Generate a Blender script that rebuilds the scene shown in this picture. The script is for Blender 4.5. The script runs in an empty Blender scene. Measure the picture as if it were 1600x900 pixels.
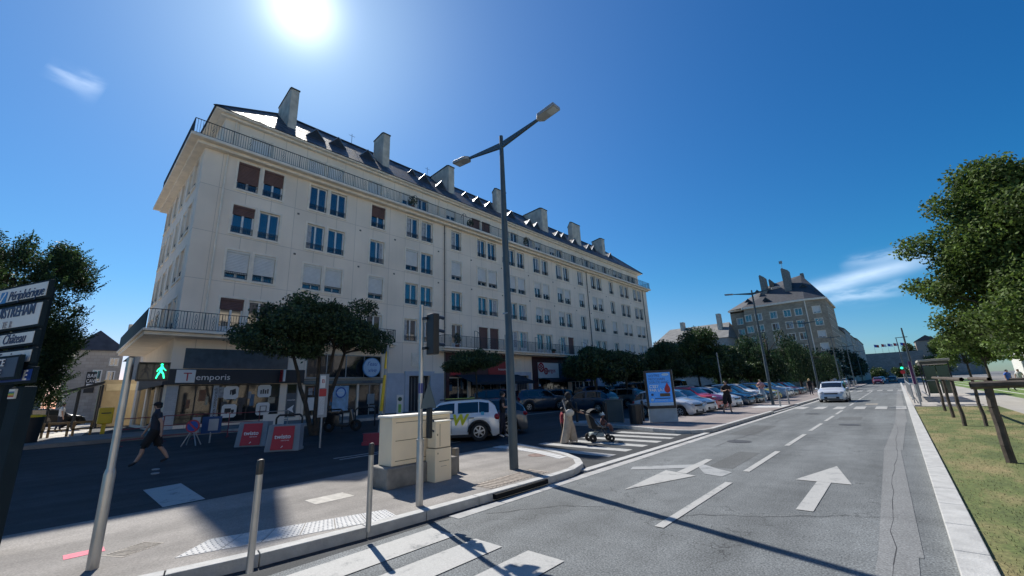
import bpy, bmesh, math, random
import numpy as np
from mathutils import Vector, Matrix, Euler
random.seed(7); rng = np.random.default_rng(7)
R = math.radians
SC = bpy.context.scene
COL = SC.collection

# ------------------------------------------------------------------ camera
F, PITCH, ROLL, YAW = 637.945, R(14.19518), R(-2.42798), R(42.18731)
CAMZ = 1.75
cam = bpy.data.objects.new('camera', bpy.data.cameras.new('camera')); COL.objects.link(cam)
fw = Vector((-math.sin(YAW)*math.cos(PITCH), math.cos(YAW)*math.cos(PITCH), math.sin(PITCH)))
rt = Vector((math.cos(YAW), math.sin(YAW), 0)); up = rt.cross(fw)
r2 = rt*math.cos(ROLL)+up*math.sin(ROLL); u2 = -rt*math.sin(ROLL)+up*math.cos(ROLL)
M = Matrix((r2, u2, -fw)).transposed().to_4x4(); M.translation = Vector((0, 0, CAMZ))
cam.matrix_world = M
cam.data.sensor_width = 36; cam.data.lens = 36*F/1600; cam.data.clip_end = 6000; cam.data.clip_start = .05
SC.camera = cam

# ------------------------------------------------------------------ sky, sun, exposure
SUN_EL, SUN_AZ = R(45), R(73.6)          # azimuth from +Y towards -X
sund = Vector((-math.sin(SUN_AZ)*math.cos(SUN_EL), math.cos(SUN_AZ)*math.cos(SUN_EL), math.sin(SUN_EL)))
W = bpy.data.worlds.new('World'); SC.world = W; W.use_nodes = True
nt = W.node_tree; N = nt.nodes; L = nt.links
for n in list(N): N.remove(n)
def wn(t, **k):
    n = N.new(t)
    for a, b in k.items(): setattr(n, a, b)
    return n
def wmath(op, a, b=None, c=None, clamp=False):
    n = N.new('ShaderNodeMath'); n.operation = op; n.use_clamp = clamp
    for i, v in enumerate((a, b, c)):
        if v is None: continue
        if isinstance(v, (int, float)): n.inputs[i].default_value = v
        else: L.new(v, n.inputs[i])
    return n.outputs[0]
def wdot(vs, d):
    n = N.new('ShaderNodeVectorMath'); n.operation = 'DOT_PRODUCT'; L.new(vs, n.inputs[0]); n.inputs[1].default_value = d
    return n.outputs['Value']
sky = wn('ShaderNodeTexSky', sky_type='NISHITA', sun_disc=False, sun_elevation=SUN_EL, sun_rotation=-SUN_AZ, altitude=0, air_density=1.15, dust_density=.25, ozone_density=3.2)
hs = wn('ShaderNodeHueSaturation'); hs.inputs['Saturation'].default_value = 1.3; hs.inputs['Hue'].default_value = .508; L.new(sky.outputs[0], hs.inputs['Color'])
tc = wn('ShaderNodeTexCoord'); nrm = wn('ShaderNodeVectorMath', operation='NORMALIZE'); L.new(tc.outputs['Generated'], nrm.inputs[0]); D = nrm.outputs[0]
sd = wdot(D, sund)
sdc = wmath('MAXIMUM', sd, 0)
halo = wmath('ADD', wmath('MULTIPLY', wmath('POWER', sdc, 600), 6.0), wmath('ADD', wmath('MULTIPLY', wmath('POWER', sdc, 45), .75), wmath('MULTIPLY', wmath('POWER', sdc, 6), .4)))
disc = wmath('MULTIPLY', wmath('MULTIPLY_ADD', sd, 1/(math.cos(R(1.0))-math.cos(R(2.0))), -math.cos(R(2.0))/(math.cos(R(1.0))-math.cos(R(2.0))), clamp=True), 30.0)
glow = wmath('ADD', halo, disc)
gc = wn('ShaderNodeMixRGB', blend_type='MULTIPLY'); gc.inputs[0].default_value = 1; gc.inputs[1].default_value = (.97, .97, 1, 1); L.new(glow, gc.inputs[2])
add = wn('ShaderNodeMixRGB', blend_type='ADD'); add.inputs[0].default_value = 1; sxyz = wn('ShaderNodeSeparateXYZ'); L.new(D, sxyz.inputs[0])
ht = wmath('SUBTRACT', 1, wmath('DIVIDE', wmath('ABSOLUTE', sxyz.outputs[2]), .24), clamp=True); ht = wmath('POWER', ht, 1.5)
tint = wn('ShaderNodeMixRGB'); L.new(ht, tint.inputs[0]); tint.inputs[1].default_value = (1, 1, 1, 1); tint.inputs[2].default_value = (2.5, .88, 1.16, 1)
nf = wmath('MULTIPLY_ADD', sd, 1.6, -.3, clamp=True)
far = wn('ShaderNodeMixRGB'); L.new(nf, far.inputs[0]); far.inputs[1].default_value = (.12, .5, .6, 1); far.inputs[2].default_value = (.38, .6, .64, 1)
tm = wn('ShaderNodeMixRGB', blend_type='MULTIPLY'); tm.inputs[0].default_value = 1; L.new(tint.outputs[0], tm.inputs[1]); L.new(far.outputs[0], tm.inputs[2]); tint = tm
skm = wn('ShaderNodeMixRGB', blend_type='MULTIPLY'); skm.inputs[0].default_value = 1; L.new(hs.outputs[0], skm.inputs[1]); L.new(tint.outputs[0], skm.inputs[2])
L.new(skm.outputs[0], add.inputs[1]); L.new(gc.outputs[0], add.inputs[2])
# thin cloud streaks low over the avenue
def pxdir(px, py): 
    v = fw + r2*((px-800)/F) - u2*((py-450)/F); return v.normalized()
def streak(cur, p0, p1, width, dens, nscale, warp):
    a, b = pxdir(*p0), pxdir(*p1); c = ((a+b)/2).normalized(); ax = (b-a).normalized(); half = (b-a).length/2
    pr_ = c.cross(ax).normalized()
    nz = wn('ShaderNodeTexNoise'); nz.inputs['Scale'].default_value = nscale; nz.inputs['Detail'].default_value = 6
    mp = wn('ShaderNodeMapping'); mp.inputs['Scale'].default_value = (1, 1, 3.5); L.new(D, mp.inputs[0]); L.new(mp.outputs[0], nz.inputs[0])
    t = wmath('DIVIDE', wmath('SUBTRACT', wdot(D, ax), ax.dot(c)), half)
    s = wmath('DIVIDE', wmath('ADD', wdot(D, pr_), wmath('MULTIPLY', wmath('SUBTRACT', nz.outputs[0], .5), warp)), width)
    e = wmath('MULTIPLY', wmath('POWER', 2.718, wmath('MULTIPLY', wmath('MULTIPLY', s, s), -1)), wmath('SUBTRACT', 1, wmath('MULTIPLY', t, t), clamp=True))
    e = wmath('MULTIPLY', e, wmath('MULTIPLY_ADD', nz.outputs[0], 2.2, -.45, clamp=True))
    e = wmath('MULTIPLY', e, wmath('GREATER_THAN', wdot(D, c), .3))
    mx = wn('ShaderNodeMixRGB'); L.new(wmath('MULTIPLY', e, dens, clamp=True), mx.inputs[0]); L.new(cur, mx.inputs[1]); mx.inputs[2].default_value = (7.2, 8.2, 9.4, 1)
    return mx.outputs[0]
cur = add.outputs[0]
cur = streak(cur, (1215, 470), (1500, 392), .012, .62, 7, .012)
cur = streak(cur, (1270, 470), (1420, 450), .011, .5, 14, .05)
cur = streak(cur, (1310, 420), (1470, 385), .011, .3, 14, .05)
cur = streak(cur, (70, 100), (160, 150), .012, .35, 16, .05)
bg = wn('ShaderNodeBackground'); bg.inputs[1].default_value = .088; L.new(cur, bg.inputs[0])
wo = wn('ShaderNodeOutputWorld'); L.new(bg.outputs[0], wo.inputs[0])
sl = bpy.data.lights.new('sun', 'SUN'); sl.energy = 3.35; sl.angle = R(.53); sl.color = (1, .95, .87)
so = bpy.data.objects.new('sun', sl); COL.objects.link(so); so.rotation_euler = sund.to_track_quat('Z', 'Y').to_euler(); so.location = (0, 0, 50)
SC.view_settings.view_transform = 'Standard'; SC.view_settings.look = 'None'; SC.view_settings.exposure = .98; SC.view_settings.gamma = 1
SC.cycles.max_bounces = 6; SC.cycles.diffuse_bounces = 3; SC.cycles.transparent_max_bounces = 8

# ------------------------------------------------------------------ materials
MATS = {}
def lin(c):
    return tuple(((x/12.92) if x <= .04045 else ((x+.055)/1.055)**2.4) for x in c)
def mat(name, col, rough=.6, metal=0, var=.12, scale=3, bump=0, bscale=40, spec=.5, emit=None, es=1, coat=0, rpi=0, trans=0):
    if name in MATS: return MATS[name]
    m = bpy.data.materials.new(name); m.use_nodes = True; MATS[name] = m
    t = m.node_tree; b = t.nodes['Principled BSDF']
    b.inputs['Roughness'].default_value = rough; b.inputs['Metallic'].default_value = metal; b.inputs['Specular IOR Level'].default_value = spec
    b.inputs['Coat Weight'].default_value = coat; b.inputs['Coat Roughness'].default_value = .04
    tcn = t.nodes.new('ShaderNodeTexCoord')
    nz = t.nodes.new('ShaderNodeTexNoise'); nz.inputs['Scale'].default_value = scale; nz.inputs['Detail'].default_value = 5; t.links.new(tcn.outputs['Object'], nz.inputs[0])
    mr = t.nodes.new('ShaderNodeMapRange'); mr.inputs[1].default_value = .3; mr.inputs[2].default_value = .7; mr.inputs[3].default_value = 1-var; mr.inputs[4].default_value = 1+var
    t.links.new(nz.outputs[0], mr.inputs[0])
    fac = mr.outputs[0]
    if rpi:
        g = t.nodes.new('ShaderNodeNewGeometry'); m2 = t.nodes.new('ShaderNodeMapRange'); m2.inputs[3].default_value = 1-rpi; m2.inputs[4].default_value = 1+rpi
        t.links.new(g.outputs['Random Per Island'], m2.inputs[0]); mm = t.nodes.new('ShaderNodeMath'); mm.operation = 'MULTIPLY'
        t.links.new(m2.outputs[0], mm.inputs[0]); t.links.new(fac, mm.inputs[1]); fac = mm.outputs[0]
    mul = t.nodes.new('ShaderNodeVectorMath'); mul.operation = 'SCALE'; mul.inputs[0].default_value = col[:3]; t.links.new(fac, mul.inputs['Scale'])
    t.links.new(mul.outputs[0], b.inputs['Base Color'])
    if bump:
        bz = t.nodes.new('ShaderNodeTexNoise'); bz.inputs['Scale'].default_value = bscale; bz.inputs['Detail'].default_value = 3; t.links.new(tcn.outputs['Object'], bz.inputs[0])
        bp = t.nodes.new('ShaderNodeBump'); bp.inputs['Strength'].default_value = bump; bp.inputs['Distance'].default_value = .02; t.links.new(bz.outputs[0], bp.inputs['Height']); t.links.new(bp.outputs[0], b.inputs['Normal'])
    if emit:
        b.inputs['Emission Color'].default_value = (*emit, 1); b.inputs['Emission Strength'].default_value = es
    if trans:
        tr = t.nodes.new('ShaderNodeBsdfTranslucent'); t.links.new(mul.outputs[0], tr.inputs[0]); mx = t.nodes.new('ShaderNodeMixShader'); mx.inputs[0].default_value = trans
        t.links.new(b.outputs[0], mx.inputs[1]); t.links.new(tr.outputs[0], mx.inputs[2]); t.links.new(mx.outputs[0], t.nodes['Material Output'].inputs[0])
    m.diffuse_color = (*col[:3], 1)
    return m
def nmat(name, build):
    m = bpy.data.materials.new(name); m.use_nodes = True; t = m.node_tree; build(t, t.nodes['Principled BSDF']); MATS[name] = m; return m
def tn(t, typ, **k):
    n = t.nodes.new(typ)
    for a, b in k.items():
        if a.startswith('i_'): n.inputs[int(a[2:]) if a[2:].isdigit() else a[2:].replace('_', ' ')].default_value = b
        else: setattr(n, a, b)
    return n
def asphalt(name, base, speck=.5, patch=.15, tint=(1, 1, 1), cracks=0):
    def b(t, p):
        tcn = tn(t, 'ShaderNodeTexCoord'); o = tcn.outputs['Object']
        n1 = tn(t, 'ShaderNodeTexNoise', i_Scale=.28, i_Detail=6); n2 = tn(t, 'ShaderNodeTexNoise', i_Scale=55, i_Detail=2); n3 = tn(t, 'ShaderNodeTexVoronoi', i_Scale=60)
        mp = tn(t, 'ShaderNodeMapping'); mp.inputs['Scale'].default_value = (1.6, .12, 1); t.links.new(o, mp.inputs[0]); n4 = tn(t, 'ShaderNodeTexNoise', i_Scale=1, i_Detail=4); t.links.new(mp.outputs[0], n4.inputs[0])
        n5 = tn(t, 'ShaderNodeTexNoise', i_Scale=2.6, i_Detail=8); t.links.new(o, n5.inputs[0])
        for n in (n1, n2, n3): t.links.new(o, n.inputs[0])
        def mr(s, a, c, lo, hi):
            m = tn(t, 'ShaderNodeMapRange'); m.inputs[1].default_value = a; m.inputs[2].default_value = c; m.inputs[3].default_value = lo; m.inputs[4].default_value = hi; t.links.new(s, m.inputs[0]); return m.outputs[0]
        def mul(a, c):
            m = tn(t, 'ShaderNodeMath', operation='MULTIPLY'); t.links.new(a, m.inputs[0]); t.links.new(c, m.inputs[1]); return m.outputs[0]
        f = mul(mr(n1.outputs[0], .3, .7, 1-patch, 1+patch), mr(n2.outputs[0], .3, .7, 1-speck, 1+speck))
        f = mul(f, mr(n3.outputs['Distance'], 0, .9, 1+speck*.5, 1-speck*.5)); f = mul(f, mr(n4.outputs[0], .35, .65, 1-patch*.8, 1+patch*.8)); f = mul(f, mr(n5.outputs[0], .3, .7, 1-patch*.6, 1+patch*.6))
        if cracks:
            v = tn(t, 'ShaderNodeTexVoronoi', feature='DISTANCE_TO_EDGE', i_Scale=.22); wv = tn(t, 'ShaderNodeVectorMath', operation='ADD'); sc_ = tn(t, 'ShaderNodeVectorMath', operation='SCALE'); sc_.inputs['Scale'].default_value = 1.3
            t.links.new(n5.outputs['Color'], sc_.inputs[0]); t.links.new(o, wv.inputs[0]); t.links.new(sc_.outputs[0], wv.inputs[1]); t.links.new(wv.outputs[0], v.inputs[0])
            f = mul(f, mr(v.outputs['Distance'], 0, .004, .45, 1))
        s = tn(t, 'ShaderNodeVectorMath', operation='SCALE'); s.inputs[0].default_value = tuple(base*c for c in tint); t.links.new(f, s.inputs['Scale']); t.links.new(s.outputs[0], p.inputs['Base Color'])
        p.inputs['Roughness'].default_value = .85; p.inputs['Specular IOR Level'].default_value = .3
        bp = tn(t, 'ShaderNodeBump', i_Strength=.5, i_Distance=.006); t.links.new(n2.outputs[0], bp.inputs['Height']); t.links.new(bp.outputs[0], p.inputs['Normal'])
    return nmat(name, b)
def panelwall(name, col, bw, bh, mortar, dark=.8, var=.05, off=0, rough=.85, grime=.12, big=False):
    def b(t, p):
        tcn = tn(t, 'ShaderNodeTexCoord'); sp = tn(t, 'ShaderNodeSeparateXYZ'); t.links.new(tcn.outputs['Object'], sp.inputs[0])
        ad = tn(t, 'ShaderNodeMath', operation='ADD'); t.links.new(sp.outputs[0], ad.inputs[0]); t.links.new(sp.outputs[1], ad.inputs[1])
        cb = tn(t, 'ShaderNodeCombineXYZ'); t.links.new(ad.outputs[0], cb.inputs[0]); t.links.new(sp.outputs[2], cb.inputs[1])
        br = tn(t, 'ShaderNodeTexBrick', offset=off); br.inputs['Scale'].default_value = 1; br.inputs['Brick Width'].default_value = bw; br.inputs['Row Height'].default_value = bh; br.inputs['Mortar Size'].default_value = mortar; br.inputs['Mortar Smooth'].default_value = .3
        br.inputs['Color1'].default_value = (1+var,)*3+(1,); br.inputs['Color2'].default_value = (1-var,)*3+(1,); br.inputs['Mortar'].default_value = (dark, dark, dark, 1); t.links.new(cb.outputs[0], br.inputs[0])
        nz = tn(t, 'ShaderNodeTexNoise', i_Scale=.35, i_Detail=7); t.links.new(tcn.outputs['Object'], nz.inputs[0])
        mp = tn(t, 'ShaderNodeMapping'); mp.inputs['Scale'].default_value = (2.2, 2.2, .12); t.links.new(tcn.outputs['Object'], mp.inputs[0]); st = tn(t, 'ShaderNodeTexNoise', i_Scale=1.3, i_Detail=5); t.links.new(mp.outputs[0], st.inputs[0])
        ml = tn(t, 'ShaderNodeMath', operation='MULTIPLY_ADD'); t.links.new(nz.outputs[0], ml.inputs[0]); ml.inputs[1].default_value = 1.6; stm = tn(t, 'ShaderNodeMath', operation='MULTIPLY'); stm.inputs[1].default_value = .4; t.links.new(st.outputs[0], stm.inputs[0]); t.links.new(stm.outputs[0], ml.inputs[2])
        mr = tn(t, 'ShaderNodeMapRange'); mr.inputs[1].default_value = .7; mr.inputs[2].default_value = 1.3; mr.inputs[3].default_value = 1-grime; mr.inputs[4].default_value = 1+grime; t.links.new(ml.outputs[0], mr.inputs[0])
        s = tn(t, 'ShaderNodeVectorMath', operation='SCALE'); s.inputs[0].default_value = col; t.links.new(mr.outputs[0], s.inputs['Scale'])
        m = tn(t, 'ShaderNodeVectorMath', operation='MULTIPLY'); t.links.new(s.outputs[0], m.inputs[0]); t.links.new(br.outputs[0], m.inputs[1]); t.links.new(m.outputs[0], p.inputs['Base Color'])
        p.inputs['Roughness'].default_value = rough
        bz = tn(t, 'ShaderNodeTexNoise', i_Scale=35, i_Detail=3); t.links.new(tcn.outputs['Object'], bz.inputs[0]); bp = tn(t, 'ShaderNodeBump', i_Strength=.25, i_Distance=.01); t.links.new(bz.outputs[0], bp.inputs['Height']); t.links.new(bp.outputs[0], p.inputs['Normal'])
    return nmat(name, b)
def painted(name, col, wear=.35):
    def b(t, p):
        tcn = tn(t, 'ShaderNodeTexCoord'); n1 = tn(t, 'ShaderNodeTexNoise', i_Scale=3.2, i_Detail=9, i_Roughness=.7); n2 = tn(t, 'ShaderNodeTexNoise', i_Scale=70, i_Detail=2)
        t.links.new(tcn.outputs['Object'], n1.inputs[0]); t.links.new(tcn.outputs['Object'], n2.inputs[0])
        ad = tn(t, 'ShaderNodeMath', operation='MULTIPLY_ADD'); t.links.new(n2.outputs[0], ad.inputs[0]); ad.inputs[1].default_value = .35; t.links.new(n1.outputs[0], ad.inputs[2])
        mr = tn(t, 'ShaderNodeMapRange'); mr.inputs[1].default_value = .7+.1*(1-wear); mr.inputs[2].default_value = .82+.1*(1-wear); t.links.new(ad.outputs[0], mr.inputs[0])
        mx = tn(t, 'ShaderNodeMixRGB'); mx.inputs[1].default_value = (*col, 1); mx.inputs[2].default_value = (.17, .18, .18, 1); t.links.new(mr.outputs[0], mx.inputs[0])
        m2 = tn(t, 'ShaderNodeMapRange'); m2.inputs[1].default_value = .3; m2.inputs[2].default_value = .7; m2.inputs[3].default_value = .85; m2.inputs[4].default_value = 1.1; t.links.new(n2.outputs[0], m2.inputs[0])
        s = tn(t, 'ShaderNodeVectorMath', operation='SCALE'); t.links.new(mx.outputs[0], s.inputs[0]); t.links.new(m2.outputs[0], s.inputs['Scale']); t.links.new(s.outputs[0], p.inputs['Base Color']); p.inputs['Roughness'].default_value = .75
    return nmat(name, b)
ROAD = asphalt('old_asphalt', .15, .5, .2, (.93, 1, 1.02), cracks=1)
ROAD2 = asphalt('side_asphalt_shaded', .038, .35, .3, (.9, 1, 1.1), cracks=1)  # side road, its colour darkened further to deepen the building's shade
PAVE = asphalt('pavement_asphalt', .205, .2, .2, (1.07, 1, .92))
PINK = asphalt('pink_pavement', .21, .2, .14, (1.12, .98, .93))
PATCH = asphalt('road_patch', .19, .3, .1, (.97, 1, 1))
KERB = mat('granite_kerb', (.4, .4, .385), .8, var=.15, scale=6, bump=.3)
GUTTER = mat('gutter_concrete', (.34, .34, .33), .85, var=.2, scale=3, bump=.3)
PAINT = painted('road_paint', (.37, .37, .355), .7); PAINTOLD = painted('old_road_paint', (.3, .31, .31), .9)
TACT = mat('tactile_paving', (.46, .46, .45), .8, var=.12, scale=8)
CREAM = panelwall('cream_stone', (.9, .765, .62), 1.45, 2.9, .02, .72, .03, 0, grime=.075)
CREAM2 = mat('cream_trim', (.9, .79, .65), .8, var=.1, scale=2, bump=.1)
PALE = mat('pale_painted_base', (.52, .55, .6), .8, var=.08, scale=2)
SLATE = panelwall('slate', (.05, .055, .068), .3, .2, .012, .6, .3, .5, rough=.33, grime=.3)
_t = SLATE.node_tree; _p = _t.nodes['Principled BSDF']; _n = _t.nodes.new('ShaderNodeTexNoise'); _n.inputs['Scale'].default_value = 2.2; _n.inputs['Detail'].default_value = 8; _tc = _t.nodes.new('ShaderNodeTexCoord'); _t.links.new(_tc.outputs['Object'], _n.inputs[0]); _m = _t.nodes.new('ShaderNodeMapRange'); _m.inputs[1].default_value = .35; _m.inputs[2].default_value = .65; _m.inputs[3].default_value = .42; _m.inputs[4].default_value = .75; _t.links.new(_n.outputs[0], _m.inputs[0]); _t.links.new(_m.outputs[0], _p.inputs['Roughness']); _p.inputs['Specular IOR Level'].default_value = .3; _t.nodes['Bump'].inputs['Strength'].default_value = .8
[setattr(l.to_node.inputs['Strength'], 'default_value', .8) for l in []]
CHIM = mat('chimney_render', (.55, .5, .42), .95, var=.22, scale=1.6, bump=.3, bscale=9)
STONE2 = panelwall('buff_stone', (.36, .29, .215), .55, .28, .015, .8, .16, .5, grime=.15)
STONE3 = panelwall('grey_stone', (.34, .32, .3), .5, .3, .015, .8, .12, .5)
BLACK = mat('black_metal', (.012, .014, .017), .45); DK = mat('dark_trim', (.02, .022, .027), .5)
RAILM = mat('iron_railing', (.02, .025, .03), .5)
GLASS = mat('window_glass', (.018, .024, .03), .04, var=.3, scale=1.2, spec=1.0)
SHOPG = mat('shop_glass', (.018, .022, .025), .05, var=.5, scale=2, spec=.6)
GLASS.node_tree.nodes['Principled BSDF'].inputs['IOR'].default_value = 1.85
WHITE = mat('white_pvc', (.72, .72, .7), .4, var=.03)
SHUT = mat('white_shutter', (.7, .7, .68), .6, var=.05); BROWN = mat('brown_shutter', (.15, .085, .078), .6, var=.1)
CURT = mat('net_curtain', (.4, .42, .45), .8, var=.3, scale=6)
STEEL = mat('brushed_steel', (.42, .41, .4), .38, metal=.85, var=.12, scale=5)
GALV = mat('galvanised_steel', (.32, .34, .36), .5, metal=.6, var=.15, scale=5)
LAMPM = mat('lamp_post_paint', (.055, .08, .095), .42, var=.12, scale=4)
LAMPH = mat('lamp_head_grey', (.28, .3, .32), .4, var=.08)
CONC = mat('concrete', (.2, .19, .17), .95, var=.4, scale=3, bump=.5, bscale=14)
CAB = mat('cabinet_cream', (.88, .73, .51), .55, var=.06, scale=2)
CABT = mat('cabinet_lid', (.8, .76, .64), .5, var=.04); CABG = mat('cabinet_gap', (.22, .17, .1), .7)
RUB = mat('tyre_rubber', (.014, .014, .015), .8); RIM = mat('alloy_rim', (.45, .46, .48), .35, metal=.7)
SKIN = mat('skin', (.42, .25, .18), .55, var=.08, scale=10); SKIN2 = mat('darker_skin', (.28, .16, .11), .55, var=.08, scale=10)
BARK = mat('bark', (.05, .042, .034), .95, var=.35, scale=8, bump=.6, bscale=20)
WOODP = mat('weathered_timber', (.075, .06, .048), .9, var=.35, scale=6, bump=.4, bscale=15)
RED = mat('red_paint', (.45, .02, .03), .45, var=.06); YEL = mat('yellow_paint', (.75, .5, .02), .45); BLUE = mat('blue_paint', (.02, .1, .42), .5)
GRN = mat('green_lens', (.02, .5, .2), .3, emit=(.02, 1, .38), es=1.6)
DARKLENS = mat('dark_lens', (.02, .02, .02), .2)
TXW = mat('white_lettering', (.8, .8, .8), .5, var=.02); TXB = mat('dark_blue_lettering', (.03, .05, .12), .5, var=.02); TXR = mat('red_lettering', (.4, .02, .03), .5, var=.02)
SIGNW = mat('sign_white', (.72, .72, .7), .5, var=.04, scale=2)
def carpaint(n, c): return mat('paint_'+n, c, .32, metal=.15, var=.03, coat=.9)

# ------------------------------------------------------------------ mesh helpers
class B:
    def __init__(s): s.v = []; s.f = []; s.m = []
    def add(s, vs, fs, m=0):
        k = len(s.v); s.v += [tuple(v) for v in vs]; s.f += [tuple(i+k for i in f) for f in fs]; s.m += [m]*len(fs); return s
    def box(s, x0, x1, y0, y1, z0, z1, m=0, T=None):
        vs = [(x, y, z) for x in (x0, x1) for y in (y0, y1) for z in (z0, z1)]
        if T is not None: vs = [T @ Vector(v) for v in vs]
        return s.add(vs, [(0, 1, 3, 2), (4, 6, 7, 5), (0, 4, 5, 1), (2, 3, 7, 6), (0, 2, 6, 4), (1, 5, 7, 3)], m)
    def quad(s, a, b, c, d, m=0): return s.add([a, b, c, d], [(0, 1, 2, 3)], m)
    def tube(s, p0, p1, r0, r1=None, n=10, m=0, cap=True):
        r1 = r0 if r1 is None else r1; p0 = Vector(p0); p1 = Vector(p1); a = (p1-p0).normalized()
        q = a.orthogonal().normalized(); w = a.cross(q); vs = []
        for p, r in ((p0, r0), (p1, r1)):
            vs += [p+(q*math.cos(t)+w*math.sin(t))*r for t in [2*math.pi*i/n for i in range(n)]]
        fs = [(i, (i+1) % n, n+(i+1) % n, n+i) for i in range(n)]
        if cap: fs += [tuple(range(n-1, -1, -1)), tuple(range(n, 2*n))]
        return s.add(vs, fs, m)
    def bar(s, p0, p1, w, h=None, m=0):
        h = w if h is None else h; p0 = Vector(p0); p1 = Vector(p1); a = (p1-p0).normalized()
        q = a.cross(Vector((0, 0, 1))); q = Vector((1, 0, 0)) if q.length < 1e-3 else q.normalized(); w_ = q.cross(a)
        vs = [p+q*i*w/2+w_*j*h/2 for p in (p0, p1) for i, j in ((-1, -1), (1, -1), (1, 1), (-1, 1))]
        return s.add(vs, [(3, 2, 1, 0), (4, 5, 6, 7), (0, 1, 5, 4), (1, 2, 6, 5), (2, 3, 7, 6), (3, 0, 4, 7)], m)
    def prism(s, poly, z0, z1, m=0, mtop=None):
        n = len(poly); vs = [(x, y, z0) for x, y in poly]+[(x, y, z1) for x, y in poly]
        s.add(vs, [tuple(range(n-1, -1, -1))]+[(i, (i+1) % n, n+(i+1) % n, n+i) for i in range(n)], m)
        s.f.append(tuple(range(len(s.v)-n, len(s.v)))); s.m.append(m if mtop is None else mtop); return s
    def extr(s, poly, vec, m=0):
        n = len(poly); p = [Vector(q) for q in poly]; vec = Vector(vec)
        return s.add(p+[q+vec for q in p], [tuple(range(n-1, -1, -1)), tuple(range(n, 2*n))]+[(i, (i+1) % n, n+(i+1) % n, n+i) for i in range(n)], m)
    def lathe(s, prof, n=14, m=0, c=(0, 0, 0), axis='z'):
        vs = []
        for r, z in prof:
            for i in range(n):
                t = 2*math.pi*i/n; a, b_ = r*math.cos(t), r*math.sin(t)
                vs.append((c[0]+a, c[1]+b_, c[2]+z) if axis == 'z' else ((c[0]+a, c[1]+z, c[2]+b_) if axis == 'y' else (c[0]+z, c[1]+a, c[2]+b_)))
        fs = [(j*n+i, j*n+(i+1) % n, (j+1)*n+(i+1) % n, (j+1)*n+i) for j in range(len(prof)-1) for i in range(n)]
        return s.add(vs, fs, m)
    def ell(s, c, r, nu=10, nv=7, m=0):
        vs = []; 
        for j in range(nv+1):
            ph = math.pi*j/nv
            for i in range(nu): t = 2*math.pi*i/nu; vs.append((c[0]+r[0]*math.sin(ph)*math.cos(t), c[1]+r[1]*math.sin(ph)*math.sin(t), c[2]+r[2]*math.cos(ph)))
        return s.add(vs, [(j*nu+i, (j+1)*nu+i, (j+1)*nu+(i+1) % nu, j*nu+(i+1) % nu) for j in range(nv) for i in range(nu)], m)
    def build(s, name, mats, parent=None, loc=None, rz=None, smooth=False, bevel=0):
        me = bpy.data.meshes.new(name); me.from_pydata(s.v, [], s.f)
        if not isinstance(mats, (list, tuple)): mats = [mats]
        for m in mats: me.materials.append(m)
        if len(mats) > 1: me.polygons.foreach_set('material_index', [min(i, len(mats)-1) for i in s.m])
        bm = bmesh.new(); bm.from_mesh(me)
        bmesh.ops.remove_doubles(bm, verts=bm.verts, dist=1e-5); bmesh.ops.recalc_face_normals(bm, faces=bm.faces)
        bm.to_mesh(me); bm.free()
        if smooth:
            me.polygons.foreach_set('use_smooth', [True]*len(me.polygons)); 
            try: me.set_sharp_from_angle(angle=R(38))
            except Exception: pass
        o = bpy.data.objects.new(name, me); COL.objects.link(o)
        if parent: o.parent = parent
        if loc: o.location = loc
        if rz is not None: o.rotation_euler = (0, 0, rz)
        if bevel:
            md = o.modifiers.new('bevel', 'BEVEL'); md.width = bevel; md.segments = 2; md.limit_method = 'ANGLE'
        return o
def tag(o, label=None, cat=None, group=None, kind=None):
    for k, v in (('label', label), ('category', cat), ('group', group), ('kind', kind)):
        if v: o[k] = v
    return o
def thing(name, label, cat, loc=(0, 0, 0), rz=0, group=None):
    o = bpy.data.objects.new(name, None); COL.objects.link(o); o.location = loc; o.rotation_euler = (0, 0, rz); o.empty_display_size = .2
    return tag(o, label, cat, group)
def copy_tree(o, parent=None):
    c = o.copy(); COL.objects.link(c); c.parent = parent
    for ch in list(o.children): copy_tree(ch, c)
    return c
def struct(o): o['kind'] = 'structure'; return o
_dg = None
def text(body, size, m, parent, loc, rot, name='lettering', ext=.004, align='LEFT', sx=1, shear=0, bold=0):
    cu = bpy.data.curves.new(name, 'FONT'); cu.body = body; cu.size = size; cu.extrude = ext; cu.align_x = align; cu.resolution_u = 2; cu.shear = shear; cu.offset = bold
    t = bpy.data.objects.new(name+'_src', cu); COL.objects.link(t)
    me = bpy.data.meshes.new_from_object(t.evaluated_get(bpy.context.evaluated_depsgraph_get()))
    bpy.data.objects.remove(t); bpy.data.curves.remove(cu)
    me.name = name; me.materials.clear(); me.materials.append(m)
    me.transform(Matrix.Diagonal((sx, 1, 1, 1)))
    o = bpy.data.objects.new(name, me); COL.objects.link(o); o.parent = parent; o.location = loc; o.rotation_euler = rot
    return o
FX = (R(90), 0, R(90))     # text on a wall facing +X
FY = (R(90), 0, 0)         # text on a wall facing -Y
def gz(x): return 0 if x > -14 else min(.45, (-14-x)*.45/13)

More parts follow.
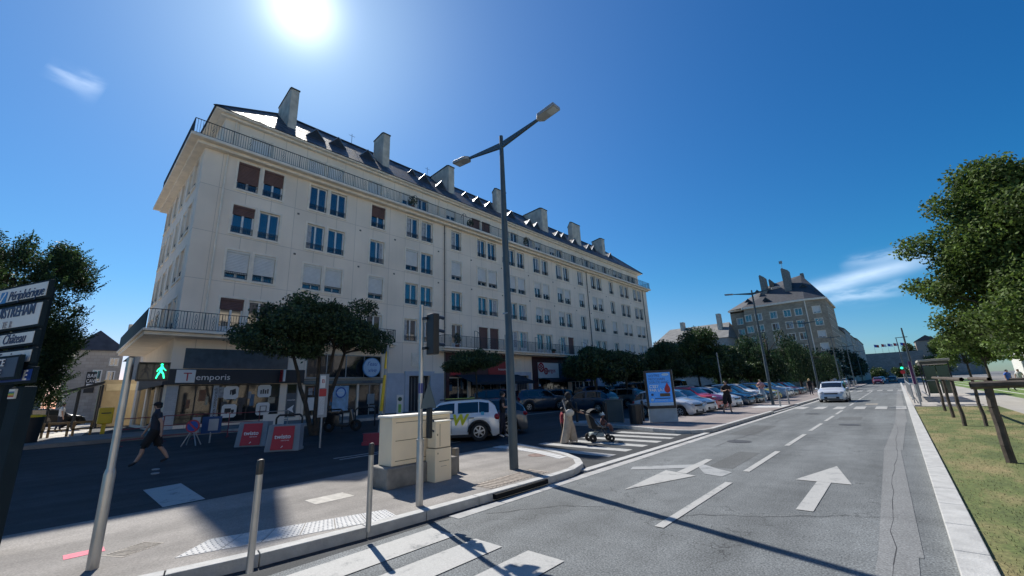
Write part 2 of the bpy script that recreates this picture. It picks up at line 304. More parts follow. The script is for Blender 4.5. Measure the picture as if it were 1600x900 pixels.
# ================================================================== ground, roads, pavements
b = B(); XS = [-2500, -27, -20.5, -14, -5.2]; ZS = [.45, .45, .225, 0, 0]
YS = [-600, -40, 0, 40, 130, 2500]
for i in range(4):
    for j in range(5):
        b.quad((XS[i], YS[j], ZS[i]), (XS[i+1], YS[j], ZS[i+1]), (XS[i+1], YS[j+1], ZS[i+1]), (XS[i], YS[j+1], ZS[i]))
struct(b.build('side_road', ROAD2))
b = B().quad((-5.2, -600, 0), (.06, -600, 0), (.06, 2500, 0), (-5.2, 2500, 0)); struct(b.build('main_road', ROAD))
b = B().quad((.06, -600, .0), (2500, -600, .0), (2500, 2500, .0), (.06, 2500, .0)); struct(b.build('ground', asphalt('far_ground', .16, .2, .2)))
# repaired strip along the right lane
b = B()
pts = [(-.62, -8), (-.5, 6), (-.6, 14), (-.42, 22), (-.42, 70)]
for (x0, y0), (x1, y1) in zip(pts, pts[1:]): b.quad((x0, y0, .004), (x0+.34, y0, .004), (x1+.3, y1, .004), (x1, y1, .004))
struct(b.build('repaired_road_strip', PATCH))
rect0 = lambda x0, x1, y0, y1: [(x0, y0), (x1, y0), (x1, y1), (x0, y1)]
def sheet(poly, z, name, m): 
    b = B(); b.add([(x, y, z) for x, y in poly], [tuple(range(len(poly)))]); return struct(b.build(name, m))
# near pavement corner (island with lamp post, cabinets, bollards)
nose = [(-5.38, 3.9), (-5.32, 5.9), (-5.3, 6.9), (-5.34, 7.6), (-5.55, 8.25), (-6.0, 8.8), (-6.7, 9.3), (-7.7, 9.75), (-9.5, 10.35)]
edge = [(-6.35, -12), (-6.1, -3), (-5.95, 0), (-5.72, 1.0), (-5.55, 1.8), (-5.42, 3.0)]
kl = edge+nose
def offset(line, d):
    out = []
    for i, p in enumerate(line):
        a = Vector(line[max(i-1, 0)]); c = Vector(line[min(i+1, len(line)-1)]); t = (c-a).normalized(); n = Vector((-t.y, t.x)); out.append((p[0]+n.x*d, p[1]+n.y*d))
    return out
inner = offset(kl, .17)
b = B(); 
for i in range(len(kl)-1):
    s = 0.012 if i % 1 == 0 else 0
    a, c = Vector(kl[i]), Vector(kl[i+1]); ia, ic = Vector(inner[i]), Vector(inner[i+1])
    nseg = max(1, round((c-a).length/1.0))
    for k in range(nseg):
        t0, t1 = k/nseg+.006/ (c-a).length, (k+1)/nseg-.006/(c-a).length
        P = [a.lerp(c, t0), a.lerp(c, t1), ia.lerp(ic, t1), ia.lerp(ic, t0)]
        b.prism([(p.x, p.y) for p in P], -.02, .128)
struct(b.build('kerb', KERB, bevel=.008))
b = B(); poly = inner[:-1]+[(-9.55, 10.2), (-9.42, 7), (-9.36, 2), (-9.6, -12)]; b.prism(poly, -.02, .12); struct(b.build('pavement', PAVE))  # west edge cut near the building's shadow line; darker asphalt beyond deepens the shade
# low stone strip across the side street mouth, and the gutter
b = B()
for k in range(8): y = 8.0+k*1.0; b.box(-5.5, -5.3, y+.006, y+.994, -.02, .035)
struct(b.build('dropped_kerb', KERB, bevel=.006))
b = B()
for k in range(60):
    y = 4.2+k*1.0; b.box(-5.26, -5.04, y+.008, y+.992, -.02, .006)
struct(b.build('gutter', GUTTER))
# storm drain mouth
b = B().box(-5.36, -5.262, 5.2, 6.6, .03, .105); struct(b.build('storm_drain', mat('drain_dark', (.004, .004, .004), 1)))
# second pavement with parked cars along its back
kl2 = [(-5.36, 124), (-5.36, 16.6), (-5.5, 16.05), (-5.85, 15.7), (-6.4, 15.65), (-7.4, 16.0), (-8.6, 16.6), (-10.2, 17.2), (-12.6, 17.6)]
kl2 = [(-5.36, 124)]+[(-5.36, 124-1*i*3.6) for i in range(1, 30)]+kl2[1:]
in2 = offset(kl2, -.17)
b = B()
for i in range(len(kl2)-1):
    a, c = Vector(kl2[i]), Vector(kl2[i+1]); ia, ic = Vector(in2[i]), Vector(in2[i+1]); ln = (c-a).length; nseg = max(1, round(ln/1.2))
    for k in range(nseg):
        t0, t1 = k/nseg+.006/ln, (k+1)/nseg-.006/ln; P = [a.lerp(c, t0), a.lerp(c, t1), ia.lerp(ic, t1), ia.lerp(ic, t0)]
        b.prism([(p.x, p.y) for p in P], -.02, .128 if a.y < 28.5 or a.y > 34 else .04)
struct(b.build('kerb', KERB))
b = B(); b.prism(in2+[(-12.6, 20.6), (-9.2, 20.6), (-8.85, 21.5), (-8.85, 124)], -.02, .12); struct(b.build('pavement', PINK))
b = B().box(-7.3, -5.56, 30.2, 33.0, .1, .124); struct(b.build('tactile_paving', TACT))
b = B().box(-13, -9.9, 17.75, 18.6, .1, .125); struct(b.build('paving_strip', GUTTER))
# pavement in front of the building
b = B()
b.add([(-28.3, -8, .2), (-24.6, -8, .2), (-24.6, 66, .2), (-28.3, 66, .2), (-28.3, -8, .58), (-24.6, -8, .52), (-24.6, 66, .52), (-28.3, 66, .58)], [(0, 1, 2, 3), (7, 6, 5, 4), (0, 4, 5, 1), (1, 5, 6, 2), (2, 6, 7, 3), (3, 7, 4, 0)])
struct(b.build('pavement', PAVE))
b = B()
for k in range(60): b.prism([(-24.6, 6+k), (-24.44, 6+k), (-24.44, 6.985+k), (-24.6, 6.985+k)], .2, .525)
struct(b.build('kerb', KERB))
# sunlit square far left
b = B()
b.add([(-60, -30, .47), (-31, -30, .47), (-31, 1.2, .47), (-60, 3.6, .47)], [(0, 1, 2, 3)]); struct(b.build('town_square_paving', asphalt('square_paving', .42, .12, .12, (1.08, 1, .9))))
b = B().add([(-29.6, -.9, .476), (-36.6, 1.55, .476), (-37.6, .3, .476), (-30.6, -1.6, .476)], [(0, 1, 2, 3)]); struct(b.build('pale_paving_patch', mat('pale_paving', (.5, .47, .4), .85, var=.06)))
# right side: kerb, grass, platform, tramway
b = B()
for k in range(-10, 130):
    b.box(.06, .30, k+.006, k+.994, -.02, .125)
struct(b.build('kerb', KERB, bevel=.008))
def grassmat():
    def bb(t, p):
        tcn = tn(t, 'ShaderNodeTexCoord'); o = tcn.outputs['Object']
        mp = tn(t, 'ShaderNodeMapping'); mp.inputs['Scale'].default_value = (1, .45, 1); t.links.new(o, mp.inputs[0])
        n1 = tn(t, 'ShaderNodeTexNoise', i_Scale=1.1, i_Detail=8, i_Roughness=.65); n2 = tn(t, 'ShaderNodeTexNoise', i_Scale=38, i_Detail=3)
        t.links.new(mp.outputs[0], n1.inputs[0]); t.links.new(o, n2.inputs[0])
        cr = tn(t, 'ShaderNodeValToRGB'); e = cr.color_ramp.elements; e[0].position = .3; e[0].color = (.05, .07, .02, 1); e[1].position = .72; e[1].color = (.27, .21, .1, 1); k = e.new(.46); k.color = (.1, .125, .035, 1); k = e.new(.58); k.color = (.19, .165, .07, 1)
        t.links.new(n1.outputs[0], cr.inputs[0]); m = tn(t, 'ShaderNodeMapRange'); m.inputs[1].default_value = .3; m.inputs[2].default_value = .7; m.inputs[3].default_value = .6; m.inputs[4].default_value = 1.35; t.links.new(n2.outputs[0], m.inputs[0])
        s = tn(t, 'ShaderNodeVectorMath', operation='SCALE'); t.links.new(cr.outputs[0], s.inputs[0]); t.links.new(m.outputs[0], s.inputs['Scale']); t.links.new(s.outputs[0], p.inputs['Base Color']); p.inputs['Roughness'].default_value = .95
    return nmat('dry_grass', bb)
GR = grassmat()
b = B().box(.305, 3.3, -12, 30.9, -.02, .09); struct(b.build('grass_verge', GR))
b = B().box(3.3, 5.2, -12, 90, -.02, .1); struct(b.build('path', asphalt('path_beige', .33, .1, .1, (1.04, 1, .92))))
b = B().box(.305, 3.3, 30.9, 90, -.02, .115); struct(b.build('platform_paving', asphalt('platform_beige', .33, .1, .14, (1.06, 1, .93))))
b = B().box(5.2, 13, -12, 220, -.02, .08); struct(b.build('tramway_lawn', mat('green_lawn', (.1, .16, .035), .95, var=.35, scale=2.5)))
b = B()
for x in (6.2, 7.65, 9.4, 10.85): b.box(x, x+.09, -12, 220, .08, .1)
struct(b.build('tram_rails', mat('pale_rail_edge', (.5, .5, .47), .6)))
b = B().box(13, 60, -12, 220, -.02, .12); struct(b.build('pavement', PAVE))
# blades of grass on the verge
def blades():
    n = 20000; x = rng.uniform(.32, 3.28, n); y = 3+28*rng.random(n)**1.6; h = rng.uniform(.006, .026, n)*(1+.6*rng.random(n)); a = rng.uniform(0, 6.28, n); w = .004; ln = rng.uniform(-.02, .02, (n, 2))
    v = np.zeros((n, 3, 3)); v[:, 0] = np.c_[x-np.cos(a)*w, y-np.sin(a)*w, np.full(n, .088)]; v[:, 1] = np.c_[x+np.cos(a)*w, y+np.sin(a)*w, np.full(n, .088)]; v[:, 2] = np.c_[x+ln[:, 0], y+ln[:, 1], .09+h]
    me = bpy.data.meshes.new('grass'); me.vertices.add(3*n); me.vertices.foreach_set('co', v.ravel()); me.loops.add(3*n); me.loops.foreach_set('vertex_index', np.arange(3*n)); me.polygons.add(n); me.polygons.foreach_set('loop_start', np.arange(0, 3*n, 3)); me.polygons.foreach_set('loop_total', np.full(n, 3)); me.update(); me.validate()
    me.materials.append(mat('grass_blade', (.15, .14, .055), .8, var=.3, scale=1.5, rpi=.4)); o = bpy.data.objects.new('grass', me); COL.objects.link(o); tag(o, 'short dry yellow green grass on the verge right of the road', 'grass', kind='stuff')
blades()

# cracks, covers, patches on the old carriageway
def crack(pts, w=.012):
    b = B(); P = []
    for (x0, y0), (x1, y1) in zip(pts, pts[1:]):
        n = 9
        for i in range(n): P.append((x0+(x1-x0)*i/n+random.uniform(-.03, .03), y0+(y1-y0)*i/n+random.uniform(-.03, .03)))
    for p, q in zip(P, P[1:]):
        d = Vector((q[0]-p[0], q[1]-p[1])).normalized(); nx, ny = -d.y*w*random.uniform(.4, 1), d.x*w*random.uniform(.4, 1); b.add([(p[0]-nx, p[1]-ny, .0045), (p[0]+nx, p[1]+ny, .0045), (q[0]+nx, q[1]+ny, .0045), (q[0]-nx, q[1]-ny, .0045)], [(0, 1, 2, 3)])
    struct(b.build('road_crack', mat('tar_crack', (.03, .03, .032), .8)))
crack([(-2.75, 5.75), (-2.35, 6.3), (-1.7, 6.6), (-.9, 7.2), (-.25, 7.5)], .007); crack([(-.35, 4), (-.42, 9), (-.36, 15), (-.4, 24)], .005); crack([(-4.9, 4.6), (-4.2, 5.6), (-3.6, 5.9)], .008); crack([(-4.2, 13), (-4.0, 17), (-4.25, 22), (-4.1, 28)], .009); crack([(-2.2, 13), (-1.2, 13.3), (-.3, 13.9)], .007)
for x, y, r in ((-3.9, 14.2, .33), (-1.7, 20.5, .33), (-3.6, 26.5, .3)):
    b = B(); b.prism([(x+r*math.cos(q*.3142), y+r*math.sin(q*.3142)) for q in range(20)], 0, .007); struct(b.build('manhole_cover', mat('iron_cover', (.07, .068, .065), .6, var=.4, scale=18, metal=.3)))
for x0, x1, y0, y1 in ((-4.7, -3.9, 16, 19.5), (-2.3, -1.5, 23, 24.6), (-3.4, -2.9, 9.8, 12.2)): sheet(rect0(x0, x1, y0, y1), .003, 'road_patch', asphalt('dark_patch', .11, .4, .1, (.95, 1, 1)) if 'dark_patch' not in MATS else MATS['dark_patch'])
# painted markings
def marks(name, polys, m, z=.008):
    b = B()
    for p in polys: b.add([(x, y, z) for x, y in p], [tuple(range(len(p)))])
    return struct(b.build(name, m))
rect = lambda x0, x1, y0, y1: [(x0, y0), (x1, y0), (x1, y1), (x0, y1)]
marks('zebra_crossing', [rect(-5.02, -4.52, -1.5, 3.72), rect(-4.22, -3.76, -1.5, 3.79), rect(-3.44, -2.94, -1.5, 3.88), rect(-2.64, -2.14, -1.5, 2.9), rect(-1.84, -1.34, -1.5, 2.4)], PAINT)
marks('zebra_crossing', [rect(-5.0+.93*i, -4.5+.93*i, 30.3, 32.9) for i in range(5)]+[rect(-.42, 0, 30.3, 32.9)], PAINT, .012)
marks('zebra_crossing', [rect(-5.0+.93*i, -4.5+.93*i, 66, 69) for i in range(6)]+[rect(-5.0+.93*i, -4.5+.93*i, 72, 73) for i in range(6)], PAINT, .012)
b = B()
for k, (xa, xb) in enumerate([(-8.5, -5.9), (-9.3, -5.95), (-8.9, -5.95), (-8.9, -5.95), (-8.9, -5.95), (-8.6, -6.1)]):
    y = 9.95+k*1.02; b.add([(xa, y+.25-.02*k, .006), (xb, y, .006), (xb, y+.42, .006), (xa, y+.67, .006)], [(0, 1, 2, 3)])
struct(b.build('zebra_crossing', PAINT))
dashes = []; y = 5.45
while y < 28: dashes.append(rect(-2.66, -2.54, y, y+3)); y += 4.15
y = 34
while y < 66: dashes.append(rect(-2.66, -2.54, y, y+3)); y += 4.15
marks('lane_dashes', dashes, PAINT)
marks('lane_arrow', [[(-1.4, 7.2), (-1.2, 7.2), (-1.2, 9.25), (-1.4, 9.25)], [(-1.72, 9.26), (-.92, 9.26), (-1.27, 11.0)]], PAINT)
marks('lane_arrow', [[(-3.9, 7.0), (-3.28, 8.72), (-3.98, 8.98)], [(-3.72, 8.9), (-3.5, 8.83), (-3.58, 10.7), (-3.72, 10.7)]], PAINT)
marks('worn_arrow', [[(-3.62, 9.5), (-4.1, 9.1), (-4.65, 8.7), (-4.75, 9.0), (-4.2, 9.5), (-3.6, 10.0)], [(-3.62, 9.8), (-3.2, 9.0), (-2.85, 8.9), (-2.8, 9.4), (-3.1, 9.6), (-3.6, 10.05)]], PAINTOLD, .006)
# tactile slabs at the near crossing, cycle crossing block, covers
b = B()
fa, fd, ba, bd = Vector((-6.24, 1.16)), Vector((-5.46, 3.5)), Vector((-6.68, 1.57)), Vector((-5.98, 3.6))
for k in range(6):
    t0, t1 = k/6+.003, (k+1)/6-.003
    q = [fa.lerp(fd, t0), fa.lerp(fd, t1), ba.lerp(bd, t1), ba.lerp(bd, t0)]; b.prism([tuple(p) for p in q], .1, .125)
    for i in range(7):
        for j in range(7):
            u, v = (i+.5)/7, (j+.5)/7; p = (q[0].lerp(q[1], v)).lerp(q[3].lerp(q[2], v), u); b.tube((p.x, p.y, .1245), (p.x, p.y, .1305), .013, .009, 6)
struct(b.build('tactile_paving', TACT))
b = B()
b.add([(-12.5, 1.6, .006), (-12.65, 2.28, .006), (-10.15, 2.24, .006), (-10.07, 1.6, .006)], [(0, 1, 2, 3)])
struct(b.build('painted_block', PAINT))
b = B()
for i in range(14):
    a = i/13; b.prism([(-9.5+2.9*a, 10.0-.75*a*a-.35), (-9.3+2.9*a, 9.95-.75*a*a-.35), (-9.3+2.9*a, 9.6-.75*a*a-.35), (-9.5+2.9*a, 9.65-.75*a*a-.35)], .1, .127)
struct(b.build('tactile_paving', TACT))
b = B().box(-7.5, -7.28, .34, .68, .1, .1235); struct(b.build('painted_cover', mat('pink_cover', (.6, .1, .16), .7, var=.2, scale=20)))
def cover(x, y, w, h, rz, stripes=9):
    o = thing('utility_cover', None, None, (x, y, .12), rz); o['kind'] = 'structure'
    return o
b = B(); T = Matrix.Translation((-7.05, .92, 0)) @ Matrix.Rotation(R(-60), 4, 'Z')
for i in range(12): b.box(-.2+i*.035, -.185+i*.035, -.14, .14, .118, .127, T=T)
b.box(-.22, .24, -.16, .16, .1, .1225, T=T); struct(b.build('drain_cover', mat('worn_cover', (.3, .27, .23), .85, var=.3, scale=20)))
b = B(); T = Matrix.Translation((-5.86, 6.25, 0)) @ Matrix.Rotation(R(2), 4, 'Z')
for i in range(17): b.box(-.24, .24, -.84+i*.1, -.80+i*.1, .12, .132, T=T)
b.box(-.26, .26, -.87, .87, .1, .1235, T=T); struct(b.build('ribbed_drain_cover', mat('ribbed_cover', (.3, .26, .22), .85, var=.3, scale=14)))
b = B().prism([(-7.7, 3.1), (-7.25, 3.1), (-7.25, 3.75), (-7.7, 3.75)], .1, .1235); struct(b.build('utility_cover', mat('cover_pale', (.4, .38, .34), .85, var=.2, scale=9)))
b = B().prism([(-7.25+.28*math.cos(t*.39), 8.75+.28*math.sin(t*.39)) for t in range(16)], .1, .124); struct(b.build('utility_cover', mat('cover_rust', (.17, .11, .09), .85, var=.4, scale=9)))
b = B().box(-1.9, -1.3, 35.2, 36.4, 0, .006); struct(b.build('road_drain_cover', mat('worn_cover', (.3, .27, .23))))
for x0 in (-13.0, -12.6): b = B().box(x0-.05, x0+.05, 6, 10.6, -.1, .006); struct(b.build('white_edge_line', PAINTOLD))
b = B().add([(-19.4, 12, gz(-19.3)+.005), (-19.1, 12, gz(-19.1)+.005), (-17.8, 62, gz(-17.8)+.005), (-18.1, 62, gz(-18.1)+.005)], [(0, 1, 2, 3)]); struct(b.build('white_edge_line', PAINTOLD))
for k, (x, y) in enumerate([(-13.3, 12.9), (-15.6, 2.2), (-14.9, 2.1)]):
    b = B().box(x-.6, x+.25, y-.18, y+.18, gz(x), gz(x)+.03) if k == 0 else B().prism([(x+.12*math.cos(t*.6), y+.09*math.sin(t*.6)) for t in range(10)], 0, gz(x)+.02)
    struct(b.build('worn_marking', PAINTOLD))

# ================================================================== the long apartment building
apt = thing('apartment_building', 'long cream stone apartment block with slate roof, tall chimneys and shops at its foot', 'building')
XF, Y0, Y1, XB = -28.0, 3.85, 63.9, -40.6
PAIRS = [(5.65, 7.1), (10.05, 11.5), (17.95, 19.45), (26.0, 27.45), (30.35, 31.85), (34.65, 36.15), (38.95, 40.45), (46.8, 48.3), (54.8, 56.3), (59.1, 60.6)]
SING = [14.75, 22.75, 43.6, 51.6]
COLS = sorted([y for p in PAIRS for y in p]+SING); WW = 1.2
ROWS = [(14.75, 16.6), (11.83, 13.66), (8.97, 10.72)]
def wallgrid(b, org, u, n, W, z0, z1, ops, depth=.24, m=0):
    u = Vector(u); n = Vector(n); us = sorted({0, W, *[o[0] for o in ops], *[o[1] for o in ops]}); zs = sorted({z0, z1, *[o[2] for o in ops], *[o[3] for o in ops]})
    org = Vector(org)
    def P(a, z, d=0): q = org+u*a-n*d; return (q.x, q.y, z)
    for i in range(len(us)-1):
        for j in range(len(zs)-1):
            cu, cz = (us[i]+us[i+1])/2, (zs[j]+zs[j+1])/2
            if any(o[0] < cu < o[1] and o[2] < cz < o[3] for o in ops): continue
            b.quad(P(us[i], zs[j]), P(us[i+1], zs[j]), P(us[i+1], zs[j+1]), P(us[i], zs[j+1]), m)
    for a, c, z, w in ops:
        b.quad(P(a, z), P(a, z, depth), P(a, w, depth), P(a, w), m); b.quad(P(c, z), P(c, w), P(c, w, depth), P(c, z, depth), m)
        b.quad(P(a, w), P(a, w, depth), P(c, w, depth), P(c, w), m); b.quad(P(a, z), P(c, z), P(c, z, depth), P(a, z, depth), m)
ops = []
LOWD = [y for y in COLS if y > 21.5 and y < 46] ; LOWW = [y for y in COLS if y not in LOWD]
for y in COLS:
    for z, w in ROWS: ops.append((y-Y0, y+WW-Y0, z, w))
    ops.append((y-Y0, y+WW-Y0, 5.55 if (y in LOWD or y < 16) else 5.95, 7.75))
DOORS = [(18.45, 20.45), (30.9, 32.75), (48.0, 49.5)]
SHOPS = [(4.0, 16.3, 3.9), (22.0, 30.3, 5.0), (33.45, 46.0, 5.0), (53, 61, 4.0)]
for a, c in DOORS: ops.append((a-Y0, c-Y0, .45, 3.25))
SH = [(4.35, 9.3, .75, 2.8), (9.68, 10.35, .75, 2.8), (10.75, 14.3, .75, 2.95), (14.4, 16.1, .45, 2.95), (10.75, 16.1, 3.1, 4.7), (22.4, 24.6, .9, 3.1), (24.9, 30.0, .9, 3.1), (34.5, 39.8, .6, 2.9), (40.6, 43.0, .6, 2.6), (43.2, 45.4, .45, 2.6), (53.5, 60.5, .7, 3.0), (41.4, 45.0, 3.6, 4.6)]
for a, c, z, w in SH: ops.append((a-Y0, c-Y0, z, w))
b = B(); wallgrid(b, (XF, Y0, 0), (0, 1, 0), (1, 0, 0), Y1-Y0, 0, 17.0, ops)
gops = []
GC = [1.2, 2.75, 5.1, 7.4, 9.6, 11.0]
for u in GC:
    for z, w in ROWS: gops.append((u, u+1.1, z, w))
    gops.append((u, u+1.1, 5.9, 7.75))
gsh = [(.9, 3.2, .6, 3.0), (3.6, 6.6, .6, 3.0), (7.2, 11.4, .6, 3.0)]
wallgrid(b, (XF, Y0, 0), (-1, 0, 0), (0, -1, 0), XF-XB, 0, 17.0, gops+gsh)
b.quad((XF, Y1, 0), (XB, Y1, 0), (XB, Y1, 17), (XF, Y1, 17)); b.quad((XB, Y0, 0), (XB, Y1, 0), (XB, Y1, 17), (XB, Y0, 17)); b.quad((XF, Y0, 17), (XF, Y1, 17), (XB, Y1, 17), (XB, Y0, 17))
b.build('wall', CREAM, apt)
# attic storey, set back
XA, YA0, YA1 = -28.75, 4.75, 63.1
aops = [(y-YA0, y+WW-YA0, 17.2, 19.1) for y in COLS if y > 8]+[(6.3-YA0, 7.6-YA0, 17.2, 19.1)]
b = B(); wallgrid(b, (XA, YA0, 0), (0, 1, 0), (1, 0, 0), YA1-YA0, 17.0, 19.85, aops, .2)
b.quad((XA, YA0, 17), (XB+.8, YA0, 17), (XB+.8, YA0, 19.85), (XA, YA0, 19.85)); b.quad((XA, YA1, 17), (XB+.8, YA1, 17), (XB+.8, YA1, 19.85), (XA, YA1, 19.85)); b.quad((XB+.8, YA0, 17), (XB+.8, YA1, 17), (XB+.8, YA1, 19.85), (XB+.8, YA0, 19.85))
b.build('attic_wall', CREAM, apt)
# terrace slab, cornices
def slab_ring(b, x0, x1, y0, y1, z0, z1): b.box(x0, x1, y0, y1, z0, z1)
b = B(); b.box(XB-.5, -27.25, 3.0, 64.35, 17.003, 17.2); b.box(XB-.2, -27.6, 3.4, 64.1, 16.8, 17.001); b.build('terrace_slab', CREAM2, apt, bevel=.03)
EZ = 19.97
b = B(); b.box(XB-.1, -28.2, 4.1, 63.75, 19.853, EZ); b.box(XB+.3, -28.45, 4.45, 63.4, 19.7, 19.851); b.build('eaves_cornice', CREAM2, apt, bevel=.02)
RZ, RX = 24.6, -33.05
b = B(); P = [(-28.12, 4.0, EZ+.003), (-28.12, 63.85, EZ+.003), (XB-.2, 63.85, EZ+.003), (XB-.2, 4.0, EZ+.003), (RX, 8.95, RZ), (RX, 60.4, RZ)]
b.add(P, [(0, 1, 5, 4), (2, 3, 4, 5), (3, 0, 4), (1, 2, 5), (3, 2, 1, 0)]); 
b.bar((RX, 8.9, RZ+.02), (RX, 60.5, RZ+.02), .22, .1); b.bar((-28.12, 4, EZ), (RX, 8.95, RZ+.02), .18, .08); b.bar((-28.12, 63.85, EZ), (RX, 60.4, RZ+.02), .18, .08)
roof = b.build('roof', SLATE, apt)
def rz_at(x): return EZ+(-28.12-x)*(RZ-EZ)/(-28.12-RX)
# small triangular dormers
def dormer(y, x, w=1.35, h=.8):
    z = rz_at(x); zb = z+h; xb = x-h/((RZ-EZ)/(-28.12-RX)); L0 = 1.2
    b = B(); b.add([(x, y-w/2, z), (x, y+w/2, z), (x+.02, y, zb), (xb-.15, y, zb+.04)], [(0, 1, 2), (0, 2, 3), (1, 3, 2), (0, 3, 1)])
    o = b.build('dormer', SLATE, roof)
    b = B().add([(x+.02, y-w/2+.32, z+.09), (x+.02, y+w/2-.32, z+.09), (x+.03, y, zb-.22)], [(0, 1, 2)]); b.build('vent', DK, o)
    b = B(); b.bar((x+.05, y-w/2-.05, z-.02), (x+.05, y, zb+.04), .12, .05); b.bar((x+.05, y+w/2+.05, z-.02), (x+.05, y, zb+.04), .12, .05); b.build('flashing', mat('zinc', (.3, .32, .35), .45, metal=.6), o)
for y in (10.7, 12.0+.6, 15.2, 21.2, 23.2, 28.2, 30.0, 33.6, 36.5, 37.9, 42.3, 44.2, 46.9-.6, 49.9, 52.0, 57.0): dormer(y, -29.7 if int(y*10) % 2 else -30.1)
for y in (20.3, 27.2, 34.8, 41.5, 49.0): dormer(y, -31.0, .9, .5)
def chimney(y0, y1, xback, top, shoulder):
    b = B(); prof = [(-30.0, 20.5), (-30.0, top), (-30.3, top+.12), (xback, shoulder), (xback, 20.5)]
    b.extr([(x, y0, z) for x, z in prof], (0, y1-y0, 0)); o = b.build('chimney', CHIM, roof, bevel=.04)
    b = B(); b.extr([(-29.96, y0-.03, top-.08), (-29.96, y0-.03, top+.04), (-30.3, y0-.03, top+.17), (xback-.03, y0-.03, shoulder+.05), (xback-.03, y0-.03, shoulder-.08), (-30.3, y0-.03, top+.02)], (0, y1-y0+.06, 0)); b.build('chimney_cap', mat('dark_cap', (.07, .07, .065), .9, var=.3), o)
chimney(8.75, 9.35, -32.7, 25.2, 24.9); chimney(16.62, 17.3, -31.75, 25.05, 25.0); chimney(24.1, 24.85, -33.3, 24.8, 24.75); chimney(31.1, 32.75, -30.7, 24.7, 24.4)
chimney(39.5, 40.7, -33.2, 24.9, 24.9); chimney(46.4, 48.5, -30.75, 24.9, 24.3); chimney(54.5, 55.4, -31.8, 24.5, 24.4)
b = B()
for y in (22.3-7.2, 30.2-6.6): b = B(); b.tube((RX, y, RZ), (RX, y, RZ+1.1), .02); b.bar((RX, y-.3, RZ+.9), (RX, y+.3, RZ+.9), .02); b.build('aerial', BLACK, roof)
# downpipes
for y, z0, z1 in ((5.0, 5.4, 16.8), (21.95, .5, 16.8), (45.7, 5.4, 16.8), (62.4, .5, 16.8), (46.05, .5, 5.0)):
    b = B().tube((XF+.07, y, z0), (XF+.07, y, z1), .055)
    for z in np.arange(z0+1, z1, 2.9): b.tube((XF+.07, y, z), (XF+.07, y, z+.07), .075)
    b.build('downpipe', CREAM2 if y < 6 else mat('pipe_grey', (.2, .19, .17), .6), apt)
for y in (5.35, 21.9): B().tube((XA+.07, y, 17.2), (XA+.07, y, 19.7), .055).build('downpipe', CREAM2, apt)
# windows
def surround(y, z0, z1, w, par, loc, rot=0, name='surround'):
    b = B(); t = .13
    b.box(0, .035, -t, -.002, z0-t, z1+t); b.box(0, .035, w+.002, w+t, z0-t, z1+t); b.box(0, .035, -.001, w+.001, z1+.002, z1+t); b.box(0, .07, -.001, w+.001, z0-t, z0-.002)
    return b.build(name, CREAM2, par)
WM = {}
def mesh_window(h, w=WW, door=False):
    key = (round(h, 2), w, door)
    if key in WM: return WM[key]
    t = .085
    f = B(); x0, x1 = -.2, -.14
    f.box(x0, x1, 0, t, 0, h); f.box(x0, x1, w-t, w, 0, h); f.box(x0, x1, t, w-t, 0, t); f.box(x0, x1, t, w-t, h-t, h); f.box(x0, x1+.015, w/2-.055, w/2+.055, t, h-t)
    if door: f.box(x0, x1, t, w/2-.055, .0, .55); f.box(x0, x1, w/2+.055, w-t, 0, .55)
    g = B(); g.box(-.19, -.175, t-.01, w-t+.01, t-.01, h-t+.01)
    su = B(); q = .13
    su.box(0, .035, -q, -.002, -q, h+q); su.box(0, .035, w+.002, w+q, -q, h+q); su.box(0, .035, -.001, w+.001, h+.002, h+q); su.box(0, .07, -.001, w+.001, -q, -.002)
    r = B(); rh = .42
    r.bar((-.05, .01, rh), (-.05, w-.01, rh), .03); r.bar((-.05, .01, .07), (-.05, w-.01, .07), .025); r.bar((-.05, .01, rh-.1), (-.05, w-.01, rh-.1), .02)
    for k in range(13): yy = .04+(w-.08)*k/12; r.bar((-.05, yy, .07), (-.05, yy, rh), .018)
    a = B()
    for k in range(6): yy = .1+(w-.2)*k/5; a.box(-.06, -.04, yy-.025, yy+.025, rh-.1, rh)
    objs = {}
    def m_(bb, n, mt):
        o = bb.build(n, mt); me = o.data; bpy.data.objects.remove(o); return me
    WM[key] = dict(frame=m_(f, 'window_frame', WHITE), pane=m_(g, 'pane', GLASS), surround=m_(su, 'surround', CREAM2), railing=m_(r, 'window_railing', RAILM))
    return WM[key]
SMs = {}
def shutter_mesh(w, h, frac, mt):
    key = (w, round(h, 2), frac, mt.name)
    if key not in SMs:
        b = B(); n = max(2, int(h*frac/.09))
        for k in range(n): z1 = h-k*h*frac/n; b.add([(-.11, .01, z1), (-.11, w-.01, z1), (-.085, w-.01, z1-h*frac/n*.5), (-.11, w-.01, z1-h*frac/n), (-.11, .01, z1-h*frac/n), (-.085, .01, z1-h*frac/n*.5)], [(0, 1, 2, 5), (5, 2, 3, 4)])
        b.box(-.16, -.03, .0, w, h-.12, h-.002); o = b.build('shutter', mt); SMs[key] = o.data; bpy.data.objects.remove(o)
    return SMs[key]
def inst(me, name, par, loc=(0, 0, 0), rz=0):
    o = bpy.data.objects.new(name, me); COL.objects.link(o); o.parent = par; o.location = loc; o.rotation_euler = (0, 0, rz); return o
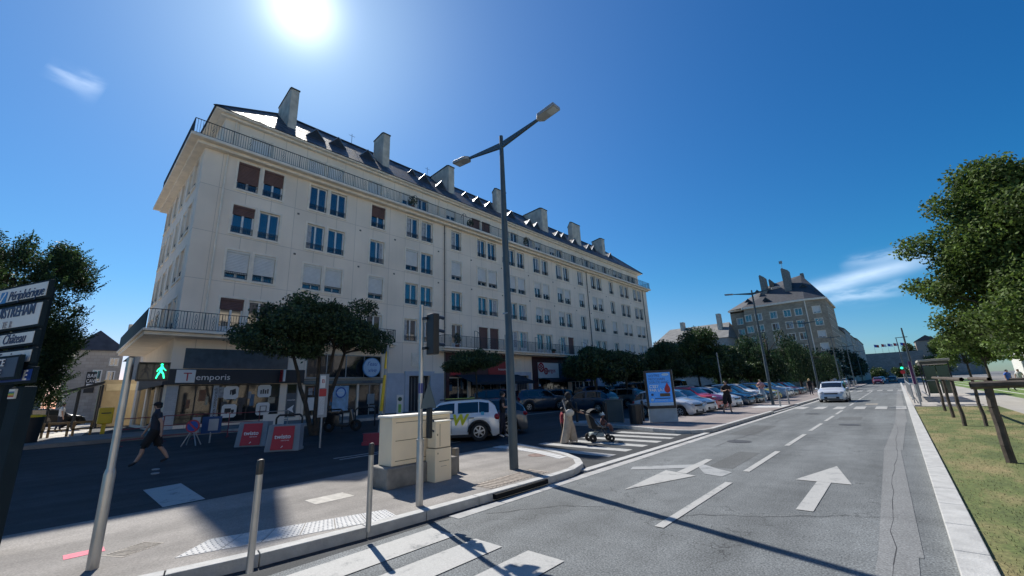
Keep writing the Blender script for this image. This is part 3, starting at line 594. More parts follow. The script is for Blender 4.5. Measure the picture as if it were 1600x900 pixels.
def window(par, loc, h, rz=0, sh=None, w=WW, rail=True, sur=True, door=False):
    d = mesh_window(h, w, door); o = inst(d['frame'], 'balcony_door' if door else 'window', par, loc, rz)
    inst(d['pane'], 'pane', o)
    if sur: inst(d['surround'], 'surround', o)
    if rail: inst(d['railing'], 'railing', o)
    if sh: inst(shutter_mesh(w, h, sh[0], sh[1]), 'shutter', o)
    elif random.random() < .45:
        k = random.choice((.28, .4)); b = None
        cm = SMs.get(('c', round(h, 2), k))
        if cm is None:
            bb = B(); n = 8
            for i in range(n): bb.quad((-.168+.006*(i % 2), .08+k*i/n, .08), (-.168+.006*((i+1) % 2), .08+k*(i+1)/n, .08), (-.168+.006*((i+1) % 2), .08+k*(i+1)/n, h-.08), (-.168+.006*(i % 2), .08+k*i/n, h-.08))
            oo = bb.build('curtain', CURT); cm = oo.data; bpy.data.objects.remove(oo); SMs[('c', round(h, 2), k)] = cm
        inst(cm, 'curtain', o, (0, 0 if random.random() < .5 else w-.16-k, 0))
    return o
W1, BR = SHUT, BROWN
SHD = {(0, 0): (.72, BR), (1, 0): (.5, BR), (4, 0): (.5, BR), (0, 1): (.33, BR), (0, 2): (.82, W1), (1, 2): (.75, W1), (2, 2): (.8, W1), (3, 2): (.8, W1), (4, 2): (.82, W1),
       (5, 1): (.75, W1), (7, 1): (.82, W1), (8, 1): (.8, W1), (9, 1): (.8, W1), (10, 1): (.75, W1), (11, 1): (.72, W1), (12, 1): (.4, W1), (13, 1): (.65, W1), (14, 1): (.35, W1), (15, 1): (.6, W1), (16, 1): (.5, W1), (17, 1): (.6, W1), (18, 1): (.45, W1),
       (12, 2): (.5, W1), (13, 2): (.4, W1), (14, 2): (.35, W1), (16, 2): (.02, W1), (19, 2): (.85, W1), (20, 2): (.85, W1), (21, 2): (.85, W1), (22, 2): (.85, W1), (23, 2): (.85, W1), (2, 0): None}
for i, y in enumerate(COLS):
    for r, (z, w) in enumerate(ROWS):
        window(apt, (XF, y, z), w-z, sh=SHD.get((i, r)))
    if y in LOWD or y < 16:
        sh = {0: (.3, BR), 8: (.97, BR), 9: (.97, BR), 16: (.9, W1), 15: (.95, BR)}.get(i); window(apt, (XF, y, 5.55), 2.2, sh=sh, rail=False, door=True)
    else: window(apt, (XF, y, 5.95), 1.8, sh=(.6, W1) if i > 19 else None)
for i, y in enumerate([6.3]+[y for y in COLS if y > 8]):
    sh = (.97, W1) if i in (0, 1, 2, 3) else ((.97, BR) if i in (7, 8) else ((.35, W1) if random.random() < .5 else None))
    window(apt, (XA, y, 17.2), 1.9, sh=sh, rail=False, door=True, w=WW if i else 1.3)
for u in GC:
    for r, (z, w) in enumerate(ROWS): window(apt, (XF-u-1.1, Y0, z), w-z, R(-90), w=1.1) if False else None
for u in GC:
    for r, (z, w) in enumerate(ROWS+[(5.9, 7.75)]):
        d = window(apt, (XF-u-1.1, Y0, z), w-z, R(-90), w=1.1, sh=random.choice([None, None, (.5, W1)]))
# ---- railings
def railing(par, pts, z0, h=1.0, step=.13, motif=1.95, name='railing', mt=None):
    b = B()
    for (x0, y0), (x1, y1) in zip(pts, pts[1:]):
        a = Vector((x0, y0, 0)); c = Vector((x1, y1, 0)); ln = (c-a).length; d = (c-a)/ln
        Z = lambda z: Vector((0, 0, z0+z))
        b.bar(a+Z(h), c+Z(h), .05, .03); b.bar(a+Z(.08), c+Z(.08), .03, .02)
        n = int(ln/step); mo = int(round(motif/step)) if motif else 10**6
        for k in range(n+1):
            p = a+d*ln*k/n; 
            if k % mo == mo//2 and motif:
                for q in range(8):
                    t0, t1 = 2*math.pi*q/8, 2*math.pi*(q+1)/8; b.bar(p+Z(h*.5+.07*math.sin(t0))+d*.055*math.cos(t0), p+Z(h*.5+.07*math.sin(t1))+d*.055*math.cos(t1), .016)
                for s_ in (-1, 1):
                    for q in (-1, 1): b.bar(p+Z(h*.5+s_*.08), p+Z(h*.5+s_*.24)+d*.05*q, .014); b.bar(p+Z(h*.5+s_*.24)+d*.05*q, p+Z(h*.5+s_*.4), .014)
            else: b.bar(p+Z(.08), p+Z(h), .034 if k % mo in (0,) else .018)
    return b.build(name, mt or RAILM, par)
railing(apt, [(-38.0, 3.12), (-27.4, 3.12), (-27.4, 64.2), (-33, 64.2)], 17.2, .98)
# blue-green screen panel on the terrace corner
# low balconies
YL = 21.1
for k, (ya, yb) in enumerate(((2.5, 16.55), (YL, 45.6))):
    b = B(); b.box(XF-.0+.003, -26.95, ya, yb, 5.25, 5.42); b.box(XF+.003, -26.75, ya-.1, yb+.1, 5.423, 5.55)
    if k == 0: b.box(-39.4, XF, 2.5, Y0-.003, 5.25, 5.42); b.box(-39.4, XF, 2.4, Y0-.003, 5.423, 5.55)
    b.build('balcony_slab', CREAM2, apt, bevel=.02)
railing(apt, [(-26.9, 2.5), (-26.9, 16.5), (-27.9, 16.5)], 5.55, 1.0, motif=.78)
railing(apt, [(-27.9, YL+.05), (-26.9, YL+.05), (-26.9, 45.55), (-27.9, 45.55)], 5.55, 1.0, motif=1.2)
B().box(-39.3, -26.92, 2.47, 2.52, 5.55, 6.5).build('balcony_screen', mat('green_screen', (.02, .05, .05), .8, var=.2), apt)
for y in (25.2, 33.9, 38.2, 42.9):
    b = B(); 
    for q in range(9): t0, t1 = math.pi/2*q/9, math.pi/2*(q+1)/9; b.bar((-26.95-.75*(1-math.cos(t0)*1), y, 6.5+.75*math.sin(t0)), (-26.95-.75*(1-math.cos(t1)), y, 6.5+.75*math.sin(t1)), .03)
    b.bar((-27.7, y, 5.55), (-27.7, y, 7.25), .03); b.bar((-26.95, y, 5.55), (-26.95, y, 6.5), .03); b.bar((-27.3, y, 5.55), (-27.3, y, 7.1), .02); b.build('balcony_divider', RAILM, apt)
for y in (18.6, 24.2, 33.7, 44.9, 52.5):
    b = B()
    for q in range(18): t0, t1 = math.pi*q/18, math.pi*(q+1)/18; b.bar((-27.5-.4-.4*math.cos(t0), y, 18.15+.5*math.sin(t0)), (-27.5-.4-.4*math.cos(t1), y, 18.15+.5*math.sin(t1)), .03)
    b.bar((-27.9, y, 17.2), (-27.9, y, 18.65), .025); b.build('balcony_divider', RAILM, apt)
for k, y in enumerate([9.4, 13.9, 16.9, 21.3, 25.2, 29.4, 33.7, 38.2, 42.8, 46.2, 50.6, 58.0]):
    for z in (11.2, 14.1): B().box(XF+.001, XF+.02, y-.07, y+.07, z, z+.12).build('air_vent', mat('vent_dark', (.12, .11, .1), .8), apt)
# ---- doorways
for a, c in DOORS:
    b = B(); b.box(XF+.003, XF+.12, a-.35, a-.002, .45, 3.25); b.box(XF+.003, XF+.12, c+.002, c+.35, .45, 3.25); b.box(XF+.003, XF+.14, a-.38, c+.38, 3.253, 3.6)
    b.build('door_surround', PALE, apt, bevel=.01)
    b = B(); b.box(XF-.23, XF-.18, a, c, .45, 3.25, 0)
    d = b.build('entrance_door', DK, apt); b = B()
    for k in range(7): y = a+.1+(c-a-.2)*k/6; b.bar((XF-.16, y, .6), (XF-.16, y, 3.15), .03)
    b.build('door_bars', mat('pale_bars', (.3, .3, .3), .5), d)
for a, c in ((16.35, 18.1), (20.8, 21.85), (46.15, 47.6), (49.9, 53)): B().box(XF+.003, XF+.035, a, c, .45, 3.45).build('painted_base', PALE, apt)
# carved plaques above the doors
for y, z in ((19.1, 4.0), (31.4, 3.85), (48.4, 3.9)):
    b = B(); b.box(XF+.003, XF+.06, y-.42, y+.42, z-.0, z+1.05); b.box(XF+.06, XF+.085, y-.36, y+.36, z+.06, z+.99)
    pl = b.build('plaque', CREAM2, apt)
    b = B(); rr = random.Random(int(y))
    for k in range(26): yy, zz = y+rr.uniform(-.28, .28), z+rr.uniform(.14, .9); b.ell((XF+.085, yy, zz), (.03, rr.uniform(.03, .09), rr.uniform(.03, .09)), 6, 4)
    b.build('relief', CREAM2, pl)
text('17', .45, CREAM2, apt, (XF+.09, 18.95, 4.5), FX, 'house_number', .02) if False else None
# ---- shops
def shopwin(par, y0, y1, z0, z1, mull=1, fm=DK, gm=SHOPG, inside=True, x=XF):
    b = B(); t = .06
    b.box(x-.12, x-.05, y0, y0+t, z0, z1); b.box(x-.12, x-.05, y1-t, y1, z0, z1); b.box(x-.12, x-.05, y0+t, y1-t, z0, z0+t); b.box(x-.12, x-.05, y0+t, y1-t, z1-t, z1)
    for k in range(1, mull): yy = y0+(y1-y0)*k/mull; b.box(x-.12, x-.05, yy-.03, yy+.03, z0+t, z1-t)
    o = b.build('shop_window', fm, par)
    B().box(x-.1, x-.085, y0+t*.5, y1-t*.5, z0+t*.5, z1-t*.5).build('pane', gm, o); return o
# shop 1 (removals agency)
DB = mat('dark_blue_fascia', (.012, .022, .035), .45)
f = B().box(XF+.003, XF+.22, 3.75, 10.6, 2.82, 3.62).build('fascia', DB, apt, bevel=.01)
b = B(); b.box(XF-9, XF+.22, 3.62, 3.745, 2.82, 3.62); b.build('fascia', DB, apt)
b = B(); b.box(XF+.222, XF+.26, 4.12, 4.95, 2.9, 3.58); b.build('sign_plate', SIGNW, apt, bevel=.02)
text('T', .62, TXR, apt, (XF+.262, 4.42, 3.0), FX, 'sign_lettering'); text('emporis', .46, TXW, apt, (XF+.225, 4.98, 3.04), FX, 'sign_lettering', sx=1.05)
b = B().box(XF+.05, XF+.75, 9.15, 9.23, 2.9, 3.58); ps = b.build('projecting_sign', RED, apt); B().box(XF+.75, XF+.9, 9.14, 9.24, 2.9, 3.58).build('sign_edge', SIGNW, ps)
text('T', .6, mat('dark_red', (.12, .01, .01), .5), ps, (XF+.2, 9.145, 3.0), FY, 'sign_lettering')
B().box(XF+.004, XF+.05, 4.4, 9.6, 3.66, 4.75).build('upper_panel', mat('blue_grey_panel', (.06, .09, .12), .25, var=.2), apt)
B().box(XF+.004, XF+.04, 3.86, 4.34, .5, 2.8).build('stone_cladding', panelwall('white_brick', (.5, .5, .5), .3, .1, .01, .85, .05, .5), apt)
sw = shopwin(apt, 4.35, 5.9, .75, 2.8, 2); shopwin(apt, 5.9, 9.3, .75, 2.8, 2)
shopwin(apt, 9.68, 10.35, .75, 2.8, 1, GALV)
B().box(XF-.04, XF-.02, 5.3+.6, 6.15, .9, 2.75).build('window_banner', mat('pale_banner', (.4, .45, .5), .6), apt)
text('www.temporis.fr', .24, DK, apt, (XF-.01, 6.1, .98), (R(90), R(-90), R(90)), 'window_lettering')
PIC = [(6.4, 1.98), (6.4, .98), (8.1, 2.02), (8.1, 1.0)]
for k, (y, z) in enumerate(PIC):
    b = B(); h_, w_, c_ = .72, .72, .1
    poly = [(w_/2-c_, -h_/2), (w_/2, -h_/2+c_), (w_/2, h_/2-c_), (w_/2-c_, h_/2), (-w_/2+c_, h_/2), (-w_/2, h_/2-c_), (-w_/2, -h_/2+c_), (-w_/2+c_, -h_/2)]
    b.extr([(XF-.045, y+.36+p, z+.36+q) for p, q in poly], (.015, 0, 0)); o = b.build('window_sticker', SIGNW, apt)
    b = B(); X = XF-.026
    if k == 0: b.extr([(X, y+.42, z+.2), (X, y+.6, z+.3), (X, y+.56, z+.58), (X, y+.36, z+.5)], (.006, 0, 0)); b.box(X, X+.006, y+.3, y+.36, z+.25, z+.5)
    elif k == 1: b.box(X, X+.006, y+.14, y+.44, z+.28, z+.5); b.box(X, X+.006, y+.46, y+.6, z+.28, z+.42); b.tube((X, y+.24, z+.25), (X+.006, y+.24, z+.25), .045); b.tube((X, y+.52, z+.25), (X+.006, y+.52, z+.25), .045)
    elif k == 2: [b.box(X, X+.006, y+.14+.12*q, y+.22+.12*q, z+.2, z+.42+.05*(q % 2)) for q in range(4)]
    else: b.box(X, X+.006, y+.14, y+.58, z+.16, z+.24); b.box(X, X+.006, y+.2, y+.24, z+.24, z+.52); b.box(X, X+.006, y+.52, y+.56, z+.24, z+.52); b.box(X, X+.006, y+.2, y+.56, z+.5, z+.53)
    b.build('pictogram', DK, o)
b = B(); b.box(XF-.045, XF-.03, 9.74, 10.29, 1.0, 2.2); o = b.build('window_poster', mat('slate_blue_poster', (.06, .09, .12), .4), apt)
text('interim', .16, TXW, o, (XF-.026, 9.78, 1.75), FX); b = B().add([(XF-.026, 9.8, 1.25), (XF-.026, 10.2, 1.5), (XF-.026, 10.12, 1.25), (XF-.026, 10.2, 1.02)], [(0, 1, 2, 3)]); b.build('arrow_mark', TXW, o)
# shop 2 (bookshop with the round sign)
B().box(XF+.003, XF+.1, 10.62, 16.25, 2.98, 3.09).build('transom', mat('tan_frame', (.3, .26, .2), .6), apt)
B().box(XF+.003, XF+.12, 10.62, 16.25, 2.72, 2.96).build('fascia', mat('grey_green_fascia', (.14, .17, .17), .6), apt)
text('LIBRAIRIE', .2, TXB, apt, (XF+.13, 14.45, 2.76), FX, 'sign_lettering', sx=1.1)
shopwin(apt, 10.75, 14.3, .75, 2.7, 3, mat('tan_frame2', (.35, .31, .25), .5)); shopwin(apt, 14.4, 16.1, .5, 2.7, 2, GALV)
shopwin(apt, 10.75, 16.1, 3.12, 4.7, 4, GALV, mat('reflecting_glass', (.02, .025, .03), .03, spec=1))
b = B(); b.tube((XF+.35, 15.1, 3.83), (XF+.43, 15.1, 3.83), .68, n=36); rs = b.build('round_sign', mat('sign_edge_blue', (.1, .3, .6), .4), apt)
b = B(); b.tube((XF+.431, 15.1, 3.83), (XF+.436, 15.1, 3.83), .62, n=36); b.build('sign_face', mat('pale_blue_face', (.42, .6, .78), .4, var=.15, scale=1), rs)
text("l'eau", .42, BLUE, rs, (XF+.44, 15.1, 3.95), FX, align='CENTER', shear=.3); text('vive', .42, BLUE, rs, (XF+.44, 15.12, 3.5), FX, align='CENTER', shear=.3)
B().box(XF, XF+.35, 15.07, 15.13, 3.8, 3.86).build('sign_arm', BLACK, rs)
b = B().box(XF-.045, XF-.03, 12.6, 13.7, .95, 2.6); o = b.build('window_poster', mat('pale_blue_poster', (.25, .42, .6), .5, var=.3, scale=3), apt)
b = B(); b.tube((XF-.03, 13.15, 2.15), (XF-.024, 13.15, 2.15), .36, n=24); b.build('poster_circle', BLUE, o); b = B(); b.tube((XF-.024, 13.15, 2.15), (XF-.02, 13.15, 2.15), .27, n=24); b.build('poster_circle', mat('pale_blue_face', (.42, .6, .78)), o)
text('librairie', .15, TXW, o, (XF-.015, 12.85, 2.1), FX)
b = B()
for (y, z, w_, h_, c) in [(11.0, 1.1, .5, .8, 0), (11.8, 1.0, .4, 1.0, 1), (15.1, 1.3, .55, .7, 2), (15.3, .8, .4, .4, 2)]: B().box(XF-.045, XF-.03, y, y+w_, z, z+h_).build('display_and_reflection', [SIGNW, mat('orange_display', (.35, .1, .04), .6), mat('grey_display', (.2, .25, .28), .6)][c], apt)
B().box(XF+.05, XF+1.0, 16.0, 16.06, 4.85, 5.2).build('awning_case', mat('blue_awning', (.03, .14, .35), .6), apt)
rr = random.Random(5)  # pale panels painted as bright reflections in the panes, mixed with displays
for y0, y1, z0, z1, n in ((4.5, 5.8, .9, 2.6, 3), (6.0, 9.2, .85, 2.7, 13), (10.85, 14.2, .85, 2.6, 14), (22.5, 24.5, 1.4, 3.0, 4), (25.0, 29.9, 1.3, 3.0, 9), (34.6, 39.7, .8, 2.7, 9), (40.7, 42.9, .8, 2.5, 7), (53.6, 60.4, 1, 2.9, 9)):
    for k in range(n):
        w_, h_ = rr.uniform(.12, .42), rr.uniform(.2, .75); y = rr.uniform(y0, y1-w_); z = rr.uniform(z0, z1-h_); x = XF-.082+.0012*k
        B().box(x, x+.001, y, y+w_, z, z+h_).build('display_and_reflection', rr.choice([mat('reflection_pale', (.3, .32, .34), .6, var=.4, scale=8), mat('reflection_cream', (.34, .3, .22), .6, var=.4, scale=8), mat('display_blue', (.05, .12, .2), .5, var=.3, scale=8), mat('display_dark', (.06, .06, .065), .6, var=.4, scale=8), mat('display_warm', (.2, .09, .05), .6, var=.4, scale=8)]), apt)
# shop 3 restaurant
MAR = mat('maroon_facade', (.06, .022, .026), .5); NAV = mat('dark_awning', (.02, .028, .04), .8)
b = B(); b.box(XF+.003, XF+.12, 22.05, 22.38, .45, 5.2); b.box(XF+.003, XF+.12, 30.05, 30.35, .45, 5.2); b.box(XF+.003, XF+.11, 22.4, 30.03, 4.8, 5.2); b.box(XF+.003, XF+.1, 22.4, 30.03, 3.15, 4.78); b.build('shop_frame', MAR, apt)
B().box(XF+.103, XF+.15, 27.0, 29.6, 3.25, 4.6).build('red_panel', mat('red_panel', (.3, .03, .03), .5), apt); B().box(XF+.103, XF+.15, 22.5, 23.6, 3.3, 4.2).build('red_panel', RED, apt)
text('brasserie', .3, TXW, apt, (XF+.155, 28.3, 3.75), FX, 'sign_lettering')
shopwin(apt, 22.4, 24.6, .9, 3.1, 2, WHITE); shopwin(apt, 24.9, 30.0, .9, 3.1, 4, GALV)
def awning(y0, y1, z1, z0, dep, m, par):
    b = B(); b.extr([(XF+.15, y0, z1), (XF+.15+dep, y0, z0), (XF+.15+dep, y0, z0-.22), (XF+.12+dep, y0, z0-.22), (XF+.12+dep, y0, z0-.03), (XF+.15, y0, z1-.04)], (0, y1-y0, 0)); return b.build('awning', m, par)
awning(23.0, 31.0, 3.35, 2.62, 2.2, NAV, apt)
# shop 4 staffing agency, shop 5 blue
b = B(); b.box(XF+.003, XF+.12, 33.5, 34.3, .45, 5.2); b.box(XF+.003, XF+.12, 34.3, 41.0, 4.65, 5.2); b.box(XF+.003, XF+.1, 34.3, 41.0, 2.95, 4.63); b.build('shop_frame', MAR, apt)
B().box(XF+.12, XF+.2, 34.3, 37.9, 3.0, 4.6).build('sign_board', SIGNW, apt)
b = B()
def ring(b, y, z, r, w, x, n=18):
    for q in range(n):
        t0, t1 = 2*math.pi*q/n, 2*math.pi*(q+1)/n; b.bar((x, y+r*math.cos(t0), z+r*math.sin(t0)), (x, y+r*math.cos(t1), z+r*math.sin(t1)), .02, w)
ring(b, 34.75, 4.1, .42, .16, XF+.23); ring(b, 34.75, 4.1, .14, .1, XF+.23, 10)
for q in range(6): t = q*math.pi/3; b.bar((XF+.23, 34.75+.14*math.cos(t), 4.1+.14*math.sin(t)), (XF+.23, 34.75+.4*math.cos(t), 4.1+.4*math.sin(t)), .02, .09)
ring(b, 35.55, 3.72, .3, .13, XF+.23); 
for q in range(5): t = q*1.256; b.bar((XF+.23, 35.55, 3.72), (XF+.23, 35.55+.28*math.cos(t), 3.72+.28*math.sin(t)), .02, .08)
b.build('gear_emblem', TXR, apt); text('ergos', .62, TXR, apt, (XF+.205, 35.95, 3.6), FX, 'sign_lettering', sx=.95, bold=.008)
B().box(XF+.1, XF+.14, 38.1, 39.2, 2.95, 4.6).build('blue_panel', mat('navy_panel', (.03, .05, .09), .5), apt)
shopwin(apt, 34.5, 39.8, .6, 2.9, 4); awning(34.5, 41.3, 3.0, 2.75, 1.4, NAV, apt)
for y in (35.4, 37.0): B().box(XF-.045, XF-.03, y, y+.7, 1.0, 2.0).build('window_poster', SIGNW, apt)
FB = mat('royal_blue_fascia', (.015, .09, .4), .45)
b = B(); b.box(XF+.003, XF+.14, 41.05, 45.95, 2.62, 3.5); b.box(XF+.003, XF+.12, 41.05, 45.95, 4.62, 5.2); b.box(XF+.003, XF+.1, 45.45, 45.95, .45, 2.6); b.build('fascia', FB, apt)
text('L.F.V. CATH.TOS', .5, mat('pale_blue_lettering', (.3, .55, .85), .5), apt, (XF+.145, 41.5, 2.85), FX, 'sign_lettering', sx=.98)
shopwin(apt, 41.4, 45.0, 3.6, 4.6, 3, GALV); shopwin(apt, 40.6, 43.0, .6, 2.6, 3, WHITE); shopwin(apt, 43.2, 45.4, .5, 2.6, 2, WHITE); shopwin(apt, 53.5, 60.5, .7, 3.0, 4, WHITE)
for u0, u1, z0, z1 in gsh:
    b = B(); b.box(XF-u1, XF-u0, Y0+.1, Y0+.13, z0, z1); b.build('shop_window', SHOPG, apt)
# terrace plants and chairs
def bush(b, c, r, n, s, m=0):
    for _ in range(n):
        d = Vector((random.gauss(0, 1), random.gauss(0, 1), random.gauss(0, 1))).normalized()*random.random()**.4
        p = Vector((c[0]+d.x*r[0], c[1]+d.y*r[1], c[2]+d.z*r[2])); a = Vector((random.gauss(0, 1), random.gauss(0, 1), random.gauss(0, 1))).normalized(); q = a.orthogonal().normalized()*s; a = a*s
        b.add([p-a, p-q*.6, p+a, p+q*.6], [(0, 1, 2, 3)], m)
LEAFD = mat('leaf_dark', (.035, .065, .02), .6, var=.3, scale=1.2, rpi=.45, trans=.2)
for (x, y, z, r, h, nm) in [(-27.7, 18.3, 17.2, .45, 1.1, 'leafy potted shrub on the roof terrace rail, foliage spilling over the railing'), (-27.7, 24.9, 17.2, .35, .9, 'second smaller shrub on the roof terrace, past the downpipe'), (-27.4, 22.9, 5.55, .35, 1.2, 'potted shrub at the near end of the long low balcony'), (-27.3, 36.5, 5.55, .25, .5, 'small pot plant on the long low balcony above the sign with gears'), (-27.7, 33.2, 17.2, .3, 1.2, 'dark conical shrub on the roof terrace behind the lamp post')]:
    t = thing('potted_shrub', nm, 'plant', (x, y, z)); b = B(); b.lathe([(.0, 0), (.16, 0), (.2, .3), (.0, .3)], 10); b.build('pot', mat('terracotta', (.3, .12, .07), .8), t)
    b = B(); bush(b, (0, 0, .3+(h-.3)*.55), (r, r, (h-.3)*.6), 240, .06); b.build('foliage', LEAFD, t)

# ================================================================== vehicles
CGL = mat('car_glass', (.008, .011, .015), .03, var=.05, spec=1.0); PLATE = mat('number_plate', (.6, .6, .58), .5, var=.02); HL = mat('headlight_glass', (.55, .58, .6), .08, metal=.5, var=.05)
TL = mat('tail_light', (.25, .01, .01), .15); PLAST = mat('car_plastic', (.018, .018, .02), .7); SPOKE = mat('rim_dark', (.03, .03, .032), .5)
PROF = {   # x (fraction from rear), roof/hood line, belt line (fractions of height)
 'hatch': ([0, .015, .05, .14, .24, .5, .62, .72, .76, .9, .965, 1], [.42, .66, .80, .955, 1, .985, .93, .74, .665, .585, .5, .36], [.42, .56, .6, .625, .635, .62, .612, .605, .62, .56, .48, .34]),
 'suv': ([0, .012, .04, .1, .2, .5, .6, .7, .745, .93, .975, 1], [.42, .66, .84, .96, 1, .985, .95, .77, .685, .63, .54, .38], [.42, .56, .62, .64, .64, .63, .625, .62, .64, .6, .52, .36]),
 'sedan': ([0, .02, .06, .15, .3, .48, .6, .7, .76, .92, .97, 1], [.4, .6, .68, .76, .99, 1, .95, .76, .67, .58, .5, .36], [.4, .55, .62, .635, .635, .625, .62, .61, .62, .55, .47, .34]),
 'van': ([0, .01, .03, .08, .2, .6, .72, .8, .84, .95, .98, 1], [.4, .7, .93, .99, 1, 1, .96, .76, .66, .57, .5, .36], [.4, .54, .56, .565, .565, .56, .555, .55, .58, .53, .46, .34])}
def car_parts(style, Lc, Wc, H, wr):
    fx, ft, fb = PROF[style]; xr, xf = .2*Lc, .805*Lc; g = .17*1.0
    xs = sorted(set([round(x, 4) for x in list(np.linspace(0, Lc, 30))+[f*Lc for f in fx]+[c+wr*1.18*math.cos(a) for c in (xr, xf) for a in np.linspace(0, math.pi, 9)]]))
    xs = [x for x in xs if 0 <= x <= Lc]
    T = lambda x: np.interp(x/Lc, fx, ft)*H; Bt = lambda x: min(np.interp(x/Lc, fx, fb)*H, T(x)-.004)
    body, gl, N_ = B(), B(), 11
    def plan(x):
        u = x/Lc; e = 1-.10*max(0, (.1-u)/.1)**2-.20*max(0, (u-.86)/.14)**2; return Wc/2*e
    rows = []
    for x in xs:
        w, t, bl = plan(x), T(x), Bt(x); zb = g
        for c in (xr, xf):
            d = abs(x-c)
            if d < wr*1.18+1e-6: zb = max(zb, wr+math.sqrt(max(0, (wr*1.18)**2-d*d))*.98)
        u = x/Lc
        if u > .97 or u < .015: zb = max(zb, g+.05)
        zb = min(zb, bl-.03); wt = w*(.76 if t-bl > .2 else .86-.1*min(1, (t-bl)/.2))
        s = [(w*.9, zb), (w*.975, zb+.12*(bl-zb)), (w, zb+.45*(bl-zb)), (w*.985, zb+.8*(bl-zb)), (w*.935, bl), (w*.93-(w*.93-wt)*.12, bl+.12*(t-bl)), (wt+.02, t-.14*(t-bl)-.01), (wt*.93, t-.004), (wt*.6, t+.012), (wt*.3, t+.02), (0, t+.022)]
        rows.append(s)
    for side in (1, -1):
        vs = [(x, side*p[0], p[1]) for x, s in zip(xs, rows) for p in s]
        for i in range(len(xs)-1):
            xm = (xs[i]+xs[i+1])/2; u = xm/Lc; cab = (T(xm)-Bt(xm))/H
            slope = abs(T(xs[i+1])-T(xs[i]))/(xs[i+1]-xs[i])
            for j in range(N_-1):
                q = [vs[i*N_+j], vs[(i+1)*N_+j], vs[(i+1)*N_+j+1], vs[i*N_+j+1]]
                isg = False
                if j == 5 and cab > .17 and not any(abs(u-p_) < .013 for p_ in (.42, .2 if style != 'van' else .3)): isg = True
                if j >= 7 and cab > .08 and slope > .42 and (u > .55 or u < .2): isg = True
                if style == 'suv' and j == 5 and u < .1: isg = False
                (gl if isg else body).add(q, [(0, 1, 2, 3)])
        for i, k in ((0, 0), (len(xs)-1, -1)):
            n0 = i*N_; body.add([vs[n0+j] for j in range(N_)]+[(xs[i], 0, rows[i][0][1])], [tuple(range(N_+1))])
    return body, gl, xr, xf, T, Bt, plan, g
def wheel_meshes(wr, rim=0):
    b = B(); w = .1
    b.lathe([(wr*.62, -w), (wr*.93, -w), (wr, -w*.7), (wr, w*.7), (wr*.93, w), (wr*.62, w)], 22, axis='y'); b.lathe([(wr*.62, -w*.4), (0.01, -w*.4)], 22, axis='y')
    t = b.build('wheel', RUB, smooth=True)
    r = B(); r.lathe([(wr*.63, -w-.004), (wr*.56, -w-.006), (wr*.55, -w+.04)], 22, axis='y'); r.lathe([(.055, -w+.0), (.04, -w-.006), (.001, -w-.006)], 12, axis='y')
    n = (5, 7, 6)[rim]
    for k in range(n):
        a = 2*math.pi*k/n+.3; c, s = math.cos(a), math.sin(a); c2, s2 = -s, c; ww = .035 if rim != 1 else .022
        P = lambda rad, o, y: (c*rad+c2*o, y, s*rad+s2*o)
        r.add([P(.04, -ww*.8, -w), P(.04, ww*.8, -w), P(wr*.58, ww*.75, -w+.005), P(wr*.58, -ww*.75, -w+.005), P(.04, -ww*.8, -w+.03), P(.04, ww*.8, -w+.03), P(wr*.58, ww*.75, -w+.03), P(wr*.58, -ww*.75, -w+.03)], [(0, 1, 2, 3), (0, 4, 5, 1), (1, 5, 6, 2), (2, 6, 7, 3), (3, 7, 4, 0)])
    ro = r.build('rim', RIM); dd = B(); dd.lathe([(wr*.6, -w*.35), (.01, -w*.35)], 18, axis='y'); do = dd.build('brake_disc', SPOKE)
    out = (t.data, ro.data, do.data)
    for o in (t, ro, do): bpy.data.objects.remove(o)
    return out
CARP = {}
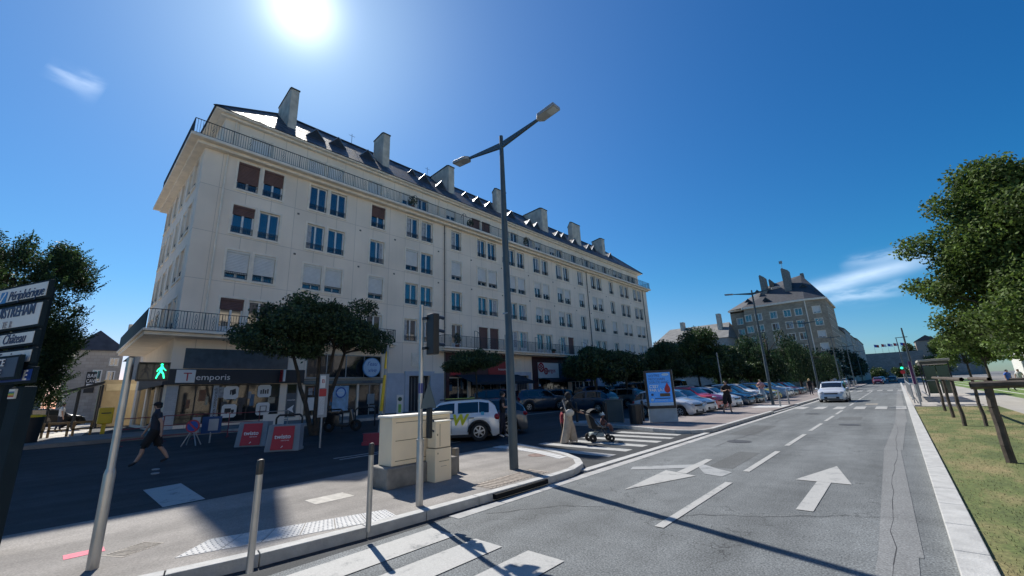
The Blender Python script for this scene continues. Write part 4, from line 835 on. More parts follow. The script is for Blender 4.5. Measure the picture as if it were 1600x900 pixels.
def make_car(paint, style='hatch', Lc=4.05, Wc=1.74, H=1.46, wr=.31, rim=0, detail=True, rails=False, plate=True):
    key = (style, Lc, Wc, H, wr, rim)
    if key not in CARP:
        body, gl, xr, xf, T, Bt, plan, g = car_parts(style, Lc, Wc, H, wr); sh = lambda bb: [setattr(bb, 'v', [(x-Lc/2, y, z) for x, y, z in bb.v]), bb][1]
        bo = sh(body).build('body', WHITE, smooth=True); go = sh(gl).build('windows', CGL, smooth=True)
        und = B(); und.box(.05*Lc-Lc/2, .95*Lc-Lc/2, -Wc*.37, Wc*.37, g, g+.36); und.box(.3*Lc-Lc/2, .7*Lc-Lc/2, -Wc*.455, Wc*.455, g-.02, g+.08)
        und.box(.1*Lc-Lc/2, .9*Lc-Lc/2, -Wc*.3, Wc*.3, .5*H*.9, .56*H); uo = und.build('underbody', PLAST)
        tr = B()     # trim: bumpers lower, grille, arches
        w = plan(Lc*.99); xN = Lc/2
        tr.box(xN-.1, xN+.012, -w*.62, w*.62, g+.09, g+.24); tr.box(xN-.16, xN+.006, -w*.9, w*.9, g, g+.075)
        tr.box(-xN-.01, -xN+.1, -w*.8, w*.8, g+.02, g+.15)
        for c in (xr, xf):
            for s_ in (1, -1):
                for q in range(12):
                    a0, a1 = math.pi*q/12, math.pi*(q+1)/12; y = s_*(plan(c)+.004)
                    if style == 'suv': tr.bar((c-Lc/2+wr*1.2*math.cos(a0), y, wr+wr*1.17*math.sin(a0)), (c-Lc/2+wr*1.2*math.cos(a1), y, wr+wr*1.17*math.sin(a1)), .03, .07)
        for s_ in (1, -1): tr.box(-.22*Lc, .22*Lc, s_*Wc*.49-.012, s_*Wc*.49+.012, g+.0, g+.09)
        to = tr.build('trim', PLAST)
        hl = B(); hz = .5*H; hl.ell((xN-.235, w*.80, Bt(Lc*.93)-.055), (.24, .15, .07), 10, 6); ho = hl.build('headlight', HL, smooth=True)
        hz = .56*H; tl = B(); tl.ell((-xN+.1, plan(.02*Lc)*.86, hz), (.13, .15, .1 if style != 'suv' else .13), 10, 6); tlo = tl.build('tail_light', TL, smooth=True)
        gr = B(); gr.box(xN-.09, xN-.005, -w*.55, w*.55, .40*H, .455*H); gro = gr.build('grille', PLAST)
        pf = B(); pf.box(xN+.012, xN+.022, -.26, .26, g+.14, g+.25); pfo = pf.build('number_plate', PLATE)
        pb = B(); pb.box(-xN-.014, -xN-.004, -.26, .26, .42*H, .42*H+.11); pbo = pb.build('number_plate', PLATE)
        mi = B(); mi.ell((Lc*.685-Lc/2, Wc/2+.07, Bt(Lc*.68)+.07), (.06, .11, .075), 10, 6); mio = mi.build('mirror', WHITE, smooth=True)
        ha = B(); ha.box(-.02*Lc-.1, -.02*Lc+.08, Wc/2*.985, Wc/2*.985+.03, .56*H-.01, .56*H+.02); ha.box(-.25*Lc, -.25*Lc+.18, Wc/2*.985, Wc/2*.985+.03, .56*H-.01, .56*H+.02); hao = ha.build('door_handle', PLAST)
        sml = []
        for xx in (.31*Lc, .475*Lc, .67*Lc):
            for s_ in (1, -1):
                y = s_*(Wc/2-.004); X = xx-Lc/2; P4 = [(g+.14, 0), (.34*H, 0), (.58*H, -.01)]; sm = B(); vs = []
                for z_, d_ in P4: vs += [(X+d_-.005, y-s_*.02, z_), (X+d_+.005, y-s_*.02, z_), (X+d_+.005, y+s_*.004, z_), (X+d_-.005, y+s_*.004, z_)]
                sm.add(vs, [(q*4+a, q*4+(a+1) % 4, q*4+4+(a+1) % 4, q*4+4+a) for q in range(2) for a in range(4)]+[(0, 3, 2, 1), (8, 9, 10, 11)]); so_ = sm.build('door_seam', PLAST); sml.append(so_.data); bpy.data.objects.remove(so_)
        rl = B(); [rl.bar((-.32*Lc, s_*Wc*.34, H+.035), (.1*Lc, s_*Wc*.34, H+.035), .04, .04) for s_ in (1, -1)]; rlo = rl.build('roof_rails', PLAST)
        CARP[key] = dict(body=bo.data, windows=go.data, underbody=uo.data, trim=to.data, headlight=ho.data, tail_light=tlo.data, grille=gro.data, pf=pfo.data, pb=pbo.data, mirror=mio.data, handle=hao.data, seams=sml, rails=rlo.data, wm=wheel_meshes(wr, rim), xr=xr, xf=xf)
        for o in (bo, go, uo, to, ho, tlo, gro, pfo, pbo, mio, hao, rlo): bpy.data.objects.remove(o)
    P = CARP[key]
    t = thing('parked_car', None, 'car')
    def add_(n, me, m=None, flip=False):
        me2 = me
        if m is not None:
            me2 = me.copy(); me2.materials.clear(); me2.materials.append(m)
        o = inst(me2, n, t); 
        if flip: o.scale = (1, -1, 1)
        return o
    add_('body', P['body'], paint); add_('windows', P['windows']); add_('underbody', P['underbody']); add_('trim', P['trim']); add_('grille', P['grille']); add_('number_plate', P['pf']); add_('number_plate', P['pb']); [add_('door_seam', q_) for q_ in P['seams']]
    for n in ('headlight', 'tail_light'): add_(n, P[n]); add_(n, P[n], None, True)
    add_('mirror', P['mirror'], paint); add_('mirror', P['mirror'], paint, True); add_('door_handle', P['handle']); add_('door_handle', P['handle'], None, True)
    if rails: add_('roof_rails', P['rails'])
    for x in (P['xr'], P['xf']):
        for s_ in (-1, 1):
            w_ = inst(P['wm'][0], 'wheel', t, (x-Lc/2, s_*(Wc/2-.115), wr), 0 if s_ < 0 else math.pi); inst(P['wm'][1], 'rim', w_); inst(P['wm'][2], 'brake_disc', w_)
    return t
def put(t, x, y, z, rz, label, group=None, name=None):
    t.location = (x, y, z); t.rotation_euler = (0, 0, rz); t['label'] = label
    if group: t['group'] = group
    if name: t.name = name
    return t
SILV = carpaint('silver', (.45, .48, .52)); CW = carpaint('white', (.75, .75, .75)); CR = carpaint('red', (.4, .012, .03)); CDB = carpaint('dark_blue', (.02, .045, .08)); CBK = carpaint('black', (.012, .013, .016)); CY = carpaint('yellow', (.7, .55, .02)); CDR = carpaint('maroon', (.12, .015, .02)); CG = carpaint('grey', (.1, .11, .12)); CLB = carpaint('pale_blue', (.4, .47, .55)); CNV = carpaint('navy', (.02, .03, .06))
ROW = [('silver small hatchback nearest the advertising panel', SILV, 'hatch', 3.6, 1.46, 1), ('white hatchback between the silver and the red car', CW, 'hatch', 4.05, 1.46, 0), ('red crossover parked second behind the man in black', CR, 'suv', 4.3, 1.56, 0), ('white car whose nose shows just past the red crossover', CW, 'hatch', 4.1, 1.5, 0),
       ('dark slate blue car parked right of the red and white noses', CDB, 'hatch', 4.3, 1.5, 0), ('black saloon parked left of the person in pink', CBK, 'sedan', 4.55, 1.47, 0), ('white car partly behind the person in pink', CW, 'suv', 4.2, 1.6, 0), ('grey car hidden behind the second lamp post', CG, 'hatch', 4.1, 1.5, 0),
       ('yellow hatchback just past the second lamp post', CY, 'hatch', 4.0, 1.5, 0), ('pale blue estate car beyond the yellow one', CLB, 'suv', 4.4, 1.6, 0), ('white car beyond the pale blue estate', CW, 'suv', 4.3, 1.58, 0), ('black car beside the last white one', CBK, 'hatch', 4.1, 1.5, 0), ('dark maroon car near the far end of the row', CDR, 'hatch', 4.1, 1.5, 0), ('dark navy car last at the far end of the row', CNV, 'hatch', 4.1, 1.52, 0)]
for i, (lb, pt, st, ln, h, rim) in enumerate(ROW):
    c = make_car(pt, st, ln, 1.76, h, .31, rim); dx = (0, -.15, -.3, -.1, .1, .15, -.2, 0, -.1, .1, 0, 0, .1, 0)[i]
    put(c, -8.15+dx-ln/2*.98, 23.7+2.62*i+(i > 8)*.6, 0, R(-8+random.uniform(-2, 2)), lb, 'cars parked nose out along the pavement')
# white car with the yellow mark, seen from its right side
dz = make_car(CW, 'suv', 3.75, 1.66, 1.5, .34, 2, rails=True)
put(dz, -13.25, 10.75, 0.0, R(224), 'white city car with a yellow W on its rear door, behind the cream cabinets')
# yellow W and blue square on the door side of that car (its left side faces the camera)
dzW = text('W', .52, mat('yellow_vinyl', (.62, .6, .02), .5), dz, (-.38, .842, .62), (R(88), 0, R(180)), 'door_mark', .003, 'CENTER', shear=.2, bold=.025)
b = B().box(-1.32, -1.2, .79, .80, .93, 1.05); b.build('sticker', mat('blue_sticker', (.05, .4, .6), .5), dz)
b = B(); b.box(-.9, .2, -.3, .3, 1.52, 1.57); b.build('roof_sign', mat('yellow_vinyl2', (.5, .55, .1), .5), dz)
# dark cars in the shade before the shops
DKR = [(-22.4, 21.4, 'suv', 4.5, 1.66, CBK, 205, 'black people carrier nearest the small street tree'), (-13.9, 12.95, 'hatch', 4.0, 1.48, CG, 224, 'dark grey hatchback just behind the white car with the yellow W'), (-20.9, 25.6, 'suv', 4.35, 1.6, CDB, 68, 'dark crossover parked right of the main lamp post'), (-21.6, 29.6, 'hatch', 4.1, 1.5, CBK, 70, 'black hatchback parked beneath the sign with two gears'), (-21.0, 34.4, 'suv', 4.5, 1.68, CNV, 70, 'dark blue high car behind the woman with the pushchair'), (-21.0, 38.6, 'suv', 4.4, 1.66, CBK, 70, 'black car in the shade beneath the royal blue shop front'), (-21.0, 43.0, 'van', 4.6, 1.85, CBK, 70, 'tall black van at the right end of the shaded row'), (-24.0, 49.5, 'van', 4.9, 1.95, CDB, 100, 'dark van under the trees beyond the royal blue shop')]
for x, y, st, ln, h, pt, a, lb in DKR:
    put(make_car(pt, st, ln, 1.8, h, .33), x, y, gz(x), R(a), lb, 'dark cars parked in the shade by the shops')
# second row behind the nose-out row
for i, (st, pt, lb) in enumerate([('hatch', CDB, 'dark car roof seen behind the advertising panel'), ('suv', CG, 'dark grey car behind the silver hatchback'), ('van', SIGNW and carpaint('beige', (.4, .37, .3)), 'pale van far back under the trees'), ('hatch', CW, 'white car in the second row beyond the black saloon'), ('hatch', CBK, 'black car in the second row beyond the yellow hatchback')]):
    put(make_car(pt, st, 4.2 if st != 'van' else 4.7, 1.78, 1.5 if st != 'van' else 2.0, .31), [-16.6, -17.2, -23, -16.8, -17][i], [26, 31.5, 56, 44, 54][i], gz([-16.6, -17.2, -23, -16.8, -17][i]), R(180+random.uniform(-8, 8)), lb, 'cars in the second parking row')
mv = put(make_car(carpaint('bright_silver', (.55, .58, .62)), 'hatch', 4.0, 1.72, 1.48, .31, 1), -3.85, 40.4, 0, R(-90), 'silver hatchback driving towards us on the avenue before the far crossing')
for x, y, lb, pt, st in [(-3.3, 118, 'dark red car far down the avenue', CDR, 'hatch'), (-9.0, 105, 'dark car parked under the far left trees, nearest', CBK, 'suv'), (-9.2, 118, 'silver car parked under the far left trees, second', SILV, 'hatch'), (-8.6, 134, 'grey car far along the left kerb', CG, 'hatch'), (-1.2, 150, 'dark car waiting in the right lane far away', CDB, 'suv'), (-3.8, 165, 'white car farthest down the avenue', CW, 'hatch')]:
    put(make_car(pt, st, 4.2, 1.78, 1.52, .31), x, y, 0, R(-90 if x < -3 else 90), lb, 'distant cars on the avenue')

# ================================================================== trees
def leafmesh(name, centers, radii, n, size, m, shell=.55, parent=None, droop=0, squash=1.0, zmin=None, gauss=False):
    C = np.array(centers, float); Rr = np.array(radii, float)
    if Rr.ndim == 1: Rr = np.c_[Rr, Rr, Rr]
    wt = (Rr.prod(1))**(.8); wt /= wt.sum(); idx = rng.choice(len(C), n, p=wt)
    d = rng.normal(size=(n, 3)); d /= np.linalg.norm(d, axis=1)[:, None]; r = shell+(1-shell)*rng.random(n)**.6; r *= (1+.10*rng.normal(size=n))
    p = C[idx]+d*Rr[idx]*r[:, None]
    a = rng.normal(size=(n, 3)); a /= np.linalg.norm(a, axis=1)[:, None]
    if droop: a = a*(1-droop)+np.array([0, 0, -1])*droop; a /= np.linalg.norm(a, axis=1)[:, None]
    q = np.cross(a, rng.normal(size=(n, 3))); q /= np.linalg.norm(q, axis=1)[:, None]+1e-9
    s = size*(.6+.8*rng.random(n))[:, None]
    v = np.stack([p-a*s, p-q*s*.55, p+a*s, p+q*s*.55], 1)
    if zmin is not None: k = v[:, :, 2].min(1) > zmin; v = v[k]
    n = len(v)
    me = bpy.data.meshes.new(name); me.vertices.add(4*n); me.vertices.foreach_set('co', v.ravel()); me.loops.add(4*n); me.loops.foreach_set('vertex_index', np.arange(4*n)); me.polygons.add(n); me.polygons.foreach_set('loop_start', np.arange(0, 4*n, 4)); me.polygons.foreach_set('loop_total', np.full(n, 4)); me.update()
    me.materials.append(m); o = bpy.data.objects.new(name, me); COL.objects.link(o); o.parent = parent; return o
def limb(b, p, q, r0, r1, seg=4, wob=.12):
    p = Vector(p); q = Vector(q); pts = [p.lerp(q, i/seg)+Vector((random.uniform(-1, 1), random.uniform(-1, 1), random.uniform(-.4, .4)))*wob*(0 < i < seg) for i in range(seg+1)]
    for i in range(seg): b.tube(pts[i], pts[i+1], r0+(r1-r0)*i/seg, r0+(r1-r0)*(i+1)/seg, 7, cap=False)
def tree(name, loc, label, blobs, nleaf, size, m, trunk_h, tr=.16, fork=None, group=None, shell=.5, droop=0, cat='tree', twig=True):
    t = thing(name, label, cat, loc, 0, group); b = B()
    if fork:
        for (dx, dy, h) in fork: limb(b, (dx*.1, dy*.1, 0), (dx, dy, h), tr, tr*.55, 5, .05)
    else: limb(b, (0, 0, 0), (0, 0, trunk_h), tr, tr*.7, 5, .04)
    for c, r in blobs:
        s = (0, 0, trunk_h) if not fork else min([(dx, dy, h) for dx, dy, h in fork], key=lambda q: (q[0]-c[0])**2+(q[1]-c[1])**2)
        limb(b, s, (c[0], c[1], c[2]), tr*.4, .02, 4, .15)
    b.build('trunk', BARK, t, smooth=True)
    leafmesh('crown', [c for c, r in blobs], [r for c, r in blobs], nleaf, size, m, shell, t, droop)
    return t
LEAFA = mat('leaf_green', (.05, .085, .025), .55, var=.35, scale=.8, rpi=.5, trans=.3)
LEAFB = mat('leaf_bright', (.09, .14, .03), .75, var=.35, scale=.7, rpi=.55, trans=.35)
LEAFC = mat('leaf_cypress', (.04, .075, .025), .6, var=.4, scale=.9, rpi=.5, trans=.35)
LEAFE = mat('leaf_deep', (.02, .042, .018), .6, var=.35, scale=.7, rpi=.5, trans=.15)
LEAFT = mat('leaf_street', (.04, .072, .028), .7, var=.4, scale=.9, rpi=.55, trans=.22)
def blobset(w, d, h, z0, n, rmin, rmax, seed, flat=False):
    rr = random.Random(seed); out = []
    for i in range(n):
        a = rr.uniform(0, 6.28); q = math.sqrt(rr.random()); zt = rr.random()
        k = math.sqrt(max(0.05, 1-(zt*1.0)**2)) if not flat else 1
        out.append(((math.cos(a)*q*w*k, math.sin(a)*q*d*k, z0+zt*h), [rr.uniform(rmin, rmax)]*3))
    return [(c, tuple(r)) for c, r in out]
# multi-stemmed tree in front of the removals agency and bookshop
tree('street_tree', (-19.8, 8.2, gz(-19.8)), 'wide dark multi-stemmed street tree before the corner shops', [(c, (r[0], r[1]*1.05, r[2]*.72)) for c, r in blobset(2.0, 3.2, 1.75, 3.95, 38, .55, .95, 3)]+[((0, -3.2, 4.3), (.6, .7, .5)), ((0, 3.1, 4.5), (.6, .7, .5)), ((.2, -1, 5.85), (.8, .9, .6)), ((.2, 1.9, 6.0), (.7, .8, .5)), ((.9, -2.2, 3.75), (.7, .8, .45)), ((.8, -.9, 3.7), (.7, .8, .4)), ((.9, -3.2, 3.95), (.5, .6, .4)), ((.7, 2.3, 4.0), (.6, .8, .4))], 46000, .066, LEAFT, 2.4, .12, fork=[(0, -1.2, 3.5), (.1, -.1, 3.8), (-.1, 1.2, 3.7), (.5, .4, 3.8)], shell=.3)
tree('street_tree', (-19.4, 17.7, gz(-19.4)), 'small dark flat-topped street tree before the brasserie awning', [(c, (r[0], r[1], r[2]*.55)) for c, r in blobset(1.3, 1.9, .75, 3.15, 16, .5, .8, 5)], 11000, .065, LEAFT, 2.9, .07, shell=.3)
tree('street_tree', (-23.3, 37.2, gz(-23.3)), 'small slim street tree before the royal blue shop', [(c, (r[0], r[1], r[2]*.6)) for c, r in blobset(.9, 1.3, 1.2, 3.4, 10, .5, .8, 8)], 4500, .09, LEAFE, 3.0, .06, shell=.3)
rowt = [(-17, 40.8, 3.2, 6.4, 'dark tree left of the tallest one in the parking lot group'), (-21, 53, 3.6, 7.4, 'dark tree behind the tallest one in the parking lot group'), (-15.2, 51.5, 2.6, 6.2, 'dark tree just right of the tallest one in the parking lot group'), (-17.5, 28.6, 2.9, 4.9, 'dark rounded tree at the left end of the tree group behind the advertising panel'), (-18, 34.6, 3.0, 5.0, 'dark round tree directly above the advertising panel'), (-16, 47.5, 4.2, 8.9, 'tallest broad dark tree in the middle of the parking lot group'), (-15.5, 55.5, 3.2, 6.9, 'rounded green tree right of the tallest parking lot tree'), (-24, 38.5, 3.2, 6.2, 'dark tree behind the left end of the parking lot group'), (-13.8, 60, 2.4, 5.0, 'low pale green tree left of the weeping trees')]
for k, (x, y, r, h, lb) in enumerate(rowt):
    tree('parking_lot_tree', (x, y, gz(x)), lb, [(c, (q[0], q[1], q[2]*.8)) for c, q in blobset(r*.72, r*.72, (h-2.4)*.62, 2.1+(h-2.1)*.16, 24, r*.22, r*.36, 20+k)], int(7000+2600*r), .105+.012*(k > 1), LEAFA if k in (5, 6, 8) else LEAFT, 2.5, .14, group='trees round the parking lot', shell=.35)
# weeping trees
def weeping(x, y, r, h, lb, seed, m):
    rr = random.Random(seed); t = thing('weeping_tree', lb, 'tree', (x, y, 0), 0, 'weeping trees before the buff stone block'); b = B(); limb(b, (0, 0, 0), (0, 0, h*.8), .25, .1)
    bl = []
    for i in range(26):
        a = rr.uniform(0, 6.28); q = r*math.sqrt(rr.random()); top = h*(1-.42*(q/r)**1.6)*rr.uniform(.86, 1.0); cx, cy = math.cos(a)*q, math.sin(a)*q
        limb(b, (0, 0, h*.6), (cx, cy, top-.3), .07, .02, 3)
        for k in range(3): z = top-.5-k*(top-1.0)/3.4; bl.append(((cx*(1+.06*k), cy*(1+.06*k), z), (r*.17, r*.17, (top)/5.5)))
    b.build('trunk', BARK, t); leafmesh('crown', [c for c, _ in bl], [q for _, q in bl], 17000, .13, m, .35, t, .75)
LW = mat('leaf_weeping', (.028, .062, .02), .6, var=.4, scale=.5, rpi=.4, trans=.25)
weeping(-15.2, 66, 4.0, 8.2, 'drooping weeping tree at the left of the weeping trio', 1, LW); weeping(-14.8, 78, 5.0, 10.4, 'tallest weeping tree, in the middle of the trio', 2, LW); weeping(-13.6, 95, 5.6, 9.4, 'weeping tree at the right of the trio, its branches touching the ground', 3, LW)
weeping(-13.2, 108, 4.2, 6.8, 'lower weeping tree just beyond the trio, before the buff block corner', 4, LW)
# clipped columnar hornbeam, left edge
t = thing('hornbeam', 'big dense hornbeam with upright feathery twigs behind the direction signs', 'tree', (-30, -2.2, .45)); b = B(); limb(b, (0, 0, 0), (0, 0, 7.5), .22, .08)
for k in range(26): a = random.uniform(0, 6.28); z = random.uniform(1.6, 7.5); limb(b, (0, 0, z*.8), (2.5*math.cos(a), 2.5*math.sin(a), z+1.2), .05, .015, 3)
b.build('trunk', BARK, t)
bl = []
for k in range(230):
    z = random.uniform(1.7, 9.0); f = (z-1.2)/8.2; rr_ = 2.7*max(.02, 1-max(0, (f-.6)/.42)**2.6)**.4*(.8+.2*min(1, f/.35)); a = random.uniform(0, 6.28); q = rr_*random.uniform(.55, 1)
    bl.append(((q*math.cos(a), q*math.sin(a), z), (.48, .48, .62)))
leafmesh('crown', [c for c, _ in bl], [q for _, q in bl], 150000, .052, LEAFC, .15, t, 0)
n = 900; tw = B()
for k in range(n):
    c, _ = random.choice(bl); d = Vector((c[0], c[1], 0)); 
    if d.length < .3: continue
    d.normalize(); p = Vector(c)+d*.35; e = p+d*random.uniform(.2, .5)+Vector((0, 0, random.uniform(.25, .6)))
    for s in range(7):
        q = p.lerp(e, (s+1)/7); a = Vector((random.gauss(0, 1), random.gauss(0, 1), random.gauss(0, 1))).normalized()*.06; w = a.orthogonal().normalized()*.03; tw.add([q-a, q-w, q+a, q+w], [(0, 1, 2, 3)])
tw.build('twig_tips', LEAFC, t)
# big tree on the right
bl = blobset(3.7, 3.8, 8.4, 3.9, 64, .9, 1.5, 31); bl = [((c[0]*(1.12-.055*(c[2]-4)), c[1]*(1.12-.055*(c[2]-4)), c[2]), r) for c, r in bl]
bl += [((-3.6, -1, 6.2), (1.1, 1.1, .7)), ((-3.9, 0, 9.2), (1.2, 1.2, .8)), ((-3.2, 1, 4.6), (1.2, 1.2, .8)), ((-2.4, -.5, 11.2), (1.0, 1, .9)), ((-1.2, 0, 12.6), (1, 1, 1)), ((-4.3, 0, 6.8), (.9, .9, .5)), ((-3.4, 1, 3.6), (1.0, 1, .7))]
tree('street_tree', (6.3, 34.5, .1), 'tall sunlit broadleaf tree right of the avenue behind the timber rails', bl, 105000, .098, LEAFB, 4.0, .28, shell=.25)
tree('street_tree', (8.6, 22.5, .1), 'young tree at the right edge beside the tramway lawn', blobset(2.2, 2.4, 7, 3.6, 30, .7, 1.2, 37), 30000, .09, LEAFB, 3.0, .14, shell=.25)
for k, (x, y) in enumerate([(9, 58), (8.5, 80), (9, 104), (8, 130)]):
    tree('avenue_tree', (x, y, .1), ['green tree just beyond the bus shelter', 'second green tree beyond the bus shelter', 'third green tree along the right of the avenue', 'farthest green tree right of the avenue'][k], blobset(2.6, 2.8, 5, 3.4, 16, 1.0, 1.6, 41+k), 8000, .17, LEAFB, 3.0, .18, group='trees right of the avenue', shell=.3)
for k in range(9):
    y = 132+k*15; tree('avenue_tree', (-12.5-random.uniform(0, 1.5), y, 0), ['nearest', 'second', 'third', 'fourth', 'fifth', 'sixth', 'seventh', 'eighth', 'farthest'][k]+' dark tree of the row on the far left pavement', blobset(4.2, 5.5, 5.6, 3.6, 14, 1.8, 2.8, 61+k), 5200, .32, LEAFE, 3.0, .22, group='dark tree row far along the left pavement', shell=.4)

# ================================================================== second block (buff stone) and the street beyond
bb = thing('apartment_building', 'buff stone block with steep slate roof and slab chimneys at the far corner', 'building')
YB, XA_, XM, XR_ = 128.0, -28.3, -13.9, -9.9; ZC = 21.4
T2 = Matrix.Rotation(0, 4, 'Z')
wcols = [(-26.6, 1), (-22.8, 2), (-18.9, 1), (-15.9, 2)]
rows2 = [17.9, 14.75, 11.6, 8.45, 5.4]
ops2 = []
wl = []
for (xc, kd) in [(-26.2, 2), (-21.4, 1), (-17.0, 2)]:
    for z in rows2:
        for dx in ((-1.25, 1.25) if kd == 2 else (0,)): wl.append((xc+dx, z))
b = B(); O = [(x-.75-XA_, x+.75-XA_, z, z+1.75) for x, z in wl]
wallgrid(b, (XA_, YB, 0), (1, 0, 0), (0, -1, 0), XM-XA_, 0, ZC, O, .25)
# set back left wing and slightly turned right wing
O2 = [(1.5, 3.0, z-.3, z+1.4) for z in rows2]
wallgrid(b, (XA_-4, YB+1.6, 0), (1, 0, 0), (0, -1, 0), 4, 0, ZC-.5, O2, .25)
O3 = [(1.3, 2.9, z+.1, z+1.8) for z in rows2]
dv = Vector((XR_-XM, 1.6, 0)); wallgrid(b, (XM, YB, 0), dv.normalized(), Vector((dv.y, -dv.x, 0)).normalized(), dv.length, 4.2, ZC, O3, .25)
O4 = [(2+3.1*i, 3.4+3.1*i, z, z+1.75) for i in range(6) for z in rows2]
wallgrid(b, (XR_, YB+1.6, 0), (0, 1, 0), (1, 0, 0), 21, 4.2, ZC, O4, .25)
b.quad((XR_, YB+22.6, 0), (XA_-4, YB+22.6, 0), (XA_-4, YB+22.6, ZC), (XR_, YB+22.6, ZC)); b.quad((XA_-4, YB+1.6, 0), (XA_-4, YB+22.6, 0), (XA_-4, YB+22.6, ZC), (XA_-4, YB+1.6, ZC))
b.build('wall', STONE2, bb)
PST = mat('pale_stone', (.45, .42, .37), .8)
for x in (XM+.3, XR_-.6): B().box(x, x+.55, YB+.3+(x > -11)*1.3, YB+.9+(x > -11)*1.3, 0, 4.2).build('arcade_pillar', PST, bb)
for k in range(6): B().box(XR_-.6, XR_, YB+4+k*3.4, YB+4.6+k*3.4, 0, 4.2).build('arcade_pillar', PST, bb)
B().box(XM-1, XR_-3, YB+3, YB+3.2, 0, 4.2).build('arcade_back', DK, bb); B().box(XM+1.2, XM+2.3, YB+2.85, YB+2.95, .6, 3.6).build('lit_shop_panel', mat('ochre_panel', (.4, .3, .15), .6), bb)
b = B(); b.add([(XA_-.5, YB-.45, ZC), (XM, YB-.45, ZC), (XR_+.45, YB+1.2, ZC), (XR_+.45, YB+22.8, ZC), (XA_-4.4, YB+22.8, ZC), (XA_-4.4, YB+1.2, ZC), (XA_-.5, YB+1.2, ZC)]+[(XA_-.5, YB-.45, ZC+.45), (XM, YB-.45, ZC+.45), (XR_+.45, YB+1.2, ZC+.45), (XR_+.45, YB+22.8, ZC+.45), (XA_-4.4, YB+22.8, ZC+.45), (XA_-4.4, YB+1.2, ZC+.45), (XA_-.5, YB+1.2, ZC+.45)], [tuple(range(6, -1, -1)), tuple(range(7, 14))]+[(i, (i+1) % 7, 7+(i+1) % 7, 7+i) for i in range(7)]); b.build('cornice', CREAM2, bb)
b = B().box(XM-1.3, XR_+.3, YB+1, YB+22, 4.2, 4.7); b.build('arcade_lintel', CREAM2, bb)
z0, z1 = ZC+.453, 30.2
b = B(); b.add([(XA_-4.3, YB+1.3, z0), (XA_-.4, YB-.35, z0), (XM, YB-.35, z0), (XR_+.35, YB+1.3, z0), (XR_+.35, YB+22.6, z0), (XA_-4.3, YB+22.6, z0), (-22.0, YB+9.5, z1-1.2), (-14.6, YB+9.5, z1), (-14.2, YB+15, z1-.3), (-23, YB+15, z1-.8)], [(0, 1, 6), (1, 2, 7, 6), (2, 3, 7), (3, 4, 8, 7), (4, 5, 9, 8), (5, 0, 6, 9), (6, 7, 8, 9), (5, 4, 3, 2, 1, 0)])
r2o = b.build('roof', mat('slate_dark', (.055, .058, .065), .6, var=.3, scale=2), bb)
for x, y, h, w_ in ((-23.2, 4.2, 31.3, 1.3), (-21.7, 7.5, 30.3, 1.0), (-17.4, 3.6, 31.9, 1.6)):
    B().extr([(x-w_/2, YB+y, 23), (x+w_/2, YB+y, 23), (x+w_/2, YB+y, h-.9), (x-w_/2+.3, YB+y, h), (x-w_/2, YB+y, h-.3)], (0, 3.2, 0)).build('chimney', mat('grey_chimney', (.2, .2, .19), .9, var=.25), r2o)
B().box(-14.9, -14.1, YB+11, YB+12.5, 26, 31.0).build('chimney', MATS['grey_chimney'], r2o)
for x, z, y in ((-27, 23.6, 1.2), (-24.8, 26.2, 3.8), (-22.6, 23.2, .9), (-17.5, 27.2, 5.2), (-14.0, 26, 4.4), (-11.5, 23.6, 3.5)):
    b = B(); b.add([(x-1, YB+y-.3, z-.2), (x+1, YB+y-.3, z-.2), (x, YB+y-.2, z+.9), (x, YB+y+2.6, z+.8)], [(0, 1, 2), (1, 3, 2), (0, 2, 3)]); d_ = b.build('dormer', MATS['slate_dark'], r2o)
    B().add([(x-.6, YB+y-.32, z-.1), (x+.6, YB+y-.32, z-.1), (x, YB+y-.3, z+.6)], [(0, 1, 2)]).build('dormer_opening', BLACK, d_)
b = B().tube((-17.8, YB+4, 31), (-17.8, YB+4, 34.2), .05); b.box(-18.3, -17.5, YB+3.95, YB+4.05, 33.2, 34.0); b.build('aerial', GALV, r2o)
WB = WM.copy()
b2w = mesh_window(1.75, 1.5)
for x, z in wl: window(bb, (x-.75, YB, z), 1.75, R(-90), w=1.5, rail=False, sh=(.8, W1) if random.random() < .12 else None)
for z in rows2: window(bb, (XA_-4+1.5, YB+1.6, z-.3), 1.7, R(-90), w=1.5, rail=False, sh=(.9, W1) if z == rows2[2] else None)
uu = dv.normalized()
for k, z in enumerate(rows2): window(bb, (XM+uu.x*1.3, YB+uu.y*1.3, z+.1), 1.7, R(-90)+math.atan2(uu.y, uu.x), w=1.6, rail=False, sh=(.85, W1) if k != 1 else None)
for a, c, z, w in O4: window(bb, (XR_, YB+1.6+a, z), 1.75, 0, w=1.4, rail=False)
B().tube((XM-.1, YB-.1, 0), (XM-.1, YB-.1, ZC), .12).build('downpipe', CREAM2, bb)
